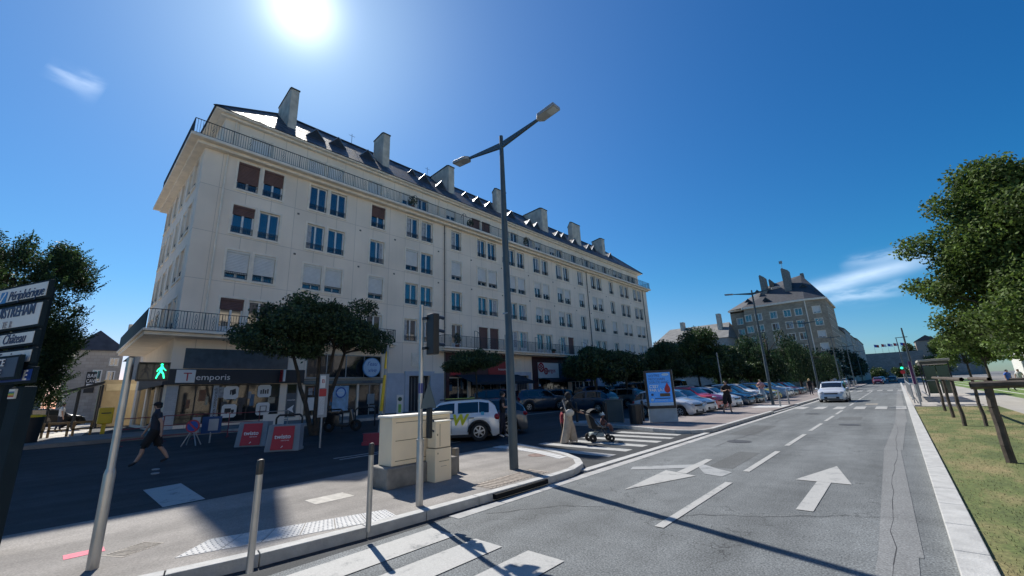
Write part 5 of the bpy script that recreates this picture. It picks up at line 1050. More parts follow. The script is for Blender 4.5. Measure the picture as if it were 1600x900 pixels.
# lower house behind, between the blocks
def house(name, label, x0, x1, y0, y1, h, rh, wallm, roofm, wins, group=None, axis='x', chim=(), base=0):
    t = thing(name, label, 'building', (0, 0, 0), 0, group); b = B().box(x0, x1, y0, y1, base, h); b.build('wall', wallm, t)
    b = B(); e = .3
    if axis == 'x': ym = (y0+y1)/2; P = [(x0-e, y0-e, h), (x1+e, y0-e, h), (x1+e, y1+e, h), (x0-e, y1+e, h), (x0+1.5, ym, h+rh), (x1-1.5, ym, h+rh)]; Fc = [(0, 1, 5, 4), (2, 3, 4, 5), (3, 0, 4), (1, 2, 5), (3, 2, 1, 0)]
    else: xm = (x0+x1)/2; P = [(x0-e, y0-e, h), (x1+e, y0-e, h), (x1+e, y1+e, h), (x0-e, y1+e, h), (xm, y0+1.5, h+rh), (xm, y1-1.5, h+rh)]; Fc = [(1, 2, 5, 4), (3, 0, 4, 5), (0, 1, 4), (2, 3, 5), (3, 2, 1, 0)]
    b.add([(a, c, d+.003) for a, c, d in P], Fc); r = b.build('roof', roofm, t)
    for (cx, cy, ch) in chim: B().box(cx-.5, cx+.5, cy-.9, cy+.9, h, h+rh+ch).build('chimney', CHIM, r)
    for (face, a, z, w_, h_) in wins:
        bq = B(); fr = B()
        if face == 's': bq.box(a, a+w_, y0-.03, y0-.003, z, z+h_); [fr.box(p, q, y0-.06, y0-.031, r0, r1) for p, q, r0, r1 in ((a-.1, a, z-.1, z+h_+.1), (a+w_, a+w_+.1, z-.1, z+h_+.1), (a, a+w_, z-.1, z), (a, a+w_, z+h_, z+h_+.1), (a+w_/2-.04, a+w_/2+.04, z, z+h_))]
        else: bq.box(x1+.003, x1+.03, a, a+w_, z, z+h_); [fr.box(x1+.031, x1+.06, p, q, r0, r1) for p, q, r0, r1 in ((a-.1, a, z-.1, z+h_+.1), (a+w_, a+w_+.1, z-.1, z+h_+.1), (a, a+w_, z-.1, z), (a, a+w_, z+h_, z+h_+.1), (a+w_/2-.04, a+w_/2+.04, z, z+h_))]
        f = fr.build('window', WHITE, t); bq.build('pane', GLASS, f)
    return t
GR3 = mat('weathered_roof', (.17, .17, .165), .85, var=.25, scale=.8)
house('house', 'lower grey roofed house between the two apartment blocks', -52, -31.5, 120, 140, 13.5, 5.2, STONE3, GR3, [('s', -50+3.2*i, z, 1.4, 1.7) for i in range(6) for z in (4, 7, 10)], axis='x', chim=((-34.5, 126, 2.2), (-46, 129, 1.6)))
for k, (y0, y1, h, rh, m_) in enumerate([(153, 172, 19, 5, STONE3), (173, 196, 17.5, 5, STONE2), (197, 226, 19.5, 5, STONE3), (228, 262, 19, 5, STONE2), (264, 320, 20, 5, STONE3)]):
    house('terrace_building', ['stone building with small balconies just beyond the buff corner block', 'second stone building beyond the buff corner block', 'third building along the far left side', 'fourth building along the far left side', 'farthest building along the left side of the avenue'][k], -26, -11.5, y0, y1, h, rh, m_, MATS['slate_dark'], [('e', y0+1.5+3.2*i, z, 1.3, 1.8) for i in range(int((y1-y0-2)/3.2)) for z in np.arange(4.5, h-2, 3.0)], group='buildings along the far left side', axis='y', chim=((-19, y0+3, 1.5), (-19, y1-3, 1.2)))
# building behind the big tree on the right, with its own windows
house('apartment_building', 'pale building glimpsed behind the tall sunlit tree on the right', 20, 36, 34, 74, 15, 5, STONE3, MATS['slate_dark'], [('s', 21+2.6*i, z, 1.3, 1.7) for i in range(6) for z in (2, 5, 8, 11)], axis='y')
house('low_building', 'low white building behind the tramway at the right', 15, 34, 78, 112, 7, 3, mat('white_render', (.6, .6, .58), .8), GR3, [('s', 16+3*i, 2, 1.6, 1.8) for i in range(6)], axis='y')
# far castle rampart with flags, hill trees
t = thing('castle_rampart', 'long grey castle rampart closing the avenue', 'rampart'); b = B(); b.box(-34, 16, 400, 406, -3, 17.6); b.box(-34, -22, 396, 406, -3, 19); b.box(15.8, 40, 396, 404, -3, 14.5); b.build('wall', panelwall('rampart_stone', (.2, .21, .21), 1.2, .5, .03, .8, .15, .5), t)
t = thing('church', 'pale stone building on the rise behind the rampart at right', 'building'); b = B(); b.box(14, 26, 420, 440, 0, 25); b.box(26, 44, 420, 440, 0, 20); b.build('wall', mat('warm_pale_stone', (.3, .26, .22), .85, var=.2), t); b = B(); b.extr([(13.5, 419.5, 25), (26.5, 419.5, 25), (20, 419.5, 29)], (0, 21, 0)); b.build('roof', MATS['slate_dark'], t)
for k, (x, c1, c2) in enumerate([(-8.6, BLUE, RED), (-4.6, RED, TXW), (-1.2, BLUE, TXW), (2.0, RED, TXW), (5.6, BLUE, RED)]):
    t = thing('flagpole', ['flagpole with a blue and red flag, leftmost of five on the rampart', 'second flagpole from the left, with a red flag', 'middle flagpole, with a blue flag', 'fourth flagpole from the left, with a red flag', 'rightmost of the five flagpoles on the rampart'][k], 'flagpole', (x, 402, 17), 0, 'flags on the rampart'); B().tube((0, 0, 0), (0, 0, 7.2), .08, .05).build('pole', GALV, t)
    b = B(); [b.box(.1+.65*q, .1+.65*(q+1), -.02+.12*math.sin(q*1.3), .03+.12*math.sin(q*1.3), 5.0-.1*q, 7.0-.15*q, 0 if q < 2 else 1) for q in range(4)]; b.build('flag', [c1, c2], t)
for k, (x, y, h, r) in enumerate([(-30, 385, 8, 6), (-20, 380, 7, 6), (-9, 378, 7, 5.5), (0, 380, 6.5, 5), (9, 376, 7.5, 6), (-32, 415, 23, 6), (10, 430, 24, 5), (30, 405, 19, 8), (22, 370, 9, 7)]):
    tree('hill_tree', (x, y, 0), ['far round tree at the foot of the rampart, left end', 'far round tree second from the left before the rampart', 'far tree in front of the middle of the rampart', 'low far tree before the rampart, right of its middle', 'far tree at the right foot of the rampart', 'tree crown showing above the left end of the rampart', 'tree crown beside the pale stone building behind the rampart', 'far tree right of the pale stone building', 'far tree closing the avenue on the right'][k], blobset(r*.8, r*.8, 3.4, h-5, 9, r*.35, r*.55, 90+k), 1500, .55, LEAFA, h-4, .35, group='far trees round the rampart', shell=.4)

# ================================================================== street furniture
def lamp(x, y, label, h=8.2, rz=0, group=None):
    t = thing('street_lamp', label, 'street lamp', (x, y, .12), rz, group)
    b = B()
    P_ = [(.1, 0), (.098, 2.9), (.086, 2.93), (.078, 5.6), (.05, h)]
    b.lathe([(.102, 0)]+P_+[(.0, h)], 14); b.tube((0, 0, 4.7), (0, 0, 4.82), .09); b.build('pole', LAMPM, t, smooth=True)
    B().box(-.08, .08, -.1, -.09, 3.4, 3.43).build('pole_band', GALV, t)
    for s_, e in ((1, 1.24), (-1, 1.26)):
        b = B(); zj = h-.28; zt = zj+(.12 if s_ > 0 else .2)
        b.extr([(0, -.03, zj-.08), (s_*e, -.03, zt-.03), (s_*e, -.03, zt+.02), (0, -.03, zj+.08)], (0, .06, 0)); a = b.build('arm', LAMPM, t)
        b = B(); c = (s_*e, zt); T = Matrix.Translation((s_*e, 0, zt)) @ Matrix.Rotation(-s_*R(6), 4, 'Y')
        poly = [(0, -.04), (.1, -.14), (.62, -.14), (.62, .14), (.1, .14), (0, .04)]; n = len(poly)
        vs = [T @ Vector((s_*u*.95, v, w)) for w in (-.04, .045) for u, v in poly]; b.add(vs, [tuple(range(n-1, -1, -1)), tuple(range(n, 2*n))]+[(i, (i+1) % n, n+(i+1) % n, n+i) for i in range(n)])
        hd = b.build('lamp_head', LAMPH, t, bevel=.008)
        b = B(); b.add([T @ Vector((s_*u, v, -.046)) for u, v in ((.34, -.1), (.57, -.1), (.57, .1), (.34, .1))], [(0, 1, 2, 3)]); b.build('lamp_glass', mat('lamp_glass', (.42, .46, .5), .15, var=.05), hd)
    return t
lamp(-6.48, 6.97, 'tall grey double arm street lamp standing on the near pavement corner')
lamp(-6.76, 34.0, 'double arm street lamp beside the person in pink', group='street lamps along the avenue'); lamp(-6.8, 58, 'third double arm street lamp, before the buff corner block', group='street lamps along the avenue')
for k, (x, y) in enumerate([(-6.8, 84), (-6.8, 112), (-6.8, 140)]): lamp(x, y, ['fourth', 'fifth', 'sixth and farthest'][k]+' double arm street lamp from us along the left kerb', group='street lamps along the avenue')
def lampr(x, y, h, lb, arm=True):
    t = thing('street_lamp', lb, 'street lamp', (x, y, .12)); b = B(); b.tube((0, 0, 0), (0, 0, h), .1, .05, 10); b.build('pole', LAMPM, t, smooth=True)
    if not arm: return t
    b = B(); b.box(-.1, .9, -.04, .04, h-.08, h); b.box(.6, 1.3, -.12, .12, h-.07, h+.02); b.build('arm', LAMPM, t)
lampr(.95, 45.5, 5.3, 'dark leaning-looking lamp post beside the bus shelter', False); lampr(.9, 86, 7.2, 'far slim lamp post right of the avenue with a small head')
t = thing('slim_pole', 'thin pale pole rising between parked cars and weeping trees', 'pole', (-12.5, 43, 0)); B().tube((0, 0, 0), (0, 0, 4.6), .07, .05).build('pole', GALV, t)
# pedestrian light, near left
def pole_dir(x, y): return math.atan2(-x, y)
t = thing('pedestrian_light', 'leaning-looking steel pole with green walking man signal', 'traffic light', (-6.62, .54, .12))
b = B(); b.lathe([(.052, 0), (.052, .93), (.045, .96), (.037, .99), (.037, 2.2), (0, 2.2)], 16); b.build('pole', STEEL, t, smooth=True)
b = B(); b.box(-.085, .085, .07, .36, 1.93, 2.14); hd = b.build('signal_box', BLACK, t, bevel=.01); hd.rotation_euler = (0, 0, R(-3)); 
b = B(); b.box(.086, .17, .07, .36, 2.13, 2.14); b.box(.086, .14, .07, .08, 1.93, 2.13); b.box(.086, .14, .35, .36, 1.93, 2.13); b.build('visor', BLACK, hd)
def walker(mt, y, z, s, name, x=.09):
    b = B(); b.ell((x, y+.0*s, z+.43*s), (.004, .07*s, .075*s), 10, 6)
    L_ = [((.02, .33), (-.03, .02), .13), ((-.02, .05), (-.13, -.18), .085), ((-.13, -.18), (-.2, -.42), .07), ((0, .05), (.13, -.15), .085), ((.13, -.15), (.19, -.42), .07), ((0, .3), (-.16, .12), .06), ((-.16, .12), (-.2, 0), .05), ((.03, .3), (.15, .15), .06), ((.15, .15), (.24, .06), .05)]
    for (a0, b0), (a1, b1), w in L_: b.bar((x, y+a0*s, z+b0*s), (x, y+a1*s, z+b1*s), .006, w*s)
    return b.build(name, mt, hd)
walker(GRN, .285, 2.035, .19, 'green_man'); walker(mat('unlit_figure', (.03, .03, .035), .5), .145, 2.035, .17, 'unlit_red_man')
b = B()
for y in (.145, .285):
    b.add([(.0865, y-.062, 1.95), (.0865, y+.062, 1.95), (.0865, y+.062, 2.12), (.0865, y-.062, 2.12)], [(0, 1, 2, 3)])
b.build('lens_glass', DARKLENS, hd)
# signal pole
t = thing('traffic_light', 'steel pole with black three lamp traffic light seen from the side', 'traffic light', (-5.74, 4.02, .12))
b = B(); b.lathe([(.056, 0), (.056, .92), (.048, .95), (.038, 1.0), (.038, 3.12), (0, 3.13)], 16); b.tube((0, 0, 1.52), (0, 0, 1.56), .044); b.tube((0, 0, .93), (0, 0, .96), .064); b.build('pole', STEEL, t, smooth=True)
def sig(z0, h, w, off, n, vis):
    b = B(); x, y = off; b.box(x-w/2, x+w/2, y, y+w*.62, z0, z0+h); o = b.build('signal_head', BLACK, t, bevel=.015)
    for k in range(n):
        z = z0+h*(k+.62)/n; b = B()
        for q in range(9): a0, a1 = math.pi*q/9, math.pi*(q+1)/9; rr_ = w*.43; b.quad((x+rr_*math.cos(a0), y+w*.62, z+rr_*math.sin(a0)*.9), (x+rr_*math.cos(a1), y+w*.62, z+rr_*math.sin(a1)*.9), (x+rr_*math.cos(a1), y+w*.62+vis*(.55+.45*math.sin(a1)), z+rr_*math.sin(a1)*.9-.015), (x+rr_*math.cos(a0), y+w*.62+vis*(.55+.45*math.sin(a0)), z+rr_*math.sin(a0)*.9-.015))
        b.build('visor', BLACK, o); B().tube((x, y+w*.62, z-.01), (x, y+w*.62+.008, z-.01), w*.33, n=16).build('lens', mat(['lens_green', 'lens_amber', 'lens_red'][k], [(.01, .06, .04), (.12, .06, .01), (.15, .01, .01)][k], .15), o)
    return o
sig(2.27, .68, .2, (.19, .03), 3, .17); b = B(); b.box(.03, .13, -.015, .03, 2.36, 2.4); b.box(.03, .13, -.015, .03, 2.86, 2.9); b.build('bracket', BLACK, t)
sig(.95+.02, .46, .1, (.14, .04), 3, .05)
b = B(); T = Matrix.Translation((.13, .05, 0)) @ Matrix.Rotation(R(38), 4, 'Z'); b.add([T @ Vector(v) for v in [(-.12, 0, 1.42), (.13, 0, 1.42), (.12, 0, 1.47), (.01, 0, 1.84), (-.11, 0, 1.47), (-.12, .02, 1.42), (.13, .02, 1.42), (.12, .02, 1.47), (.01, .02, 1.84), (-.11, .02, 1.47)]], [(0, 1, 2, 3, 4), (9, 8, 7, 6, 5), (0, 5, 6, 1), (1, 6, 7, 2), (2, 7, 8, 3), (3, 8, 9, 4), (4, 9, 5, 0)]); b.build('sign_back', mat('sign_back_grey', (.09, .12, .13), .6), t)
B().tube((0, 0, 1.66), (0, 0, 1.82), .0395).build('sticker', mat('navy_sticker', (.04, .05, .2), .5), t)
# near bollards
def bollard(x, y, lb, h=1.04, r=.034, g=None):
    t = thing('bollard', lb, 'bollard', (x, y, .12), 0, g); b = B(); b.lathe([(r, 0), (r, h-.14)], 16); b.build('post', STEEL, t, smooth=True)
    b = B(); b.lathe([(r+.002, h-.14), (r+.002, h-.02), (r*.9, h), (0, h+.004)], 16); b.build('cap', mat('bollard_cap', (.025, .025, .028), .3), t, smooth=True); b = B(); b.tube((r*.3, 0, h+.002), (r*.3, 0, h+.006), r*.5); b.build('cap_stud', STEEL, t); return t
bollard(-5.06-.03, 1.57, 'slim steel bollard with black top, left one on the near kerb'); bollard(-5.27, 2.93, 'slim steel bollard with black top, between the first bollard and the signal pole')
# cabinets
t = thing('electrical_cabinet', 'wide cream roadside cabinet standing on a weathered concrete plinth', 'cabinet', (-7.44, 5.14, .12))
B().box(-.34, .32, -.85, .8, -.02, .36).build('plinth', CONC, t, bevel=.03)
b = B(); b.box(-.24, .22, -.72, .68, .363, 1.22); cb = b.build('cabinet_body', CAB, t, bevel=.012); B().box(-.27, .26, -.75, .71, 1.223, 1.27).build('lid', CABT, t, bevel=.01)
b = B()
for z in (.44, .80, 1.13): b.box(.218, .224, -.64, .6, z, z+.012)
b.build('door_seam', CABG, cb)
t = thing('electrical_cabinet', 'narrow cream two-door cabinet standing before the wide one', 'cabinet', (-7.0, 5.42, .12))
b = B(); b.box(-.17, .13, -.26, .14, .0, .6); b.build('lower_box', CAB, t, bevel=.008); B().box(-.15, .12, -.24, .13, .615, 1.1).build('upper_box', CAB, t, bevel=.008); B().box(-.16, .125, -.25, .135, .598, .616).build('gap', CABG, t)
B().box(-.17, .14, -.25, .145, 1.1, 1.12).build('lid', CABT, t)
b = B(); b.box(.13, .134, -.16, .08, .36, .37); b.box(.13, .134, -.12, .02, .27, .275); b.box(.13, .137, -.2, -.185, .5, .53); b.box(.12, .127, -.2, -.185, .84, .88); b.box(.12, .124, -.14, -.13, .64, 1.06); b.build('door_seam', CABG, t)
t = thing('concrete_post', 'short grey concrete stub beside the cream cabinets', 'post', (-7.42, 6.12, .12)); B().box(-.06, .06, -.05, .06, 0, .48).build('post', CONC, t, bevel=.01)
# direction signs, near left
SG = thing('direction_sign', 'dark post with stacked white and blue direction panels at the left edge', 'road sign', (-8.0, -.28, .12), math.atan2(.402, .916))
PD = mat('sign_frame', (.014, .026, .034), .85, spec=.15)
b = B(); b.box(-.45, -.15, .055, .19, -.1, 1.95); b.build('post', PD, SG, bevel=.02); b = B(); b.box(-.9, -.75, .11, .2, -.1, 3.3); b.box(-.42, -.32, .11, .2, 2.003, 3.3); b.build('upper_post', PD, SG)
b = B(); b.box(-.4, -.26, .03, .053, 1.8, 1.92); st = b.build('sticker', SIGNW, SG)
for k, c in enumerate([(.5, .03, .03), (.6, .3, .03), (.6, .55, .05), (.05, .3, .08), (.03, .1, .4)]): B().box(-.39, -.27, .026, .0295, 1.82+.014*k, 1.833+.014*k).build('stripe', mat('stripe%d' % k, c, .6), st)
def panel(x1, z0, z1, fm, y=0.0, x0=-1.9):
    b = B(); b.box(x0, x1, y, y+.05, z0, z1); p = b.build('panel', PD, SG, bevel=.008); B().box(x0, x1-.025, y-.006, y-.001, z0+.03, z1-.03).build('panel_face', fm, p); return p
NB = mat('navy_sign', (.012, .025, .07), .5); RB = mat('road_blue', (.01, .06, .3), .5)
p = panel(.0, 3.08, 3.33, SIGNW); text('Périphérique', .19, TXB, p, (-.9, -.01, 3.12), FY, shear=.25, sx=.85); B().box(-1.1, -.95, -.012, -.007, 3.1, 3.26).build('road_symbol', mat('symbol_blue', (.02, .18, .45), .5), p); B().bar((-1.07, -.014, 3.12), (-.98, -.014, 3.25), .004, .02).build('symbol_stroke', TXW, p)
p = panel(-.02, 2.70, 3.05, SIGNW); text('OUISTREHAM', .2, TXB, p, (-1.22, -.01, 2.88), FY, sx=.86, bold=.003); text('CA   TE  R', .13, mat('faded_lettering', (.3, .3, .32), .6), p, (-1.1, -.01, 2.735), FY, sx=.8)
p = panel(-.04, 2.46, 2.67, SIGNW); text('Château', .185, TXB, p, (-.76, -.01, 2.51), FY, shear=.25, sx=.85); B().box(-.97, -.85, -.012, -.007, 2.49, 2.63).build('monument_symbol', mat('symbol_brown', (.12, .02, .03), .5), p)
p = panel(.0, 2.22, 2.43, SIGNW); text('de Tourisme', .17, TXB, p, (-.98, -.01, 2.27), FY, shear=.25, sx=.85)
p = panel(-.0, 2.03, 2.33, NB, -.1); text('PLACE', .13, TXW, p, (-.66, -.115, 2.2), FY, sx=1.0); text('RESISTANCE', .13, TXW, p, (-1.0, -.115, 2.07), FY, sx=.95)
p = panel(.12, 1.98, 2.18, RB, .0, -1.9); text('E', .17, TXW, p, (-.07, -.01, 2.02), FY, bold=.003)
# ---- things round the square, far left
t = thing('litter_bin', 'round black litter bin with yellow rim by the direction signs', 'bin', (-26.25, -.55, .43)); b = B(); b.lathe([(0, 0), (.32, 0), (.42, 1.1), (0, 1.1)], 14); b.build('body', BLACK, t, smooth=True); b = B(); b.lathe([(.43, 1.1), (.43, 1.17), (.2, 1.2), (0, 1.2)], 14); b.build('rim', YEL, t)
t = thing('letter_box', 'yellow letter box on a leg at the edge of the square', 'letter box', (-30.3, 1.9, .45)); B().box(-.25, .25, -.28, .28, .55, 1.35).build('box', YEL, t, bevel=.04); B().box(-.08, .08, -.08, .08, 0, .55).build('leg', YEL, t); B().box(.251, .26, -.18, .18, 1.05, 1.1).build('slot', BLACK, t)
for k in range(3):
    t = thing('timber_bench', ['left', 'middle', 'right'][k]+' one of three low wooden rail benches at the edge of the square', 'bench', (-31.2-.2*k, -.5+k*.85, .45), 0, 'rail benches on the square'); b = B(); b.box(-.06, .06, -.38, .38, .62, .72); b.build('top_rail', mat('bench_wood', (.3, .2, .1), .8, var=.2), t); B().box(-.05, .05, -.38, .38, .3, .38).build('lower_rail', MATS['bench_wood'], t)
    for y in (-.32, .32): B().box(-.05, .05, y-.05, y+.05, 0, .62).build('leg', MATS['bench_wood'], t)
tb = thing('pavilion', 'low tan building with sloping dark canopy left of the corner shop', 'building', (-44, 0, .45)); B().box(-4, 0, 2.3, 4.6, 0, 3.4).build('wall', mat('tan_render', (.4, .33, .2), .8, var=.1), tb); b = B(); b.extr([(.1, 2.25, 3.05), (.1, -.3, 2.2), (.1, -.3, 2.35), (.1, 2.25, 3.2)], (2.6, 0, 0)); b.build('canopy', DK, tb)
for y, z in ((-.2, 2.2), (1.1, 2.6), (2.2, 2.95)):
    for x in (.3, 2.5): B().tube((x, y, 0), (x, y, z), .06).build('canopy_post', BLACK, tb)
B().box(.0+.01, .04, 2.5, 4.4, 2.6, 3.1).build('sign_board', mat('cream_board', (.55, .48, .3), .6), tb)
# gable house with wall sign, houses beside
t = house('town_house', 'grey stone gabled house carrying the BAR CAVE wall sign', -75, -58, .2, 4.1, 7.4, 2.2, STONE3, MATS['slate_dark'], [('e', 2.2, 4.4, .5, 1.0), ('e', 3.2, 4.4, .45, .9), ('e', 3.25, 6.0, .5, .6)], base=.3)
o = B().box(-57.98, -57.9, 1.75, 2.45, 3.3, 5.3).build('wall_sign', DK, t); text('BAR', .5, TXW, o, (-57.89, 1.8, 4.75), FX, sx=.75); text('CAVE', .5, TXW, o, (-57.89, 1.78, 4.25), FX, sx=.62); B().box(-57.898, -57.89, 1.85, 2.35, 3.95, 4.15).build('sign_line', TXW, o)
house('town_house', 'slate roofed houses seen between the gable and the corner block', -56, -46, 4.3, 6.5, 6.2, 1.9, STONE3, MATS['slate_dark'], [('e', 4.5+.6*k, z, .35, .8) for k in range(3) for z in (2, 3.6, 5.2)], base=.3)
B().tube((-56, 4.15, 7.5), (-56, 4.15, 9.9), .22).build('chimney', CHIM, t)
house('town_house', 'dark row of buildings behind the hornbeam at the far left', -78, -64, -22, -1.0, 8, 3, STONE3, MATS['slate_dark'], [('e', -20+2.5*k, z, 1, 1.6) for k in range(7) for z in (1.5, 4.5)], base=.3, axis='y')
for k, (x, y, pt) in enumerate([(-46, -2.2, SILV), (-47.5, -.2, CBK), (-50, -4.5, CW), (-43, -4.0, CR)]): put(make_car(pt, 'hatch', 4.0, 1.74, 1.46), x, y, .47, R(90+20*k), ['silver car on the sunlit square left of the canopy', 'black car beside the canopy posts on the square', 'white car farthest back on the square', 'red car on the square behind the litter bin'][k], 'cars parked on the square')
# ---- works barriers and fences before the corner shop
def barrier(x, y, a, lb):
    z = gz(x); t = thing('works_barrier', lb, 'barrier', (x, y, z), R(a), 'grey and red works barriers'); b = B()
    b.extr([(-.55, -.24, 0), (.55, -.24, 0), (.5, -.1, .86), (-.5, -.1, .86)], (0, .03, 0)); b.box(-.5, .5, -.12, .12, .8, .88); b.box(-.56, .56, -.23, .23, 0, .1)
    for s_ in (1, -1): b.extr([(s_*.36, -.26, 0), (s_*.56, -.26, 0), (s_*.52, -.12, .87), (s_*.34, -.12, .87)], (0, .38, 0))
    b.build('frame', mat('barrier_grey', (.2, .23, .26), .6), t, bevel=.01)
    b = B().add([(-.36, -.275, .06), (.36, -.275, .06), (.34, -.135, .82), (-.34, -.135, .82)], [(0, 1, 2, 3)]); pn = b.build('red_panel', RED, t)
    text('twisto', .2, TXW, pn, (-.27, -.232, .42), (R(80), 0, 0), sx=1.05, bold=.003); text('caen la mer', .06, TXW, pn, (-.05, -.25, .34), (R(80), 0, 0)); b = B().bar((-.02, -.262, .12), (.03, -.255, .18), .004, .03); b.build('emblem', TXW, pn)
barrier(-18.35, 5.35, 46, 'left one of two grey and red works barriers lettered twisto'); barrier(-16.2, 5.7, 50, 'right one of two grey and red works barriers lettered twisto')
def fence(x0, y0, x1, y1, lb, m, board=False):
    z = gz((x0+x1)/2); a = math.atan2(y1-y0, x1-x0); ln = math.hypot(x1-x0, y1-y0); t = thing('crowd_barrier', lb, 'barrier', (x0, y0, z), a, 'tubular barriers before the corner shop'); b = B()
    b.tube((0, 0, 0), (0, 0, 1.0), .02, n=6); b.tube((ln, 0, 0), (ln, 0, 1.0), .02, n=6); 
    for z_ in (.22, .62, 1.02): b.tube((0, 0, z_), (ln, 0, z_), .018, n=6)
    b.box(-.02, .02, -.25, .25, 0, .03); b.box(ln-.02, ln+.02, -.25, .25, 0, .03); b.build('frame', m, t)
    if board: B().box(.15, ln-.15, -.03, -.02, .3, .9).build('board', SIGNW, t)
RST = mat('red_steel', (.22, .04, .05), .6)
P_ = [(-22.5, 1.9), (-23.3, 3.3), (-23.2, 4.4), (-22.6, 5.5), (-22.2, 6.6), (-21.8, 7.7)]
for k in range(5): fence(*P_[k], *P_[k+1], ['red tubular barrier behind the walking man', 'red tubular barrier right of the walking man', 'red tubular barrier behind the round parking sign', 'red tubular barrier right of the blue notice', 'white boarded tubular barrier left of the works barriers'][k], GALV if k == 4 else RST, k == 4)
# black hoops
for k, (x, y) in enumerate([(-19.6, 7.0), (-21.3, 9.6), (-21.5, 11.5)]):
    t = thing('hoop_barrier', ['black hoop rail behind the works barriers', 'black hoop rail beside the parked scooter', 'black hoop rail right of the parked scooter'][k], 'hoop', (x, y, gz(x)), R(60), 'black hoops'); b = B(); pts = [(-.5, 0, 0), (-.5, 0, .85), (-.4, 0, .97), (.4, 0, .97), (.5, 0, .85), (.5, 0, 0)]; [b.tube(p, q, .04, n=8) for p, q in zip(pts, pts[1:])]; b.build('hoop', BLACK, t)
t = thing('parking_sign', 'round blue and red no parking sign on a folding stand', 'road sign', (-20.6, 3.85, gz(-20.6)), R(55)); b = B(); [b.bar((s_*.25, u, 0), (0, 0, .66), .03) for s_ in (-1, 1) for u in (-.2, .2)]; b.build('stand', GALV, t)
b = B(); b.tube((0, -.05, .72), (0, -.07, .72), .24, n=24); sg = b.build('sign_rim', mat('sign_red', (.4, .03, .05), .5), t); B().tube((0, -.071, .72), (0, -.078, .72), .185, n=24).build('sign_face', RB, sg); B().bar((-.13, -.082, .85), (.13, -.082, .59), .01, .06).build('slash', MATS['sign_red'], sg)
t = thing('notice_board', 'blue notice board with white sheet beside the parking sign', 'notice', (-20.9, 4.5, gz(-20.9)-.18), R(55)); B().tube((0, 0, 0), (0, 0, .6), .03).build('post', GALV, t); B().box(-.35, .35, -.02, .02, .55, 1.2).build('panel', mat('shaded_blue', (.012, .05, .16), .6), t); B().box(-.1, .25, -.03, -.021, .65, 1.1).build('sheet', mat('shaded_white', (.35, .36, .37), .6), t); B().box(-.7, -.42, -.03, .0, .6, 1.2).build('white_panel', mat('shaded_white', (.35, .36, .37), .6), t)  # board blue and sheet white darkened in colour for the shade here
t = thing('bus_stop_sign', 'slim bus stop pole with red and white timetable panels by the kerb', 'bus stop', (-15.8, 6.75, gz(-15.8)), R(60)); B().tube((0, 0, 0), (0, 0, 1.1), .035).build('post', GALV, t); b = B(); b.box(-.16, .16, -.03, .03, 1.05, 2.6); b.build('panel', mat('panel_grey', (.3, .32, .34), .5), t, bevel=.01); B().box(-.13, .05, -.04, -.031, 2.1, 2.55).build('route_panel', SIGNW, t); B().box(-.14, .1, -.04, -.031, 1.8, 2.07).build('red_panel', RED, t); B().box(-.13, .06, -.04, -.031, 1.15, 1.78).build('timetable', mat('timetable', (.5, .52, .54), .5, var=.2, scale=30), t); text('B', .2, TXR, t, (-.08, -.043, 2.28), FY)
t = thing('banded_post', 'leaning yellow and grey banded post pair left of the cabinets', 'post', (-17.6, 10.3, gz(-17.6))); b = B(); b.tube((0, 0, 0), (.05, .1, 4.0), .05); b.build('grey_post', GALV, t); b = B(); b.tube((0, -.12, 1.0), (.0, .02, 2.6), .075); b.tube((0, .03, 2.9), (0, .1, 3.7), .075); b.build('yellow_band', YEL, t); B().tube((0, -.2, 0), (0, .1, 3.9), .045).build('rear_post', GALV, t)
t = thing('plastic_barrier', 'low dark red plastic road barrier left of the cabinets', 'barrier', (-14.85, 8.45, gz(-14.85)), R(48)); b = B(); b.extr([(-.5, -.2, 0), (.5, -.2, 0), (.5, -.2, .12), (.32, -.2, .14), (.3, -.2, .3), (.5, -.2, .42), (-.5, -.2, .42), (-.3, -.2, .3), (-.32, -.2, .14), (-.5, -.2, .12)], (0, .35, 0)); b.box(-.47, .47, -.12, .08, .0, .36); b.build('body', mat('dark_red_plastic', (.25, .02, .05), .5), t)
t = thing('info_panel', 'small white and green totem panel beside the first doorway', 'sign', (-25.9, 16.4, .5), R(70)); B().box(-.22, .22, -.04, .04, 0, 1.35).build('panel', SIGNW, t, bevel=.02); b = B(); b.tube((0, -.041, 1.05), (0, -.05, 1.05), .15, n=8); b.build('emblem', mat('dark_green', (.02, .08, .05), .5), t); B().box(-.1, .1, -.05, -.041, .15, .7).build('green_strip', mat('lime', (.25, .5, .12), .5), t)
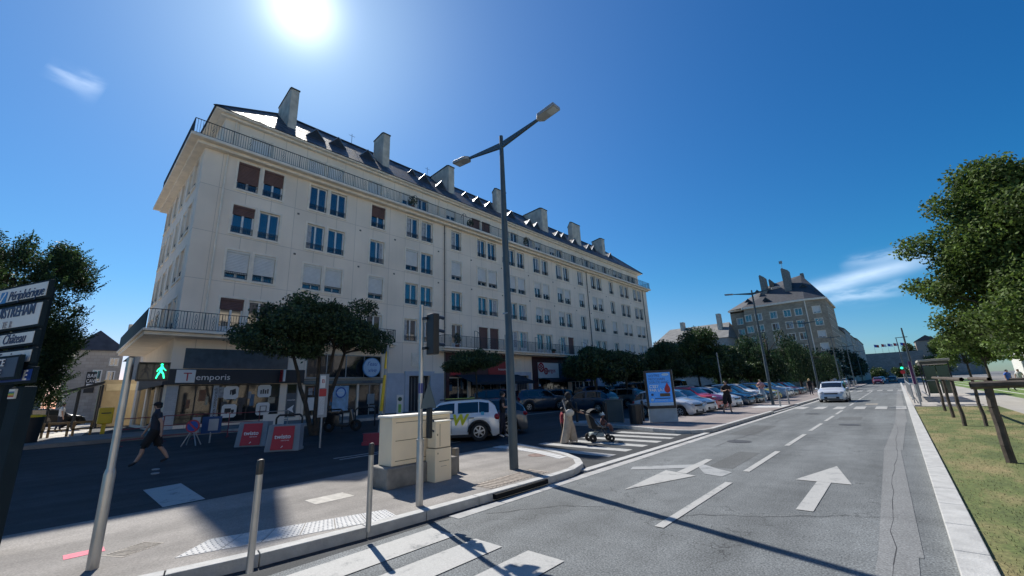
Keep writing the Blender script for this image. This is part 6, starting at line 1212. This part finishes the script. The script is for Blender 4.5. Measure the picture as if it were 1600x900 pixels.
# scooter
def scooter():
    t = thing('motor_scooter', 'black motor scooter parked before the bookshop', 'scooter', (-20.1, 9.6, gz(-20.1)), R(50))
    for x in (-.62, .62): b = B(); b.lathe([(.12, -.06), (.25, -.05), (.27, 0), (.25, .05), (.12, .06), (.12, -.06)], 16, c=(x, 0, .27), axis='y'); b.build('wheel', RUB, t)
    b = B(); b.extr([(-.85, -.16, .5), (-.5, -.16, .42), (-.25, -.16, .25), (.3, -.16, .22), (.42, -.16, .35), (.25, -.16, .34), (-.12, -.16, .42), (-.15, -.16, .78), (-.85, -.16, .88)], (0, .32, 0)); b.extr([(.32, -.2, .3), (.55, -.2, .5), (.42, -.2, 1.0), (.34, -.2, 1.02)], (0, .4, 0)); b.build('bodywork', CBK, t, bevel=.03)
    B().box(-.72, .0, -.14, .14, .8, .9).build('seat', RUB, t, bevel=.04); b = B(); b.tube((.36, 0, .95), (.3, 0, 1.1), .03); b.tube((.28, -.33, 1.08), (.28, .33, 1.08), .02); b.build('handlebar', BLACK, t); B().box(-1.0, -.7, -.18, .18, .86, 1.14).build('top_box', BLACK, t, bevel=.04); B().box(-.98, -.96, -.1, .1, .5, .64).build('number_plate', PLATE, t)
    b = B(); b.tube((.6, .07, .27), (.42, .07, .8), .025); b.tube((.6, -.07, .27), (.42, -.07, .8), .025); b.build('fork', BLACK, t)
scooter()
# ---- advertising panel and neighbours
t = thing('advertising_panel', 'freestanding lit poster panel showing a blue blood donation poster', 'advertising panel', (-8.2, 18.9, .12), math.atan2(.57, 1.04))
b = B(); b.extr([(-.6, -.02, 0), (.64, -.02, 0), (.62, -.02, .62), (-.6, -.02, .62)], (0, .2, 0)); b.build('base', mat('panel_base', (.33, .4, .45), .5), t, bevel=.01)
b = B(); b.box(-.62, .62, -.08, .2, .6, 2.3); b.build('case', BLACK, t, bevel=.02); B().box(.621, .64, -.02, .2, .1, 2.3).build('side_trim', GALV, t)
b = B(); b.box(-.52, .52, -.088, -.082, .72, 2.2); ps = b.build('poster', mat('poster_blue', (.02, .16, .5), .3, var=.12, scale=2, emit=(.01, .12, .4), es=.25), t)
text('VOTRE', .17, TXB, ps, (-.45, -.095, 2.0), FY, sx=.95); text('PROCHAIN', .16, TXB, ps, (-.45, -.095, 1.85), FY, sx=.9); text('DON DE SANG,', .15, TXB, ps, (-.45, -.095, 1.71), FY, sx=.85)
text("C'EST", .17, TXW, ps, (-.45, -.095, 1.52), FY, bold=.004); text('PAR LÀ !', .17, TXW, ps, (-.45, -.095, 1.36), FY, bold=.004); B().box(-.52, .52, -.094, -.09, .72, .86).build('poster_strip', mat('poster_pale', (.45, .6, .75), .5), ps)
b = B(); b.ell((.33, -.094, 1.42), (.13, .006, .14), 14, 8); b.add([(.2, -.097, 1.47), (.46, -.097, 1.47), (.34, -.097, 1.74)], [(0, 1, 2)]); b.build('drop_shape', RED, ps); B().box(-.02, .42, -.1, -.091, 1.12, 1.26).build('pointer', mat('brown_pointer', (.12, .08, .04), .6), ps)
b = B(); b.ell((.3, -.094, 2.1), (.16, .006, .06), 12, 6); b.ell((-.38, -.094, .98), (.07, .006, .07), 12, 6); b.build('poster_badge', MATS['poster_pale'], ps); B().box(-.25, .42, -.094, -.09, 1.02, 1.06).build('poster_line', TXB, ps); B().box(-.25, .3, -.094, -.09, .95, .97).build('poster_line', MATS['poster_pale'], ps); B().box(-.4, -.3, -.094, -.09, 1.16, 1.26).build('poster_mark', TXB, ps)
t = thing('litter_bin', 'dark slatted litter bin left of the advertising panel', 'bin', (-8.95, 17.75, .12)); b = B(); b.lathe([(0, 0), (.27, 0), (.3, .8), (0, .8)], 12); b.build('body', BLACK, t); B().lathe([(.31, .78), (.31, .84), (0, .87)], 12).build('lid', DK, t)
t = thing('electrical_cabinet', 'dark grey street cabinet left of the bin', 'cabinet', (-10.3, 18.3, .12), R(20)); B().box(-.4, .4, -.18, .18, 0, 1.0).build('body', mat('dark_cabinet', (.05, .07, .075), .6), t, bevel=.02); B().box(-.43, .43, -.21, .21, 1.0, 1.06).build('lid', MATS['dark_cabinet'], t)
for k, (x, y) in enumerate([(-10.2, 17.35), (-11.3, 19.0), (-9.35, 19.3), (-9.0, 20.6), (-12.2, 17.9)]):
    t = thing('bollard', ['black bollard before the dark grey cabinet', 'black bollard behind the dark grey cabinet', 'black bollard between bin and advertising panel', 'black bollard behind the advertising panel', 'black bollard at the left end of the second pavement'][k], 'bollard', (x, y, .12), 0, 'black bollards'); b = B(); b.lathe([(.06, 0), (.06, .9), (.05, .95), (0, .96)], 10); b.build('post', BLACK, t)
for k, (x, y) in enumerate([(-5.85, 31.4), (-5.85, 34.3)]):
    t = thing('bollard', ['pale steel bollard at the near end of the far crossing', 'pale steel bollard at the far end of the far crossing'][k], 'bollard', (x, y, .12)); b = B(); b.lathe([(.055, 0), (.055, 1.0), (0, 1.03)], 10); b.build('post', GALV, t)
for k in range(7):
    t = thing('bollard', ['nearest', 'second', 'third', 'fourth', 'fifth', 'sixth', 'farthest'][k]+' pale bollard of the line along the kerb by the corner arcade', 'bollard', (-6.1-.1*(k % 2), 78+4.2*k, .12), 0, 'far bollards by the corner arcade'); b = B(); b.lathe([(.08, 0), (.08, .95), (0, 1.0)], 8); b.build('post', GALV, t)
t = thing('direction_sign', 'far teal direction sign board beyond the corner arcade', 'road sign', (-8.6, 98, .1)); B().box(-1.0, 1.1, -.05, .05, 2.6, 5.2).build('panel', mat('teal_sign', (.04, .1, .11), .5), t); [B().box(-.85, .95, -.07, -.055, z, z+.2).build('sign_line', mat('sign_line', (.3, .42, .42), .5), t) for z in (2.9, 3.5, 4.1, 4.7)]; [B().tube((x, .1, 0), (x, .1, 5.2), .08).build('post', GALV, t) for x in (-.7, .8)]
t = thing('traffic_light', 'far traffic light showing green right of the avenue', 'traffic light', (.7, 92, .12)); B().tube((0, 0, 0), (0, 0, 3.3), .07).build('pole', BLACK, t); B().box(-.2, .2, -.2, .1, 2.4, 3.5).build('signal_head', BLACK, t); B().tube((0, -.21, 2.7), (0, -.26, 2.7), .17, n=12).build('green_lens', GRN, t)
t = thing('road_sign', 'far round red sign right of the avenue', 'road sign', (.6, 80, .12)); B().tube((0, 0, 0), (0, 0, 1.8), .05).build('post', GALV, t); B().tube((0, -.06, 2.0), (0, -.1, 2.0), .27, n=16).build('sign_face', RED, t)
# ---- right side: timber rails, shelter, totem, railings
def tframe(posts, z, lb, rail=None, r=.055):
    t = thing('timber_rail', lb, 'timber rail', (posts[0][0], posts[0][1], .09), 0, 'timber rails on the verge'); x0, y0 = posts[0]
    for (x, y) in posts:
        b = B(); limb(b, (x-x0, y-y0, -.05), (x-x0, y-y0, z-r*.8), r, r*.85, 4, .02); b.build('post', WOODP, t, smooth=True)
    a, c = rail or (posts[0], posts[-1]); b = B(); limb(b, (a[0]-x0, a[1]-y0, z), (c[0]-x0, c[1]-y0, z+.01), r, r*.95, 5, .015); b.build('top_rail', WOODP, t, smooth=True)
tframe([(1.26, 27.4), (1.25, 23.4), (1.25, 19.8)], 1.47, 'dark timber rail farthest along the verge', ((1.2, 28.2), (1.2, 16.0)))
tframe([(1.72, 19.9), (1.7, 16.9)], 1.45, 'shorter dark timber rail behind the first', ((1.7, 20.3), (1.7, 16.2)), .05)
tframe([(1.23, 12.2), (3.0, 12.35)], 1.40, 'nearest thick timber rail at the right edge', ((1.0, 12.15), (3.3, 12.4)), .075)
tframe([(2.6, 17.5), (4.2, 17.6)], 1.40, 'timber rail crossing behind the nearest one', ((2.2, 17.5), (4.6, 17.6)), .055)
t = thing('bus_shelter', 'glass bus shelter with pale flat roof on the platform', 'bus shelter', (1.5, 46.5, .12)); b = B(); b.box(-.15, 1.6, -1.2, 4.4, 2.55, 2.72); b.build('roof', mat('shelter_roof', (.42, .4, .34), .6), t, bevel=.03); B().box(-.1, 1.5, -1.1, 4.3, 2.35, 2.545).build('fascia', mat('shelter_fascia', (.08, .08, .07), .5), t)
for x in (0, 1.45): 
    for y in (-1.0, 4.2): B().box(x-.04, x+.04, y-.04, y+.04, 0, 2.35).build('post', DK, t)
for x0, x1 in ((.05, .7), (.75, 1.4)): B().box(x0, x1, -1.01, -.99, .15, 2.2).build('glass_panel', mat('dark_green_glass', (.02, .05, .035), .08, spec=.8), t); B().box(x0, x1, -1.015, -.985, 1.1, 1.16).build('rail', GALV, t)
t = thing('stop_totem', 'purple edged bus stop totem on legs by the platform kerb', 'sign', (.62, 32.6, .12)); B().box(-.06, .06, -.3, .3, 1.1, 2.35).build('panel', mat('purple_panel', (.1, .02, .09), .5), t, bevel=.02); [B().tube((0, y, 0), (0, y, 1.1), .04).build('leg', GALV, t) for y in (-.22, .22)]
for k, y in enumerate((35.5, 38.4, 41.3)):
    t = thing('glass_screen', ['nearest', 'middle', 'farthest'][k]+' of three pale glass wind screens behind the totem', 'screen', (.75, y, .12), 0, 'glass wind screens on the platform'); B().box(-.02, .02, 0, 2.5, .3, 2.3).build('pane', mat('frosted_pane', (.45, .5, .52), .15, var=.1), t); [B().box(-.03, .03, yy-.03, yy+.03, 0, 2.4).build('post', GALV, t) for yy in (0, 2.5)]
for k in range(5):
    t = thing('platform_railing', ['first', 'second', 'third', 'fourth', 'fifth'][k]+' grey panel of the platform railing counted from the totem', 'railing', (.42, 34+5*k, .12), 0, 'platform railings along the kerb'); b = B(); b.tube((0, 0, 0), (0, 0, 1.05), .03, n=6); b.tube((0, 4.6, 0), (0, 4.6, 1.05), .03, n=6); b.tube((0, 0, 1.05), (0, 4.6, 1.05), .03, n=6); b.tube((0, 0, .15), (0, 4.6, .15), .02, n=6); [b.tube((0, .25+q*.3, .15), (0, .25+q*.3, 1.05), .012, n=5) for q in range(15)]; b.build('railing', GALV, t)
B().box(.36, .62, 31.2, 31.9, .1, .128).build('platform_edge_mark', DK)['kind'] = 'structure'
B().box(1.2, 2.2, 31.3, 31.9, .1, .128).build('platform_edge_mark', DK)['kind'] = 'structure'

# ================================================================== people
def person(loc, rz, label, top, bottom, shoes, skin=SKIN, hair=None, h=1.72, stride=.0, arms='hang', sleeves='short', shorts=False, headwear=None, haircol=(.02, .015, .012), lean=0, group=None, wide=False, cross=0, name='person'):
    t = thing(name, label, 'person', loc, rz, group); k = h/1.75
    J = {}; Rr = {}
    def j(n, x, y, z, r): J[n] = (x*k, y*k, z*k); Rr[n] = r*k
    L_ = lean
    j('pelvis', 0, 0, .95, .145); j('waist', .01+L_*.3, 0, 1.08, .125); j('chest', .02+L_*.7, 0, 1.3, .145); j('upper', .01+L_, 0, 1.43, .12); j('neck', .02+L_*1.1, 0, 1.515, .055); j('head', .035+L_*1.2, 0, 1.61, .088); j('crown', .025+L_*1.2, 0, 1.695, .078); j('nose', .125+L_*1.2, 0, 1.61, .015); j('chin', .085+L_*1.2, 0, 1.545, .035)
    for s, sg in (('l', 1), ('r', -1)):
        st = stride*sg
        j('hip'+s, 0, sg*.09, .9, .105); j('knee'+s, .5*st+abs(st)*.12+cross*(sg < 0)*.12, sg*.1-cross*(sg < 0)*.1, .5, .062); j('calf'+s, .72*st-.02, sg*.1-cross*(sg < 0)*.16, .33, .058); j('ankle'+s, st-(.04 if st < 0 else 0), sg*.1-cross*(sg < 0)*.2, .085+max(0, -st)*.12, .04); j('toe'+s, st+.13, sg*.12-cross*(sg < 0)*.2, .035+max(0, -st)*.04, .036)
        j('sh'+s, .01+L_, sg*.18, 1.42, .062)
        if arms == 'hang': e = (-.35*st, sg*.24, 1.15); w = (-.55*st+.05, sg*.25, .9)
        elif arms == 'push': e = (.12+L_, sg*.24, 1.17); w = (.38+L_, sg*.17, 1.06)
        elif arms == 'hold': e = (.06, sg*.27, 1.15); w = (.26, sg*.06, 1.22)
        else: e = (.06, sg*.26, 1.14); w = (.3, sg*.12, 1.12)
        j('el'+s, *e, .042); j('wr'+s, *w, .03); dx, dz = w[0]-e[0], w[2]-e[2]; ln = math.hypot(dx, dz)+1e-6; dx /= ln; dz /= ln
        j('palm'+s, w[0]+dx*.07, w[1], w[2]+dz*.07, .032)
        for q in range(4): j('f%d%s' % (q, s), w[0]+dx*(.15-.012*abs(q-1)), w[1]+(q-1.5)*.02, w[2]+dz*(.15-.012*abs(q-1))-.01, .009)
        j('th'+s, w[0]+dx*.09+.03, w[1]-sg*.045, w[2]+dz*.09, .010)
    E_ = [('pelvis', 'waist'), ('waist', 'chest'), ('chest', 'upper'), ('upper', 'neck'), ('neck', 'head'), ('head', 'crown'), ('head', 'nose'), ('head', 'chin')]
    for s in 'lr': E_ += [('pelvis', 'hip'+s), ('hip'+s, 'knee'+s), ('knee'+s, 'calf'+s), ('calf'+s, 'ankle'+s), ('ankle'+s, 'toe'+s), ('upper', 'sh'+s), ('sh'+s, 'el'+s), ('el'+s, 'wr'+s), ('wr'+s, 'palm'+s), ('palm'+s, 'th'+s)]+[('palm'+s, 'f%d%s' % (q, s)) for q in range(4)]
    names = list(J); ix = {n: i for i, n in enumerate(names)}
    me = bpy.data.meshes.new('src'); me.from_pydata([J[n] for n in names], [(ix[a], ix[c]) for a, c in E_], []); o = bpy.data.objects.new('src', me); COL.objects.link(o)
    md = o.modifiers.new('s', 'SKIN'); md.use_smooth_shade = True
    for i, n in enumerate(names): sv = me.skin_vertices[0].data[i]; f = 1.22 if n in ('chest', 'upper', 'waist', 'pelvis') else 1; sv.radius = (Rr[n]*f if n in ('chest', 'upper') else Rr[n], Rr[n]); sv.use_root = n == 'pelvis'
    sb = o.modifiers.new('d', 'SUBSURF'); sb.levels = 2; sb.render_levels = 2
    nm = bpy.data.meshes.new_from_object(o.evaluated_get(bpy.context.evaluated_depsgraph_get())); bpy.data.objects.remove(o)
    nm.materials.clear(); [nm.materials.append(m) for m in (skin, top, bottom, shoes)]
    ev = [(Vector(J[a]), Vector(J[c]), a, c) for a, c in E_]
    def near(p):
        best = 9; bn = None
        for A, C, a, c in ev:
            d = C-A; tt = max(0, min(1, (p-A).dot(d)/d.dot(d))); q = (p-A-d*tt).length-(Rr[a]*(1-tt)+Rr[c]*tt)
            if q < best: best, bn = q, (a, c, tt)
        return bn
    for pl in nm.polygons:
        a, c, tt = near(pl.center); z = pl.center.z/k; mi = 0
        if a in ('pelvis', 'waist', 'chest') or (a == 'upper' and c[:2] == 'sh'): mi = 2 if z < 1.0 else 1
        elif a == 'upper': mi = 1 if z < 1.47 else 0
        elif a[:2] == 'sh': mi = 1 if (sleeves == 'long' or tt < .55) else 0
        elif a[:2] == 'el': mi = 1 if sleeves == 'long' and tt < .92 else 0
        elif a[:3] == 'hip': mi = 2
        elif a[:4] == 'knee': mi = 0 if shorts and z < .46 else 2
        elif a[:4] == 'calf': mi = 0 if shorts and z > .12 else (2 if z > .11 else 3)
        elif a[:5] == 'ankle': mi = 3
        pl.material_index = mi
    bo = bpy.data.objects.new('body', nm); COL.objects.link(bo); bo.parent = t
    hx, hy, hz = J['head']; hm = mat('hair_%02d' % int(haircol[0]*100), haircol, .6, var=.2)
    b = B()
    if headwear == 'cap':
        b.ell((hx-.005, 0, hz+.06*k), (.108*k, .1*k, .075*k), 14, 8); b.extr([(hx+.05, -.075*k, hz+.055*k), (hx+.19*k, -.06*k, hz+.035*k), (hx+.19*k, .06*k, hz+.035*k), (hx+.05, .075*k, hz+.055*k)], (0, 0, .012)); b.build('cap', mat('black_cloth', (.012, .012, .014), .9), t, smooth=True)
        b = B(); b.ell((hx-.03, 0, hz), (.085*k, .092*k, .08*k), 10, 6); b.build('hair', hm, t, smooth=True)
    elif headwear == 'scarf':
        b.ell((hx-.02, 0, hz+.02*k), (.12*k, .112*k, .14*k), 14, 8); b.ell((hx-.04, 0, hz-.13*k), (.1*k, .11*k, .1*k), 12, 7); b.build('headscarf', mat('black_cloth', (.012, .012, .014), .9), t, smooth=True)
    else:
        ln = {'long': .2, None: .0}.get(hair, 0); b.ell((hx-.028*k, 0, hz+.035*k), (.1*k, .1*k, .095*k), 14, 8)
        if ln: b.ell((hx-.06*k, 0, hz-.1*k), (.07*k, .105*k, .17*k), 12, 8)
        b.build('hair', hm, t, smooth=True)
    b = B(); [b.ell((hx+.083*k, s*.032*k, hz+.012*k), (.008, .012*k, .007*k), 6, 4) for s in (1, -1)]; b.build('eyes', BLACK, t)
    if wide:
        for s in (1, -1):
            x0 = J['ankle'+('l' if s > 0 else 'r')][0]; xk = J['knee'+('l' if s > 0 else 'r')][0]; b = B(); n = 14; rings = []
            for (x, z, r, o2) in ((0, 1.02, .13, .04), (.0, .85, .15, .06), (xk*.8, .55, .15, .075), (xk*.45+x0*.4, .3, .15, .08), (x0*.85, .05, .15, .085)):
                rings.append([(x*1+r*k*1.0*math.cos(q*6.283/n)*(1+.06*math.sin(5*q)), s*o2*k+r*.85*k*math.sin(q*6.283/n), z*k) for q in range(n)])
            vs = [p for r_ in rings for p in r_]; b.add(vs, [(i*n+q, i*n+(q+1) % n, (i+1)*n+(q+1) % n, (i+1)*n+q) for i in range(4) for q in range(n)]); b.build('trouser_leg', bottom, t, smooth=True)
    elif shorts:
        for s in (1, -1):
            kn = J['knee'+('l' if s > 0 else 'r')]; hp = J['hip'+('l' if s > 0 else 'r')]; b = B(); b.tube((hp[0], hp[1], hp[2]+.06), (hp[0]*.1+kn[0]*.95, kn[1], kn[2]+.02), .125*k, .11*k, 14, cap=False); b.build('shorts_leg', bottom, t, smooth=True)
    # torso garment with a little volume and a hem
    b = B(); n = 16; vs = []
    prof = ((.93, .15, .0), (1.05, .145, .3), (1.2, .15, .5), (1.34, .155, .8), (1.44, .125, 1)) 
    for z, r, l in prof: vs += [((.01+L_*l)*k+r*.82*k*math.cos(q*6.283/n), r*1.22*k*math.sin(q*6.283/n), z*k) for q in range(n)]
    b.add(vs, [(i*n+q, i*n+(q+1) % n, (i+1)*n+(q+1) % n, (i+1)*n+q) for i in range(4) for q in range(n)]); b.build('shirt', top, t, smooth=True)
    return t
CL = lambda n, c: mat('cloth_'+n, c, .85, var=.18, scale=9)
person((-16.7, 2.2, gz(-16.7)), R(-98), 'man in a black cap, dark patterned shirt and black shorts striding left', CL('dark_pattern', (.02, .025, .04)), CL('black', (.01, .01, .012)), CL('shoe_dark', (.02, .02, .025)), h=1.80, stride=.34, shorts=True, headwear='cap')
wm = person((-8.45, 11.85, 0), R(48), 'woman in wide beige trousers and dark headscarf pushing a pushchair over the crossing', CL('black', (.01, .01, .012)), CL('beige', (.42, .34, .26)), CL('black', (.01, .01, .012)), h=1.64, stride=.2, arms='push', sleeves='long', headwear='scarf', wide=True, lean=.04)
t = thing('shoulder_bag', 'cream bag hanging at the hip of the woman with the pushchair', 'bag', (-8.45, 11.85, 0), R(48)); b = B(); b.ell((.03, -.235, .98), (.15, .07, .12), 12, 8); b.build('bag', CL('cream', (.55, .5, .42)), t, smooth=True); b = B(); b.bar((-.09, -.2, 1.03), (-.12, .12, 1.4), .03, .012); b.bar((.1, -.22, 1.02), (.14, .1, 1.38), .03, .012); b.build('strap', MATS['cloth_cream'], t)
person((-8.75, 11.95, 0), R(50), 'child in red half hidden behind the woman with the pushchair', CL('red', (.3, .03, .04)), CL('black', (.01, .01, .012)), CL('shoe_dark', (.02, .02, .025)), h=1.15, stride=.15)
t = thing('pushchair', 'black pushchair with big wheels pushed over the zebra crossing', 'pushchair', (-7.78, 12.65, 0), R(48)); BC = CL('black_canvas', (.012, .013, .015))
for x, y, r in ((-.3, .26, .13), (-.3, -.26, .13), (.36, .2, .1), (.36, -.2, .1)):
    b = B(); b.lathe([(.03, -.02), (r, -.02), (r, .02), (.03, .02)], 14, c=(x, y, r), axis='y'); b.build('wheel', RUB, t)
b = B(); [b.tube(p, q, .014, n=6) for s in (-.24, .24) for p, q in (((-.3, s, .13), (.28, s, .62)), ((.36, s*.8, .1), (-.2, s, .75)), ((-.2, s, .75), (-.52, s, 1.02)))]; b.tube((-.52, -.24, 1.02), (-.52, .24, 1.02), .016, n=6); b.build('frame', mat('frame_grey', (.1, .1, .1), .4, metal=.5), t)
b = B(); b.extr([(-.28, -.22, .42), (.22, -.22, .36), (.3, -.22, .42), (-.1, -.22, .5), (-.28, -.22, .92), (-.38, -.22, .88)], (0, .44, 0)); b.build('seat', BC, t, bevel=.02); b = B()
for q in range(7): a0, a1 = R(35+15*q), R(50+15*q); b.quad((-.12+.3*math.cos(a0), -.23, .72+.34*math.sin(a0)), (-.12+.3*math.cos(a0), .23, .72+.34*math.sin(a0)), (-.12+.3*math.cos(a1), .23, .72+.34*math.sin(a1)), (-.12+.3*math.cos(a1), -.23, .72+.34*math.sin(a1)))
b.build('hood', BC, t); B().box(-.32, .12, -.18, .18, .16, .3).build('basket', CL('light_cloth', (.3, .35, .35)), t, bevel=.03)
t = thing('person', 'small child in a pale sun hat sitting in the pushchair', 'person', (-7.72, 12.72, .0), R(48)); b = B(); b.ell((.06, 0, .62), (.08, .1, .13), 12, 8); b.tube((.06, 0, .74), (.06, 0, .78), .035); b.ell((.075, 0, .83), (.068, .066, .08), 12, 8)
for s in (1, -1): b.tube((.1, s*.07, .52), (.32, s*.08, .5), .05, .04); b.tube((.32, s*.08, .5), (.36, s*.08, .3), .04, .03); b.tube((.06, s*.12, .7), (.2, s*.13, .58), .035, .025)
b.build('body', CL('child', (.12, .06, .06)), t, smooth=True); b = B(); b.ell((.06, 0, .875), (.085, .085, .07), 12, 7); b.lathe([(.08, 0), (.12, -.015)], 14, c=(.06, 0, .86)); b.build('sun_hat', CL('pale_hat', (.5, .6, .66)), t, smooth=True)
person((-11.95, 12.3, 0), R(40), 'person in dark clothes and white trainers behind the street lamp pole', CL('black', (.01, .01, .012)), CL('dark_blue', (.015, .02, .04)), CL('white_shoe', (.6, .6, .6)), h=1.78, stride=.08, arms='forward')
person((-7.17, 25.25, .12), R(-60), 'man in black shirt and shorts standing on the second pavement looking down at his hands', CL('black', (.01, .01, .012)), CL('black', (.01, .01, .012)), CL('shoe_dark', (.02, .02, .025)), h=1.72, arms='hold', shorts=True, cross=.9)
p_ = person((-8.05, 37.4, .12), R(-78), 'person in pink top and pale jeans beside the second lamp post', CL('pink', (.55, .32, .34)), CL('pale_jeans', (.3, .4, .48)), CL('white_shoe', (.6, .6, .6)), h=1.76, arms='hold', hair=None, wide=True)
b = B(); [b.bar((.14, s*.1, 1.1), (.1, s*.11, 1.42), .04, .015) for s in (1, -1)]; b.build('rucksack_straps', MATS['cloth_black'], p_)
person((-6.9, 53, .12), R(-70), 'person with long blond hair beyond the silver moving car', CL('black', (.01, .01, .012)), CL('dark_blue', (.015, .02, .04)), CL('shoe_dark', (.02, .02, .025)), h=1.66, haircol=(.6, .45, .2), hair='long')
person((-9.2, 98, .12), R(-90), 'person in white before the corner arcade', CL('white', (.6, .6, .6)), CL('dark_blue', (.015, .02, .04)), CL('white_shoe', (.6, .6, .6)), group='people by the corner arcade')
person((-8.2, 92, .12), R(-80), 'person in pale blue walking near the corner arcade', CL('pale_blue', (.3, .4, .5)), CL('black', (.01, .01, .012)), CL('white_shoe', (.6, .6, .6)), stride=.2, group='people by the corner arcade')
person((-25.4, 31.4, .53), R(80), 'person with a pale blue cap walking behind the dark parked cars', CL('dark_pattern', (.02, .025, .04)), CL('black', (.01, .01, .012)), CL('shoe_dark', (.02, .02, .025)), h=1.78, headwear=None, haircol=(.35, .45, .6), stride=.2)
person((-25.4, 47.2, .53), R(80), 'white haired person before the doorway right of the blue shop', CL('white', (.6, .6, .6)), CL('black', (.01, .01, .012)), CL('shoe_dark', (.02, .02, .025)), h=1.78, haircol=(.55, .55, .6))
for k, (x, y) in enumerate([(6.5, 52), (8.2, 60), (11, 56)]): person((x, y, .12), R(-60-40*k), ['far person in blue under the trees beyond the rails', 'far person in white under the trees beyond the rails', 'far person in dark clothes at the right under the trees'][k], [BLUE, CL('white', (.6, .6, .6)), CL('black', (.01, .01, .012))][k], CL('dark_blue', (.015, .02, .04)), CL('shoe_dark', (.02, .02, .025)), stride=.15, group='people beyond the timber rails')
for k, (x, y) in enumerate([(-36.5, -1.2), (-37.5, .4), (-35.8, -2.0)]): person((x, y, .47), R(30+60*k), ['person in red on the sunlit square', 'person in pale clothes on the sunlit square', 'person in black beside the litter bin on the square'][k], [CL('red', (.3, .03, .04)), CL('white', (.6, .6, .6)), CL('black', (.01, .01, .012))][k], CL('dark_blue', (.015, .02, .04)), CL('shoe_dark', (.02, .02, .025)), stride=.1, group='people on the square')

# ---- the sunlit opposite side of the avenue: out of frame, but it lights and is mirrored in the shaded shop fronts
EWM = panelwall('sunlit_cream_stone', (.8, .7, .55), .9, .45, .01, .85, .06, .5)
for k, (y0, y1, h) in enumerate([(-75, -38, 20), (-36, 2, 21), (16, 58, 20.5), (60, 100, 21)]):
    x0 = 44
    t = house('terrace_building', ['cream building across the avenue, behind the viewer to the far left', 'cream building straight across the avenue behind the viewer', 'cream building across the avenue right of the side street', 'cream building across the avenue at the far right'][k], x0, x0+13, y0, y1, h, 5, EWM, MATS['slate_dark'], [], group='sunlit buildings across the avenue', axis='y')
    for i in range(int((y1-y0-2)/3.3)):
        for z in np.arange(4.6, h-2, 3.0):
            y = y0+1.4+3.3*i; f = B().box(x0-.06, x0-.002, y-.12, y+1.42, z-.12, z+1.92).build('window', CREAM2, t); B().box(x0-.09, x0-.062, y, y+1.3, z, z+1.8).build('pane', GLASS, f)
